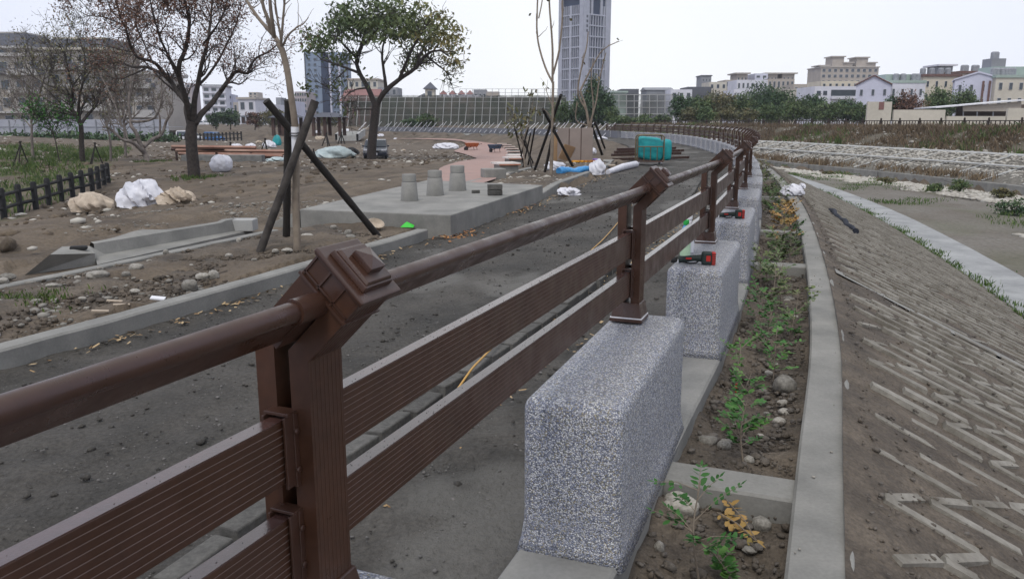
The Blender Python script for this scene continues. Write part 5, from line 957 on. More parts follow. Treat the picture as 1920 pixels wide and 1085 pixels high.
bld('house', 'grey box building behind the high wire frame', 888, 912, 168, 260, 'w_grey', 10, 0, 0, nf=2, nc=3); bld('house', 'brownish low building behind the high wire frame', 912, 936, 172, 258, 'w_tan', 10, 0, 0, nf=2, nc=3, win=(.6, .4))
# --- pole-and-net fence of the practice ground
NT = thing('net_fence', D(840, 240, 150), 'long high net fence on pale poles behind the slanted bars', 'net fence')
def netmat():
    m = bpy.data.materials.new('netting'); m.use_nodes = True; t = m.node_tree; N = t.nodes; b = N['Principled BSDF']; b.inputs['Base Color'].default_value = (.07, .08, .065, 1); b.inputs['Roughness'].default_value = 1
    tc = N.new('ShaderNodeTexCoord'); n = N.new('ShaderNodeTexNoise'); n.inputs['Scale'].default_value = .35; n.inputs['Detail'].default_value = 5; t.links.new(tc.outputs['Object'], n.inputs['Vector']); r = N.new('ShaderNodeMapRange'); r.inputs[1].default_value = .3; r.inputs[2].default_value = .7; r.inputs[3].default_value = .1; r.inputs[4].default_value = .6; t.links.new(n.outputs['Fac'], r.inputs[0]); t.links.new(r.outputs[0], b.inputs['Alpha']); return m
MT['net'] = netmat(); MT['polepale'] = mat('polepale', (.40, .40, .40), (.30, .30, .30), sc=.8)
Yn_ = 150; rng = np.random.default_rng(4)
MB().box(((D(640, 200, Yn_).x + D(1060, 200, Yn_).x) / 2, Yn_ + .3, D(0, 208, Yn_).z), (D(1060, 200, Yn_).x - D(640, 200, Yn_).x, .02, px(56, Yn_))).build('net', MT['net'], NT, world=True)
for i, x in enumerate(np.arange(642, 1060, 14.6)):
    a, b = D(x - rng.uniform(0, 5), 238, Yn_ - 1.0), D(x + 1.5, 180 + rng.normal(0, 1), Yn_); MB().tube([a, b], .06, 6).build('pole', MT['polepale'], NT, world=True, smooth=60)
for y in (183, 191, 203, 216): MB().tube([D(640, y, Yn_), D(1060, y, Yn_)], .03, 5).build('rail', MT['polepale'], NT, world=True)
TB = thing('high_frame', D(960, 180, 170), 'thin high wire frame standing above the net fence', 'frame')
for x in np.arange(862, 1062, 12.2): MB().tube([D(x, 186, 170), D(x, 167, 170)], .05, 5).build('post', MT['steelgrey'], TB, world=True)
for y in (167, 174): MB().tube([D(862, y, 170), D(1060, y, 170)], .035, 5).build('rail', MT['steelgrey'], TB, world=True)
t = thing('screen_wall', D(1000, 205, 156), 'dark brown backing screen behind the pole and net fence', 'screen'); MT['screen'] = mat('screen', (.15, .13, .11), (.085, .095, .075), sc=.35, bump=.3, lo=.4, hi=.6); a, b = D(700, 240, 156), D(1062, 182, 156); MB().box(((a.x + b.x) / 2, 156, (a.z + b.z) / 2), (b.x - a.x, .2, b.z - a.z)).build('panel', MT['screen'], t, world=True)
CG = thing('netted_cage', D(1200, 236, 132), 'square gridded white net frame right of the grey tower', 'cage')
for x in np.linspace(1146, 1261, 9): MB().tube([D(x, 238, 132), D(x, 178, 132)], .07, 6).build('pole', MT['polepale'], CG, world=True, smooth=60)
for y in (178, 190, 202, 214, 227): MB().tube([D(1144, y, 132), D(1262, y, 132)], .055, 5).build('rail', MT['polepale'], CG, world=True)
MB().box(((D(1145, 200, 132).x + D(1261, 200, 132).x) / 2, 132.2, D(0, 208, 132).z), (px(116, 132), .02, px(60, 132))).build('net', MT['net'], CG, world=True)
# --- the tall grey tower
Yt = 380; rz = math.radians(40); hT = D(0, -3, Yt).z; cx = D(1097, 0, Yt).x; t = thing('tower', (cx, Yt, 0), 'tall grey high rise with a grid of dark windows behind the saplings', 'tower', rz=rz)
wa, wb = 15.7, 16.6                               # left face and right face widths
MB().box((0, 0, hT / 2), (wb - .8, wa - .8, hT)).build('core', MT['w_bluedark'], t)
# face -y (right face in view after rotation) and face -x (left face)
def fins(face, L, xs, wd, z0_, z1_, nm='fin', mm='w_tower', pr=.5):
    for x in xs:
        c = (x, -wa / 2 + .05, (z0_ + z1_) / 2) if face == 'y' else (-wb / 2 + .05, x, (z0_ + z1_) / 2); dm = (wd, pr, z1_ - z0_) if face == 'y' else (pr, wd, z1_ - z0_); MB().box(c, dm).build(nm, MT[mm], t)
fins('y', wb, (-wb / 2 + 1.4, wb / 2 - 1.6), 3.2, 0, hT, 'pier', pr=1.0); fins('x', wa, (-wa / 2 + 1.2, wa / 2 - 1.2), 2.4, 0, hT, 'pier', pr=1.0); fins('x', wa, (.2,), 1.4, 0, hT - 4, 'pier', pr=.9)
fins('y', wb, np.linspace(-wb / 2 + 4.0, wb / 2 - 4.4, 6), .3, 4, hT - 8, pr=.7); fins('x', wa, [-5.4, -4.2, -2.9, -1.6, 2.0, 3.2, 4.4, 5.6], .26, 4, hT - 4, pr=.7)
fins('y', wb, [wb / 2 - 4.1], .5, 4, hT - 4, pr=.8)
nfl = 9
for i in range(nfl + 1):
    z = 6 + (hT - 14) * i / nfl; MB().box((-.6, -wa / 2 + .03, z), (wb - 5.4, .74, .55)).build('band', MT['w_tower'], t); MB().box((-wb / 2 + .03, 0, z), (.74, wa - 2, .5)).build('band', MT['w_tower'], t)
MB().box((0, -wa / 2 + .1, hT + .3), (wb + .6, 1.4, 1.6)).build('crown_beam', MT['w_tower'], t); MB().box((-wb / 2 + .1, 0, hT + .3), (1.4, wa + .6, 1.6)).build('crown_beam', MT['w_tower'], t)
for x in (-3.5, 2.5): MB().box((x, -wa / 2 + .1, hT - 4), (1.1, .9, 8)).build('crown_post', MT['w_tower'], t)
for i in range(4): MB().box((-wb / 2 + 1.6, -wa / 2 - .48, hT - 9 - i * 2.0), (1.0, .1, 1.1)).build('sign_mark', MT['w_dgrey'], t)
# --- distant roofs right of the tower
for lab, x0, x1, yt, Y, wl, kw in [('pale low rooftop cluster right of the grey tower', 1138, 1165, 170, 300, 'w_white', dict(nf=2, nc=4)), ('dark grey flat building above the net frame', 1165, 1198, 167, 290, 'w_dgrey', dict()), ('mint edged roof above the left of the net frame', 1149, 1175, 174, 250, 'w_mint', dict(roof='flat', roofm='w_mint')), ('long grey roof above the right of the net frame', 1213, 1262, 169, 260, 'w_grey', dict(roof='gable', roofm='w_grey', roofh=1)), ('white gabled factory left of the dark long roof', 1258, 1298, 168, 250, 'w_white', dict(nf=1, nc=3, fy=(.6, 1))), ('long dark grey factory roof', 1290, 1334, 163, 255, 'w_dgrey', dict()), ('distant grey cylinder like tower', 1316, 1334, 143, 420, 'w_grey', dict(nf=6, nc=3, win=(.3, .3), roof='flat', roofm='w_dgrey')), ('beige block beside the distant grey tower', 1330, 1363, 154, 300, 'w_cream', dict(nf=3, nc=3, win=(.4, .4), fy=(.4, 1))), ('grey block with balconies right of the beige one', 1360, 1382, 150, 310, 'w_tan', dict(nf=5, nc=2)), ('white long building behind the tallest tree', 1382, 1440, 150, 280, 'w_white', dict(nf=4, nc=7, win=(.4, .4))), ('white shed row behind the grove', 1376, 1424, 168, 240, 'w_white', dict(nf=1, nc=9, fy=(.75, .95))), ('lavender white block between two pavilion topped blocks', 1416, 1440, 138, 330, 'w_lav', dict(nf=2, nc=2, fy=(.75, 1), win=(.5, .3))), ('beige wide block behind the grove', 1440, 1490, 148, 320, 'w_tan', dict(nf=4, nc=6)), ('tan building with sloping ledge behind the grove', 1488, 1542, 158, 270, 'w_tan', dict(nf=3, nc=5)), ('cream low house right of the tallest tree', 1494, 1520, 166, 230, 'w_yell', dict(nf=2, nc=2))]: bld('house', lab, x0, x1, yt, Y, wl, 12, 0, -.5, **kw)
for i, (x0, x1, yt, Y) in enumerate([(1382, 1402, 139, 330), (1438, 1458, 139, 335), (1467, 1490, 139, 335)]): bld('apartment_building', ['beige pavilion topped block at the left of the skyline row', 'beige pavilion topped block in the middle of the skyline row', 'widest beige pavilion topped block of the skyline row'][i], x0, x1, yt, Y, 'w_tan', 10, 0, 0, nf=4, nc=3, win=(.4, .4), roof='flat', roofm='w_beige', over=1.0)
t, w_, h = bld('apartment_building', 'large beige apartment block with two raised tower tops', 1540, 1648, 127, 400, 'w_tan', 18, 0, 0, nf=7, nc=10, win=(.5, .5), fy=(.3, 1), roof='flat', roofm='w_beige')
for xs, ww, hh in ((-.18, .2, 4.6), (.24, .2, 4.2), (.0, .15, 1.8), (.41, .14, 1.8), (-.42, .15, -1.5)): MB().box((xs * w_, 7, h + hh / 2 + .5), (ww * w_, 9, max(hh, .4))).build('tower_top', MT['w_tan'], t); MB().box((xs * w_, 7, h + max(hh, .4) + .7), (ww * w_ + 1.4, 10.4, .5)).build('tower_roof', MT['w_beige'], t)
t, w_, h = bld('house', 'white flat roofed house with long dark balconies above the grove', 1528, 1608, 162, 190, 'w_white', 12, 0, 0, nf=0)
for z_ in (.52, .84): MB().box((.18 * w_, -.05, h * z_), (w_ * .58, .3, h * .15)).build('balcony_opening', MT['glass'], t); MB().box((.18 * w_, -.4, h * (z_ - .11)), (w_ * .6, .9, h * .07)).build('balcony', MT['w_white'], t)
for xs, zs in ((-.4, .84), (-.25, .84), (-.3, .6)): o = MB().box((xs * w_, -.02, h * zs), (w_ * .09, .2, h * .1)).build('window', MT['glass'], t)
bld('house', 'cream upper storey behind the white flat roofed house', 1540, 1610, 152, 215, 'w_yell', 10, 0, 0, nf=1, nc=6, fy=(.8, .97), win=(.35, .6))
MT['trim'] = mat('trim', (.16, .09, .075), (.12, .07, .06), sc=2)
def tank(t, x, y, z, r=.55, hh=1.3): MB().lathe([(r, 0), (r, hh * .85), (r * .6, hh)], 12, (x, y, z)).build('water_tank', MT['steelgrey'], t, smooth=40)
t, w_, h = bld('house', 'white gabled house with brown trim and small dark windows', 1608, 1668, 160, 150, 'w_lav', 10, -.44, .5, nf=3, nc=3, win=(.22, .42), fy=(.05, .98), roof='front', roofm='w_lav', roofh=1.6, over=.2); q = MB(); q.prism([(-w_ / 2 - .2, h), (0, h + 1.6), (w_ / 2 + .2, h), (w_ / 2 + .2, h + .22), (0, h + 1.84), (-w_ / 2 - .2, h + .22)], -.3, -.16, 1); q.build('trim_board', MT['trim'], t)
t, w_, h = bld('house', 'white house with mint rooftop room right of the gabled one', 1668, 1736, 156, 152, 'w_white', 10, 0, .5, nf=2, nc=4, win=(.24, .36), fy=(.2, .98), roof='flat', roofm='w_mint', over=.1); MB().box((-.05 * w_, 5, h + .9), (w_ * .8, 5, 1.6)).build('rooftop_room', MT['w_mint'], t); [tank(t, w_ * q, 2, h + .5) for q in (-.2, .0, .3, .4)]
t, w_, h = bld('house', 'cream yellow house with brown trim behind the withered tree', 1732, 1800, 144, 165, 'w_yell', 10, 0, .5, nf=3, nc=4, win=(.22, .4), fy=(.2, .98), roof='flat', roofm='trim', over=.3); [tank(t, w_ * q, 2, h + .5) for q in (-.4, -.15, .1, .3)]
t, w_, h = bld('tower', 'small grey block with a flat overhanging top behind the cream yellow house', 1763, 1787, 124, 260, 'w_grey', 8, 0, 0, nf=8, nc=5, win=(.5, .4), fy=(.4, .98), roof='flat', roofm='w_white', over=1.0)
t, w_, h = bld('house', 'lavender white gabled house with brown window piers', 1796, 1872, 150, 148, 'w_lav', 10, -.46, .5, nf=3, nc=4, win=(.24, .42), fy=(.05, .98), roof='front', roofm='w_lav', roofh=1.2, over=.2)
for xs in (.12, .26): MB().box((xs * w_, -.1, h * .6), (.35, .35, h * .75)).build('pier', MT['trim'], t)
t, w_, h = bld('house', 'cream house with mint rooftop and steel tanks at the right edge', 1868, 1945, 146, 146, 'w_cream', 10, 0, .5, nf=3, nc=4, win=(.3, .42), fy=(.05, .98), roof='flat', roofm='w_mint', over=.2); MB().box((.1 * w_, 6, h + 1.1), (w_ * .8, 5, 2)).build('rooftop_room', MT['w_mint'], t); [tank(t, w_ * q, 2, h + .5) for q in (-.42, -.34, -.2, -.12, -.04, .05)]; MB().box((-.12 * w_, 6, h + 2.8), (2.6, 3, 1.6)).build('stair_tower', MT['w_grey'], t); tank(t, -.14 * w_, 6, h + 3.6); tank(t, -.02 * w_ - .5, 6, h + 3.6)
t, w_, h = bld('house', 'tan roof terrace house between the yellow and lavender houses', 1800, 1850, 138, 175, 'w_tan', 8, 0, .5, nf=3, nc=3, roof='flat', roofm='trim', over=.3); [tank(t, w_ * q, 1, h + .5) for q in (-.3, -.2, .1, .2)]
# --- cream compound wall and shed on the far bank
Yw = 88; t = thing('compound_wall', D(1770, 236, Yw), 'long plain cream wall on the far bank behind the post fence', 'wall')
for x0, x1, yt in ((1622, 1672, 191), (1672, 1772, 206), (1772, 1884, 218), (1884, 1990, 203)):
    a, b = D(x0, 242, Yw), D(x1, yt, Yw); MB().box(((a.x + b.x) / 2, Yw, (a.z + b.z) / 2 - .5), (b.x - a.x - .004, .3, b.z - a.z + 1.0)).build('wall_panel', MT['w_cream'], t, world=True)
a, b = D(1646, 206, Yw), D(1657, 191.5, Yw); MB().box(((a.x + b.x) / 2, Yw - .16, (a.z + b.z) / 2), (b.x - a.x, .03, b.z - a.z)).build('patch', MT['w_red'], t, world=True)
t = thing('shed', D(1850, 220, 92), 'long open shed with a white sloping roof behind the cream wall', 'shed'); q = MB(); r0, r1, r2 = D(1755, 203, 91), D(1930, 188, 91), Vector((0, 5, -.05))
q.grid(np.array([[r0, r1], [r0 + r2, r1 + r2]])); q.build('roof', MT['white'], t, world=True, solid=.13); a, b = D(1790, 236, 94), D(1930, 196, 94); MB().box(((a.x + b.x) / 2, 94, (a.z + b.z) / 2), (b.x - a.x, .2, b.z - a.z)).build('back_wall', MT['w_brown'], t, world=True); a, b = D(1806, 207, 91.4), D(1905, 193, 91.4); MB().prism([(D(1806, 209, 91.4).x, D(1806, 209, 91.4).z), (D(1915, 209, 91.4).x, D(1915, 209, 91.4).z), (D(1915, 190.5, 91.4).x, D(1915, 190.5, 91.4).z), (D(1806, 200, 91.4).x, D(1806, 200, 91.4).z)], 91.4, 91.5, 1).build('fascia', MT['w_tan'], t, world=True)
for x in (1806, 1832, 1862, 1890): MB().tube([D(x, 238, 91.6), D(x, 200, 91.6)], .07, 6).build('post', MT['steelgrey'], t, world=True)
# --- post-and-picket fence on the far bank
MT['fencebrown'] = mat('fencebrown', (.035, .025, .02), (.05, .04, .035), sc=2)
BF = thing('bank_fence', V3(50, float(TF(50)), .85), 'long dark brown post and picket fence along the top of the far bank', 'fence'); fs_ = np.arange(28, 118, 2.1); fpts = [V3(s, float(TF(s)), .83) for s in fs_]; pm = qm = None
for i, p in enumerate(fpts):
    if pm is None: pm = MB().lathe([(.085, -.3), (.085, .92), (.05, .98)], 6, (0, 0, 0)).build('post', MT['fencebrown'], BF); o = pm
    else: o = pm.copy(); COL.objects.link(o); o.parent = BF
    o.location = p - BF.location
    if i:
        a = fpts[i - 1]; dv = p - a; L = dv.length
        if qm is None:
            q = MB()
            for z in (.16, .74): q.box((0, 0, z), (2.16, .05, .07))
            for k_ in range(7): q.box((-.9 + .3 * k_, 0, .45), (.06, .035, .56))
            qm = q.build('picket_panel', MT['fencebrown'], BF); o = qm
        else: o = qm.copy(); COL.objects.link(o); o.parent = BF
        o.location = (a + p) / 2 - BF.location; o.rotation_euler = (0, 0, math.atan2(dv.y, dv.x)); o.scale = (L / 2.1, 1, 1)
# --- fence by the vans, shelters
PF = thing('log_fence', G(300, 272), 'low dark fence at the far end of the yard in front of the white van', 'fence')
for i, x in enumerate(np.arange(285, 455, 7.0)):
    p = D(x, 270 - (x - 285) * .04, 118); MB().box(tuple(p + Vector((0, 0, .5))), (.18, .18, 1.5)).build('post', MT['black'], PF, world=True)
for z in (.35, .95): MB().tube([D(285, 270, 118) + Vector((0, 0, z)), D(452, 263.3, 118) + Vector((0, 0, z))], .07, 5).build('rail', MT['black'], PF, world=True)
def shelter(x, w_, yt, yb_, Y, lab):
    t = thing('shelter', D(x, yb_, Y), lab, 'shelter'); W_ = px(w_, Y); H_ = px(yb_ - yt, Y)
    q = MB(); q.add([(-W_ / 2, -2, H_ * .80), (W_ / 2, -2, H_ * .80), (W_ / 2, 2, H_ * .80), (-W_ / 2, 2, H_ * .80), (-W_ * .2, 0, H_), (W_ * .2, 0, H_)], [(0, 1, 5, 4), (1, 2, 5), (2, 3, 4, 5), (3, 0, 4), (0, 3, 2, 1)]); q.build('roof', MT['slate'], t)
    for sx in (-.36, -.05, .36):
        for sy in (-1.4, 1.4): MB().box((sx * W_, sy, H_ * .39), (.38, .38, H_ * .82)).build('post', MT['rustdark'], t)
shelter(540, 56, 214, 254, 105, 'dark roofed open shelter behind the staked sapling poles'); shelter(618, 66, 213, 254, 105, 'dark roofed open shelter left of the green tree'); shelter(462, 26, 217, 231, 190, 'tiny far shelter left of the staked sapling')
# --- vehicles
MT['carblue'] = mat('carblue', (.025, .032, .05), (.02, .026, .042), sc=1, rough=.22, spec=.7); MT['carwhite'] = mat('carwhite', (.62, .62, .65), (.58, .58, .6), sc=1, rough=.3); MT['truckblue'] = mat('truckblue', (.03, .12, .32), (.025, .1, .27), sc=1, rough=.3); MT['tyre'] = mat('tyre', (.015, .015, .016), rough=.9); MT['lampm'] = mat('lampglass', (.5, .5, .52), (.4, .4, .42), rough=.15)
def car(p, rz, label, body, L=4.3, W=1.75, H=1.5, van=False, cat='car', sc=1.0):
    """front towards -x of the local frame"""
    t = thing('parked_car' if not van else 'parked_van', p, label, cat, rz=rz, sc=sc); h = L / 2
    if not van: side = [(-h, .28), (-h - .02, .52), (-h + .1, .72), (-h + 1.05, .92), (-h + 1.75, H - .06), (-h + 2.3, H), (h - .9, H - .03), (h - .25, .98), (h - .02, .86), (h, .3)]
    else: side = [(-h, .3), (-h - .02, .75), (-h + .1, .95), (-h + .55, 1.05), (-h + 1.1, H - .05), (-h + 1.5, H), (h - .15, H), (h, H - .25), (h, .3)]
    sec = np.array([(-.5, .0), (-.5, .5), (-.44, 1.0)]); q = MB(); n = len(side); V = []
    for k_, (wf) in enumerate((-.5, .5)):
        for x, z in side: V.append((x, wf * W * (1 - .16 * max(0, (z - .9) / (H - .9))), z))
    q.add(V, [tuple(range(n))[::-1], tuple(range(n, 2 * n))] + [(i, (i + 1) % n, n + (i + 1) % n, n + i) for i in range(n)]); q.build('body', body, t, bevel=.06, seg=3)
    gl = MB()
    i0 = 3 if not van else 3; (xa, za), (xb, zb) = side[i0], side[i0 + 1]; f0, f1 = .06, .92
    def wid(z): return W * (1 - .16 * max(0, (z - .9) / (H - .9))) / 2
    A = (xa + (xb - xa) * f0, za + (zb - za) * f0); B = (xa + (xb - xa) * f1, za + (zb - za) * f1); off = .02
    gl.add([(A[0] - off, -wid(A[1]) * .9, A[1] + off), (A[0] - off, wid(A[1]) * .9, A[1] + off), (B[0] - off, wid(B[1]) * .86, B[1] + off), (B[0] - off, -wid(B[1]) * .86, B[1] + off)], [(0, 1, 2, 3)]); gl.build('windscreen', MT['glass'], t)
    for sgn in (-1, 1):
        x0, x1 = (-h + 1.5, h - .8) if not van else (-h + .9, h - .3); z0_, z1_ = .98, H - .14
        q = MB(); q.add([(x0 - .3, sgn * (wid(z0_) + .012), z0_), (x1 + .3 * (not van), sgn * (wid(z0_) + .012), z0_), (x1, sgn * (wid(z1_) + .012), z1_), (x0 + .25, sgn * (wid(z1_) + .012), z1_)], [(0, 1, 2, 3)]); q.build('side_window', MT['glass'], t)
        MB().box((-h + .1, sgn * W * .36, .70), (.2, W * .2, .14), Euler((0, -.5, 0)).to_matrix()).build('headlight', MT['lampm'], t, bevel=.03)
        MB().box((-h + 1.45, sgn * (W / 2 + .08), 1.0), (.1, .16, .12)).build('mirror', body, t, bevel=.03)
        for xw in (-h + .78, h - .8):
            wt = MB().lathe([(.2, -.1), (.31, -.09), (.31, .09), (.2, .1)], 20, (xw, sgn * (W / 2 - .09), .31), R=Euler((math.pi / 2, 0, 0)).to_matrix()).build('wheel', MT['tyre'], t, smooth=40)
            MB().lathe([(.19, -.105), (.16, -.11), (.03, -.095)] if sgn > 0 else [(.03, .095), (.16, .11), (.19, .105)], 16, (xw, sgn * (W / 2 - .09), .31), R=Euler((math.pi / 2, 0, 0)).to_matrix()).build('rim', MT['steelgrey'], wt, smooth=40)
    MB().box((-h - .02, 0, .45), (.08, .36, .15)).build('number_plate', MT['white'], t); MB().box((-h + .0, 0, .62), (.1, W * .36, .1)).build('grille', MT['black'], t); MB().box((-h + .02, 0, .3), (.1, W * .82, .14)).build('bumper_intake', MT['black'], t)
    return t
p = G(690, 299); car(p + Vector((.3, 2.2, -.05)), math.radians(97), 'dark blue hatchback parked behind the green tree trunk', MT['carblue'], sc=1.05)
p = D(355, 267, 125); car(p, math.radians(158 - 0), 'white van parked behind the rusty beams', MT['carwhite'], 4.0, 1.6, 1.85, True, 'van', .95)
p = D(402, 268, 124); car(p, math.radians(150), 'small blue truck parked right of the white van', MT['truckblue'], 3.6, 1.5, 1.8, True, 'truck', .9)
p = D(383, 238, 190); car(p, 2.6, 'white car in the distance behind the white van', MT['carwhite']); p = D(440, 241, 190); car(p, 2.8, 'white car at the far edge of the yard', MT['carwhite']); p = D(485, 241, 185); car(p, .4, 'pale car left of the shelters', MT['carwhite'])
# street lamps and poles far off
for x, y0, y1, Y, lab in [(1438, 238, 207, 130, 'grey lamp post with several arms in front of the grove'), (398, 236, 208, 180, 'thin grey pole left of the far white cars')]:
    t = thing('lamp_post', D(x, y0, Y), lab, 'lamp post'); MB().tube([D(x, y0, Y), D(x, y1, Y)], .09, 6).build('pole', MT['steelgrey'], t, world=True)
    if x > 1000:
        for k_ in (-32, -18, -4, 10): a = D(x + k_, y1 + 4, Y); MB().box(tuple(a), (px(9, Y), .2, .1), Euler((0, -.3, 0)).to_matrix()).build('lamp_head', MT['steelgrey'], t, world=True)
        MB().tube([D(x - 34, y1 + 5, Y), D(x + 14, y1 + 5, Y)], .04, 5).build('arm', MT['steelgrey'], t, world=True)
# ================================================================== STONES, PLANTS, LITTER
rng = np.random.default_rng(99)
def stones(name, pts, sizes, m, label=None, flat=.55, ks=None, sub=IC1, tint=.5):
    """one mesh of many small stones (ground cover nobody could count)"""
    v0, f0 = sub; n = len(v0); N_ = len(pts); V = np.empty((N_, n, 3))
    for i in range(N_):
        a = rng.uniform(0, 6.28); ca_, sa = math.cos(a), math.sin(a); sc_ = sizes[i] * np.array((rng.uniform(.8, 1.5), rng.uniform(.6, 1), rng.uniform(.35, .75) * flat * 1.6)); q = v0 * sc_ * (1 + rng.normal(0, .1, (n, 1)))
        V[i] = np.c_[q[:, 0] * ca_ - q[:, 1] * sa, q[:, 0] * sa + q[:, 1] * ca_, q[:, 2]] + pts[i]
    F = (np.asarray(f0)[None] + (np.arange(N_) * n)[:, None, None]).reshape(-1, 3).tolist(); mb = MB(); mb.v = [V.reshape(-1, 3)]; mb.f = F; mb.m = [0] * len(F); mb.k = [np.repeat(rng.random(N_) * tint if ks is None else ks, n)]; mb.n = N_ * n
    return kind(mb.build(name, m, smooth=180, origin=(0, 0, 0)), 'stuff')
def stpts(s, t, z): x, y, dx, dy = at(s); X_, Y_ = x + t * dy, y - t * dx; return np.c_[X_, Y_, z]
MT['grit'] = mat('grit', (.17, .16, .15), (.07, .068, .065), sc=30, rand=.2)
def offpath(x, y):                                # keep loose stones off the pink path
    z = gz(x, y); Fc_ = _c * y - _s * (z - HEYE); X_ = 960 + FPX * x / Fc_; Y_ = 542.5 - FPX * (_s * y + _c * (z - HEYE)) / Fc_; k = [q[0] for q in _rp]
    return ~((X_ > np.interp(Y_, k, [q[1] for q in _rp]) - 2) & (X_ < np.interp(Y_, k, [q[2] for q in _rp]) + 2) & (Y_ > 261) & (Y_ < 349))
# rubble over the yard
n = 3000; x = rng.uniform(-60, 0, n * 6); y = rng.uniform(5, 115, n * 6) ** 1.0; S_, T_ = st(x, y); w_ = fbm(x, y, .22, 3) + .25 * rng.normal(0, 1, len(x)); ok = (T_ < -6.3) & (np.abs(x) < y * .68 + 1) & (w_ > .12) & (rng.random(len(x)) < np.clip(26 / (y + 6), .1, 1)) & offpath(x, y); x, y = x[ok][:n], y[ok][:n]; z = gz(x, y)
stones('rubble', np.c_[x, y, z + .01], np.clip(rng.lognormal(-3.2, .5, len(x)), .015, .14) * (1 + y / 90), MT['cobble'], tint=1)
n = 1500; x = rng.uniform(-9, 0, n * 4); y = rng.uniform(4.5, 15, n * 4); S_, T_ = st(x, y); ok = (T_ < -4.2) & (np.abs(x) < y * .7) & ~((S_ > 15.6) & (T_ > -6.4)) & ~((T_ < -6.0) & (T_ > -7.6) & (S_ < 16)) & (fbm(x, y, .7, 3) > -.05); x, y = x[ok][:n], y[ok][:n]
stones('gravel', np.c_[x, y, gz(x, y) + np.where(st(x, y)[1] > -6, .0, .03)], np.clip(rng.lognormal(-4.2, .5, len(x)), .006, .05), MT['stone'], tint=1)
n = 700; s = rng.uniform(21.4, 36, n); t = rng.uniform(-6.4, -4.3, n); stones('gravel', stpts(s, t, .08 + 0 * s), np.clip(rng.lognormal(-3.6, .45, n), .015, .09), MT['cobble'], tint=1)
n = 6000; x = rng.uniform(-50, 0, n * 4); y = rng.uniform(5, 80, n * 4); S_, T_ = st(x, y); ok = (T_ < -6.3) & (np.abs(x) < y * .68 + 1) & ~((S_ > 15) & (S_ < 45) & (T_ > -13)) & ~((T_ > -8.2) & (S_ < 17)) & (rng.random(len(x)) < np.clip(14 / (y + 4), .1, 1)) & (fbm(x + 50, y, .4, 3) > -.2) & offpath(x, y); x, y = x[ok][:n], y[ok][:n]
stones('clods', np.c_[x, y, gz(x, y) + .01], np.clip(rng.lognormal(-3.1, .5, len(x)), .015, .12) * (1 + y / 70), MT['dirt'], flat=.8, ks=0 * x)
n = 3500; s = 8 + 7.4 * rng.random(n); t = rng.uniform(-5.95, -4.15, n); stones('clods', stpts(s, t, .085 + 0 * s), np.clip(rng.lognormal(-4.2, .5, n), .005, .035), MT['soil'], flat=.8, ks=0 * s)
# grit and crumbs of soil: trough, slope, path
n = 5200; s = 7 + 22 * rng.random(n) ** 1.8; t = rng.uniform(.29, .80, n); stones('soil_crumbs', stpts(s, t, -.13 + .05 * ((t - .6) / .3) ** 2 - np.where(s < 9, .04, 0) + .018), np.clip(rng.lognormal(-4.6, .55, n), .003, .03), MT['soil'], flat=.7)
n = 7000; s = 6 + 30 * rng.random(n) ** 1.6; t = 1.1 + 3.3 * rng.random(n) ** 1.5; stones('soil_crumbs', stpts(s, t, -1.6 * (t - 1.1) / 3.4 + .012), np.clip(rng.lognormal(-5.0, .5, n), .003, .02), MT['soil'], flat=.7)
n = 12000; s = 5 + 24 * rng.random(n) ** 1.7; t = -3.9 + 3.6 * rng.random(n); stones('grit', stpts(s, t, .004 + 0 * s), np.clip(rng.lognormal(-5.4, .45, n), .0018, .014), MT['grit'], flat=.7)
n = 3500; s = 6 + 26 * rng.random(n) ** 1.6; t = -3.9 + 3.5 * rng.random(n); stones('soil_crumbs', stpts(s, t, .004 + 0 * s), np.clip(rng.lognormal(-4.7, .5, n), .004, .028), MT['path'], flat=.6, ks=0 * s)
# river bed cobbles and the pitched cobble bank
n = 15000; s = 18 + 82 * rng.random(n * 3) ** 1.3; u = rng.random(n * 3); tw = TW(s); t = 5.9 + (tw - 5.9) * u; X_ = stpts(s, t, 0 * s); d_ = fbm(X_[:, 0], X_[:, 1], .22, 3); ok = (u > .15) & (d_ + (u - .30) * 1.1 > 0); s, t, u = s[ok][:n], t[ok][:n], u[ok][:n]
stones('river_cobbles', stpts(s, t, -1.64 - .36 * (t - 5.75) / (TW(s) - 5.75) + .03), np.clip(rng.lognormal(-2.3, .4, len(s)), .05, .28), MT['cobble'], tint=1)
n = 13000; s = 12 + 100 * rng.random(n) ** 1.2; u = rng.random(n); t = TW(s) + .35 + (TT(s) - TW(s) - .4) * u; stones('bank_cobbles', stpts(s, t, -1.53 + 1.2 * u + .03), rng.uniform(.055, .13, n), MT['cobble'], tint=1)
n = 1100; s = rng.uniform(14, 112, n); u = rng.random(n) ** 1.5; t = TT(s) + 1.3 + (TF(s) - TT(s) - 2) * u; p_ = stpts(s, t, 0 * s); p_[:, 2] = -.33 + 1.2 * sstep(0, .55, u) + .05; stones('bank_rubble', p_, np.clip(rng.lognormal(-2.1, .4, n), .06, .3), MT['cobble'], tint=.5)
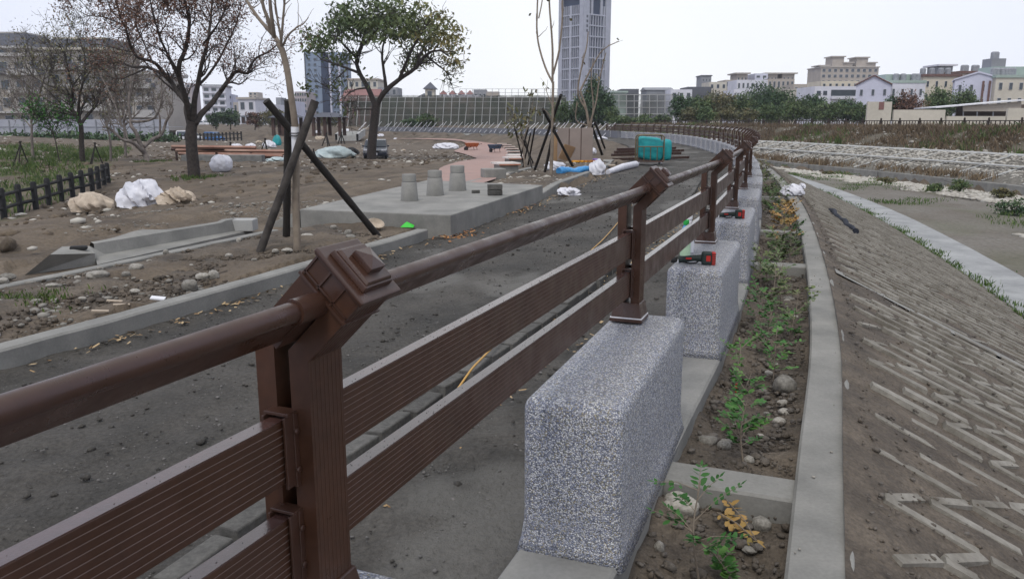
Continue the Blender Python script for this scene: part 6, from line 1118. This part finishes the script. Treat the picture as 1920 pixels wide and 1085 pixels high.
# dry scrub on the far bank, along the wall, grass and weeds
def tufts(name, pts, h, m, per=12, wid=.02, spread=.12, kk=(.1, .8)):
    N_ = len(pts); n = N_ * per; b = np.repeat(np.asarray(pts), per, 0) + rng.normal(0, 1, (n, 3)) * np.array((spread, spread, 0)); hh = np.repeat(np.broadcast_to(h, (N_,)), per) * rng.uniform(.5, 1.2, n); ln_ = rng.normal(0, .38, (n, 2)) * hh[:, None]; a = rng.uniform(0, 6.28, n); w2 = np.c_[np.cos(a), np.sin(a), 0 * a] * (wid * rng.uniform(.6, 1.4, n))[:, None]
    tip = b + np.c_[ln_, hh]; mid = b + np.c_[ln_ * .35, hh * .6]; V = np.stack([b - w2, b + w2, mid + w2 * .8, tip, mid - w2 * .8], 1).reshape(-1, 3); F = (np.arange(n)[:, None] * 5 + np.arange(5)).tolist(); mb = MB(); mb.add(V, F, 0, np.repeat(rng.uniform(*kk, n), 5)); return kind(mb.build(name, m, origin=(0, 0, 0)), 'stuff')
MT['g_dry'] = leafmat('dry_grass', (.075, .055, .035), (.15, .11, .07), (.24, .18, .11)); MT['g_green'] = leafmat('grass', (.035, .065, .016), (.07, .115, .028), (.15, .18, .05)); MT['g_weed'] = leafmat('weed', (.02, .05, .012), (.045, .10, .02), (.12, .17, .04))
n = 4200; s = rng.uniform(14, 112, n); u = rng.random(n) ** .8; u = u * .8; t = TT(s) + 1.4 + (TF(s) - TT(s) - 1.7) * u; p_ = stpts(s, t, 0 * s); p_[:, 2] = -.33 + 1.2 * sstep(0, .55, u); ok = fbm(p_[:, 0], p_[:, 1], .25, 3) > -.3; tufts('dry_scrub', p_[ok], rng.uniform(.15, .6, ok.sum()), MT['g_dry'], 14, .03, .3, (0, .75))
n = 900; s = rng.uniform(14, 112, n); u = rng.random(n) * .8; t = TT(s) + 1.4 + (TF(s) - TT(s) - 1.7) * u; p_ = stpts(s, t, 0 * s); p_[:, 2] = -.33 + 1.2 * sstep(0, .55, u); ok = fbm(p_[:, 0] + 40, p_[:, 1], .2, 3) > .1; tufts('bank_weeds', p_[ok], rng.uniform(.25, .7, ok.sum()), MT['g_green'], 14, .03, .3)
n = 700; s = rng.uniform(14, 110, n); t = TW(s) + rng.uniform(.3, .9, n); ok = fbm(s, t, .12, 2) > -.1; tufts('wall_scrub', stpts(s, t, -1.45 + 0 * s)[ok], rng.uniform(.2, .6, ok.sum()), MT['g_dry'], 12, .025, .2, (.2, 1))
n = 1100; s = rng.uniform(15, 95, n); t = 5.95 + rng.random(n) ** 1.6 * 4; X_ = stpts(s, t, -1.66 + 0 * s); ok = fbm(X_[:, 0], X_[:, 1], .3, 3) > .05; tufts('weeds', X_[ok], rng.uniform(.05, .17, ok.sum()), MT['g_weed'], 16, .012, .25, (.2, 1))
n = 420; s = rng.uniform(10, 60, n); t = 4.42 + rng.normal(0, .1, n); tufts('weeds', stpts(s, t, -1.58 + 0 * s), rng.uniform(.04, .15, n), MT['g_weed'], 12, .01, .1, (.4, 1))
n = 5200; x = rng.uniform(-42, -8, n); y = rng.uniform(19, 72, n); ok = (x < -np.interp(y, [20, 32, 70], [.635, .505, .47]) * y) & (fbm(x, y, .4, 3) > -.12) & (np.abs(x) < .72 * y); x, y = x[ok], y[ok]; tufts('grass', np.c_[x, y, gz(x, y)], rng.uniform(.1, .4, len(x)), MT['g_green'], 11, .02, .22)
for (a, b) in ((372, 336), (285, 306), (62, 560)): p = G(a, b, lo=4.2); tufts('weeds', np.array(tuple(p)) + rng.normal(0, .14 if b > 500 else .45, (40, 3)) * (1, 1, 0), .05 if b > 500 else .2, MT['g_green'], 8, .006 if b > 500 else .015, .06)
p = G(868, 305, lo=10)
# bushes in the river bed
for i, (a, b, c_, e_, lm, lab) in enumerate([(1798, 362, 44, 26, 'lf_mid', 'rounded green bush in the river bed against the low wall'), (1880, 372, 40, 20, 'lf_olive', 'green bush at the right edge in front of the low wall'), (1900, 408, 70, 34, 'lf_dark', 'dark green bush among the river stones at the right edge'), (1752, 362, 34, 18, 'lf_mid', 'small green bush left of the rounded one in the river bed'), (1552, 330, 22, 9, 'lf_olive', 'small dry tuft bush on the river stones near the walkway'), (1660, 346, 34, 12, 'lf_olive', 'low weedy bush in the middle of the river bed')]):
    d_ = ray(a, b); q_ = HEYE + 1.85; tt_ = -q_ / d_[2]; bs = Vector((d_[0] * tt_, d_[1] * tt_, -1.85)); t = thing('bush', bs, lab, 'bush'); Y = bs.y; w_, h_ = px(c_, Y), px(e_, Y)
    T = Tree(i + 300); 
    for k_ in range(6): p_, r_ = T.limb([bs - Vector((0, 0, .05)), bs + Vector((rng.normal(0, w_ * .15), rng.normal(0, w_ * .15), h_ * .5)), bs + Vector((rng.normal(0, w_ * .28), rng.normal(0, w_ * .28), h_ * .85))], .02, .008, 5)
    T.mb.build('stems', MT['bark'], t, world=True); crownmb(np.random.default_rng(i), (bs.x, bs.y, bs.z + h_ * .5), w_ * .5, h_ * .5, w_ * .45, 40, 22, max(.05, h_ * .07), (.1, .8)).build('foliage', MT[lm], t, world=True)
# leaf litter
def litter(name, c, size, m=None): return kind(leafcards(c, size, rng, flat=.15).build(name, m or MT['lf_litter'], origin=(0, 0, 0)), 'stuff')
MT['lf_litter'] = leafmat('leaf_litter', (.20, .12, .055), (.33, .22, .11), (.45, .34, .2), .8); MT['lf_rust'] = leafmat('leaf_rust', (.24, .10, .04), (.34, .16, .06), (.40, .24, .12), .8)
def flatcards(c, size, k=None):
    n = len(c); a = rng.uniform(0, 6.28, n); u = np.c_[np.cos(a), np.sin(a), rng.normal(0, .25, n)]; v_ = np.c_[-np.sin(a), np.cos(a), rng.normal(0, .25, n)]; s_ = size * rng.uniform(.6, 1.3, (n, 1)); mb = MB(); mb.quads(c, u * s_, v_ * s_ * .5, k=rng.random(n)); return mb
n = 800; s = 6 + 20 * rng.random(n) ** 1.2; t = rng.normal(-1.0, .06, n) + rng.random(n) ** 2 * .25; kind(flatcards(stpts(s, t, .014 + .01 * rng.random(n)), .02).build('leaf_litter', MT['lf_litter'], origin=(0, 0, 0)), 'stuff')
n = 500; s = 7 + 26 * rng.random(n); t = -3.9 + np.abs(rng.normal(0, .12, n)); kind(flatcards(stpts(s, t, .014 + .01 * rng.random(n)), .022).build('leaf_litter', MT['lf_litter'], origin=(0, 0, 0)), 'stuff')
p = P(850, 440, .0); c = np.array(tuple(p)) + rng.normal(0, 1, (170, 3)) * (.16, .34, 0) + (0.02, 0, .015); kind(flatcards(c, .028).build('leaf_litter', MT['lf_rust'], origin=(0, 0, 0)), 'stuff')
p = P(955, 388, .0); c = np.array(tuple(p)) + rng.normal(0, 1, (120, 3)) * (.2, .5, 0) + (.1, 0, .015); kind(flatcards(c, .026).build('leaf_litter', MT['lf_rust'], origin=(0, 0, 0)), 'stuff')
for a, b, n in ((440, 565, 22), (480, 545, 18), (200, 635, 14), (330, 600, 10)): c = np.array(tuple(P(a, b, .012))) + rng.normal(0, 1, (n, 3)) * (.09, .09, 0); kind(flatcards(c, .02).build('leaf_litter', MT['lf_litter'], origin=(0, 0, 0)), 'stuff')
# single stones one can point at
def mkstone(sd):
    v, f = IC3; pw_ = .75 if sd % 2 else 1.0; v = np.sign(v) * np.abs(v) ** pw_; v = v * (1 + .5 * n3(v, .9, sd, 3) - .25 * np.abs(n3(v, 1.6, sd + 3, 2)))[:, None]; v = v / np.abs(v).max(0); return MB().add(v, f).build('stone', MT['stone'], loc=(0, 0, 0), smooth=180)
base_st = [mkstone(k_ * 7 + 1) for k_ in range(6)]; used = [False] * 6; si = 0
def stone(p, dim, label, group=None, m=None, rz=None, sink=.3, name='stone'):
    global si
    i = si % 6; si += 1; o = base_st[i] if not used[i] else base_st[i].copy()
    if used[i]: COL.objects.link(o)
    used[i] = True; o.location = Vector(p) + Vector((0, 0, dim[2] / 2 * (1 - sink))); o.scale = (dim[0] / 2, dim[1] / 2, dim[2] / 2); o.rotation_euler = (0, 0, rng.uniform(-.5, .5) if rz is None else rz); o.name = name; tag(o, label, 'stone', group); return o
GS = 'stones scattered on the soil between the two kerbs'
def bed_stone(a, b, w, h, label, grp=None): p = P(a, b + h * .3, .1); stone(p, (px(w, p.y), px(w, p.y) * .75, px(h, p.y) * 1.1), label, grp)
for a, b, w, h, lab in [(355, 537, 32, 24, 'smooth egg shaped pale stone close to the left kerb'), (402, 516, 27, 20, 'rounded grey stone upper right of the egg shaped one'), (379, 519, 28, 13, 'flat brown stone between the egg shaped and rounded ones'), (183, 516, 44, 18, 'largest long flat stone in the bed below the concrete channel'), (257, 503, 34, 16, 'pale stone right of the largest long flat stone'), (253, 546, 20, 9, 'small tan stone low in the planting bed'), (236, 515, 18, 12, 'small grey stone beside the pale one in the bed'), (312, 473, 14, 11, 'small pale stone below the middle of the concrete channel'), (97, 535, 26, 7, 'thin tan slab stone at the far left of the bed'), (575, 442, 26, 9, 'flat pale stone behind the sapling trunk'), (652, 437, 14, 11, 'round pale stone between the sapling and the leaning pole'), (657, 444, 20, 8, 'long pale stone just below the round one by the leaning pole'), (625, 427, 13, 9, 'small tan stone right of the sapling trunk'), (540, 469, 26, 8, 'flat pale stone left of the sapling foot'), (516, 471, 14, 8, 'brown stone left of the sapling foot'), (603, 468, 18, 9, 'reddish stone near the post cap in the bed'), (448, 451, 10, 9, 'white pebble near the end of the concrete channel'), (15, 520, 30, 14, 'grey stone at the left edge beside the channel end'), (5, 527, 24, 12, 'second grey stone at the very left edge')]: bed_stone(a, b, w, h, lab)
for k_ in range(46):
    s = rng.uniform(8.5, 15.3); t = rng.uniform(-5.9, -4.2); q_ = rng.uniform(.02, .07); stone(V3(s, t, .085), (q_ * 1.3, q_, q_ * .7), 'small stone scattered in the soil between the two kerbs', GS)
q = MB(); q.box((0, 0, .01), (.11, .07, .015)); o = q.build('tile_piece', MT['white'], loc=P(296, 561, .13), bevel=.003); o.rotation_euler = (.1, .15, .2); tag(o, 'white tile fragment lying near the left kerb', 'tile')
for a, b, lab in ((215, 566, 'pale splinter of wood low in the planting bed'), (228, 573, 'second pale wood splinter low in the planting bed'), (188, 585, 'grey wood splinter nearest the kerb in the planting bed')): q = MB(); q.box((0, 0, .01), (.12, .022, .014)); o = q.build('wood_splinter', MT['tan'], loc=P(a, b, .12), bevel=.003); o.rotation_euler = (.05, .1, rng.uniform(.1, .6)); tag(o, lab, 'wood scrap')
def tro(a, b, z=-.13):
    return P(a, b, z)
for a, b, w, h, lab in [(1470, 722, 50, 42, 'big angular brown rock in the planting trough'), (1272, 950, 84, 56, 'large dark rock beside the foreground pedestal'), (1237, 1024, 26, 30, 'smooth pale egg stone beside the foreground pedestal'), (1426, 982, 44, 30, 'pale flat stone against the trough cross beam'), (1405, 1030, 36, 12, 'small pale flat stone below the dead branch'), (1322, 828, 46, 26, 'long pale stone beside the footing of the foreground pedestal'), (1404, 862, 26, 20, 'grey angular stone above the cross beam'), (1356, 838, 30, 26, 'grey rough stone right of the long pale one'), (1308, 772, 40, 26, 'brown rough stone against the footing'), (1376, 640, 26, 12, 'pale flat stone between the second and third pedestals'), (1430, 733, 18, 12, 'small pale stone left of the big angular rock'), (1465, 755, 24, 12, 'grey flat chip below the big angular rock'), (1470, 772, 26, 16, 'reddish brick chip below the big angular rock'), (1440, 700, 18, 12, 'small grey stone near the red plant tag'), (1345, 765, 22, 14, 'brown stone near the footing edge'), (1476, 560, 16, 10, 'small stone far along the planting trough')]:
    p = tro(a, b + h * .35); stone(p, (px(w, p.y), px(w, p.y) * .8, px(h, p.y) * 1.05), lab, sink=.25)
for k_ in range(60):
    s = 7.2 + 16 * rng.random() ** 1.4; t = rng.uniform(.31, .79); q_ = rng.uniform(.015, .06); stone(V3(s, t, -.125 - (.03 if s < 9 else 0)), (q_ * 1.4, q_, q_ * .8), 'small stone lying in the soil of the planting trough', 'stones in the planting trough')
q = MB(); q.box((0, 0, .03), (.012, .004, .06)); o = q.build('plant_tag', MT['toolred'], loc=P(1380, 735, -.1)); tag(o, 'small red tag on a seedling in the planting trough', 'tag')
# seedlings in the trough
def pinnate(mbl, a, b, n, size, kk):
    a, b = np.array(a), np.array(b); d = b - a; L = np.linalg.norm(d); d /= L; sd = np.cross(d, (0, 0, 1)); sd /= np.linalg.norm(sd) + 1e-9; C_, U, W_ = [], [], []
    for i in range(n):
        for sg in (-1, 1):
            o = a + d * L * (i + .7) / n; u = sd * sg * .85 + d * .45 + np.array((0, 0, rng.normal(.05, .25))); u /= np.linalg.norm(u); sz = size * (.7 + .5 * math.sin(math.pi * (i + .6) / n)) * rng.uniform(.85, 1.15); w2 = np.cross(u, (0, 0, 1.0)); w2 /= np.linalg.norm(w2) + 1e-9; w2 = w2 * sz * .24 + np.array((0, 0, rng.normal(0, .12))) * sz
            V = [o, o + u * sz * .35 + w2, o + u * sz * .75 + w2 * .75, o + u * sz, o + u * sz * .75 - w2 * .75, o + u * sz * .35 - w2]; mbl.add(V, [(0, 1, 2, 3, 4, 5)], 0, np.clip(kk + rng.normal(0, .12), 0, 1))
    o = a + d * L; mbl.add([o, o + d * size * .4 + sd * size * .2, o + d * size, o + d * size * .4 - sd * size * .2], [(0, 1, 2, 3)], 0, kk)
def seedling(base, h, nb, label, size=.035, lm='lf_fresh', kk=.5, spread=.5, lean=(0, 0)):
    t = thing('seedling', base, label, 'seedling'); st_, lf = MB(), MB(); b0 = np.array(tuple(base)); top = b0 + np.array((lean[0], lean[1], h)); pts = sm([b0 - (0, 0, .02), b0 * .5 + top * .5 + np.append(rng.normal(0, h * .05, 2), 0), top], 5); st_.tube(pts, np.linspace(.005, .002, len(pts)), 6)
    for i in range(nb):
        f_ = rng.uniform(.25, 1); o = pts[int(f_ * (len(pts) - 1))]; a = rng.uniform(0, 6.28); L = h * spread * rng.uniform(.5, 1); e = o + np.array((math.cos(a) * L * .8, math.sin(a) * L * .8, L * rng.uniform(.05, .75))); st_.tube([o, (o + e) / 2 + (0, 0, L * .08), e], (.002, .0015, .001), 4); pinnate(lf, o * .75 + e * .25, e, rng.integers(4, 7), size, kk + rng.normal(0, .12))
    st_.build('stem', MT['barkpale'], t, world=True); lf.build('foliage', MT[lm], t, world=True); return t
def tp_(a, b, z=-.13): return P(a, b, z)
for a, b, h, nb, size, lm, kk, lab in [(1312, 1088, .40, 12, .032, 'lf_fresh', .25, 'tall thin seedling in front of the trough cross beam'), (1372, 1082, .10, 9, .036, 'lf_fresh', .75, 'low bright seedling at the bottom edge of the photo'), (1395, 872, .34, 16, .034, 'lf_fresh', .45, 'leafy seedling just beyond the trough cross beam'), (1400, 800, .30, 12, .032, 'lf_fresh', .6, 'seedling left of the big angular rock'), (1388, 735, .32, 9, .032, 'lf_fresh', .7, 'thin yellowish seedling carrying the red tag'), (1440, 672, .36, 16, .033, 'lf_fresh', .4, 'bushy seedling leaning over the kerb'), (1478, 640, .22, 10, .032, 'lf_fresh', .6, 'small seedling spilling on to the kerb'), (1420, 622, .40, 16, .034, 'lf_fresh', .35, 'dense seedling beside the third pedestal'), (1446, 585, .40, 18, .036, 'lf_mid', .6, 'dark dense seedling beyond the one at the third pedestal'), (1428, 545, .42, 18, .036, 'lf_mid', .55, 'tall dense seedling near the second cross beam'), (1462, 530, .34, 14, .036, 'lf_mid', .6, 'seedling close to the kerb near the second cross beam')]: seedling(tp_(a, b), h, nb, lab, size, lm, kk, .55, lean=(rng.normal(0, .04), rng.normal(0, .03)))
for a, b, h, lm, kk, lab in [(1455, 500, .38, 'lf_mid', .5, 'green seedling just before the yellow leaved one'), (1468, 462, .50, 'lf_yellow', .6, 'yellow leaved seedling beside the kerb'), (1466, 432, .45, 'lf_yellow', .4, 'second yellow leaved seedling behind the first'), (1446, 402, .40, 'lf_mid', .4, 'dark green seedling beyond the yellow ones'), (1438, 378, .45, 'lf_mid', .5, 'green seedling left of the white plastic bag'), (1428, 352, .45, 'lf_mid', .6, 'distant green seedling along the pedestals'), (1430, 335, .5, 'lf_olive', .6, 'farthest green seedling along the pedestals')]: seedling(tp_(a, b), h, 26, lab, .05 if lm != 'lf_yellow' else .05, lm, kk, .6)
for k_ in range(15):
    s = 11.0 + 15 * (k_ + rng.random()) / 15; b_ = V3(s, rng.uniform(.36, .76), -.12); seedling(b_, rng.uniform(.2, .42), 12 + int(rng.integers(0, 6)), 'small green seedling in the weedy middle of the planting trough', .036, 'lf_mid' if k_ % 3 else 'lf_fresh', rng.uniform(.35, .7), .6)['group'] = 'seedlings filling the planting trough'
# dead golden branch
t = thing('dead_branch', tp_(1385, 1005), 'dead branch with curled golden leaves lying below the trough cross beam', 'branch'); q, l_ = MB(), MB(); a, b = np.array(tuple(tp_(1345, 960, -.07))), np.array(tuple(tp_(1420, 1015, -.1)))
q.tube([a, (a + b) / 2 + (0, 0, .015), b], (.003, .0025, .002), 5); pinnate(l_, a, b, 9, .045, .5); a2 = np.array(tuple(tp_(1360, 935, -.05))); q.tube([a2, a2 * .4 + b * .6 + (0, 0, .02), b], (.003, .002, .0015), 5); pinnate(l_, a2, a2 * .5 + b * .5, 6, .04, .6); q.build('twig', MT['barkpale'], t, world=True); l_.build('dry_leaves', MT['lf_yellow'], t, world=True)
# white bag and dark cloth by the kerb
p = P(1486, 366, .02); o = crumple('plastic_bag', p, (px(44, p.y), .5, px(22, p.y)), MT['whiteplastic'], 'crumpled white plastic bag lying across the kerb of the slope', 'bag', None, 81, .3, .5)
p = P(1504, 353, -.1); crumple('plastic_bag', p, (px(13, p.y), .25, px(10, p.y)), MT['whiteplastic'], 'small white scrap beyond the bag on the kerb', 'bag', None, 82, 0, .4)
MT['darkcloth'] = mat('darkcloth', (.012, .015, .025), (.02, .024, .035), sc=8, rough=.8)
q = MB(); vv = []
for k_ in range(13):
    u = k_ / 12; c_ = P(1556 + 48 * u, 400 + 34 * u, -.3); s, tt_ = [float(q_[0]) for q_ in st(c_.x, c_.y)]; z = -1.6 * (tt_ - 1.1) / 3.4; vv.append(V3(s, tt_ + .03 * math.sin(k_ * 1.3), z + .03 + .01 * math.sin(k_ * 2.2)))
q.tube(vv, [.03 + .03 * abs(math.sin(k_ * 1.1 + .5)) for k_ in range(13)], 10); o = q.build('cloth', MT['darkcloth'], smooth=60); tag(o, 'dark blue twisted cloth lying on the paved slope', 'cloth')
# yellowish debris and a leaf on the slope, bits on the kerb
for k_ in range(26):
    s = 7.5 + 14 * rng.random() ** 1.5; o = stone(V3(s, rng.uniform(.84, 1.0), .022), (rng.uniform(.006, .016),) * 2 + (.008,), 'tiny dark crumb lying on the long kerb of the slope', 'crumbs on the long kerb', sink=.1)

# rain drops standing on the planks, cap and handrail nearest the camera
MT['drop'] = mat('drop', (.02, .012, .01), (.03, .02, .016), rough=.06, spec=.8)
n = 420; s = S1 + rng.uniform(-.9, 3.6, n); up = rng.random(n) < .5; stones('raindrops', stpts(s, rng.uniform(-.013, .013, n), .608 + np.where(up, .372, .187) + .0602), rng.uniform(.0006, .0014, n), MT['drop'], flat=1.0, ks=0 * s)

# ================================================================== the air: thin even haze round the whole place
hz = MB(); hz.box((0, 220, 70), (900, 620, 150)); HZM = bpy.data.materials.new('haze'); HZM.use_nodes = True; N = HZM.node_tree.nodes; N.remove(N['Principled BSDF'])
pv = N.new('ShaderNodeVolumePrincipled'); pv.inputs['Density'].default_value = .0003; pv.inputs['Color'].default_value = (.86, .9, 1.0, 1); HZM.node_tree.links.new(pv.outputs[0], N['Material Output'].inputs['Volume'])
kind(hz.build('haze', HZM, origin=(0, 0, 0)), 'stuff')
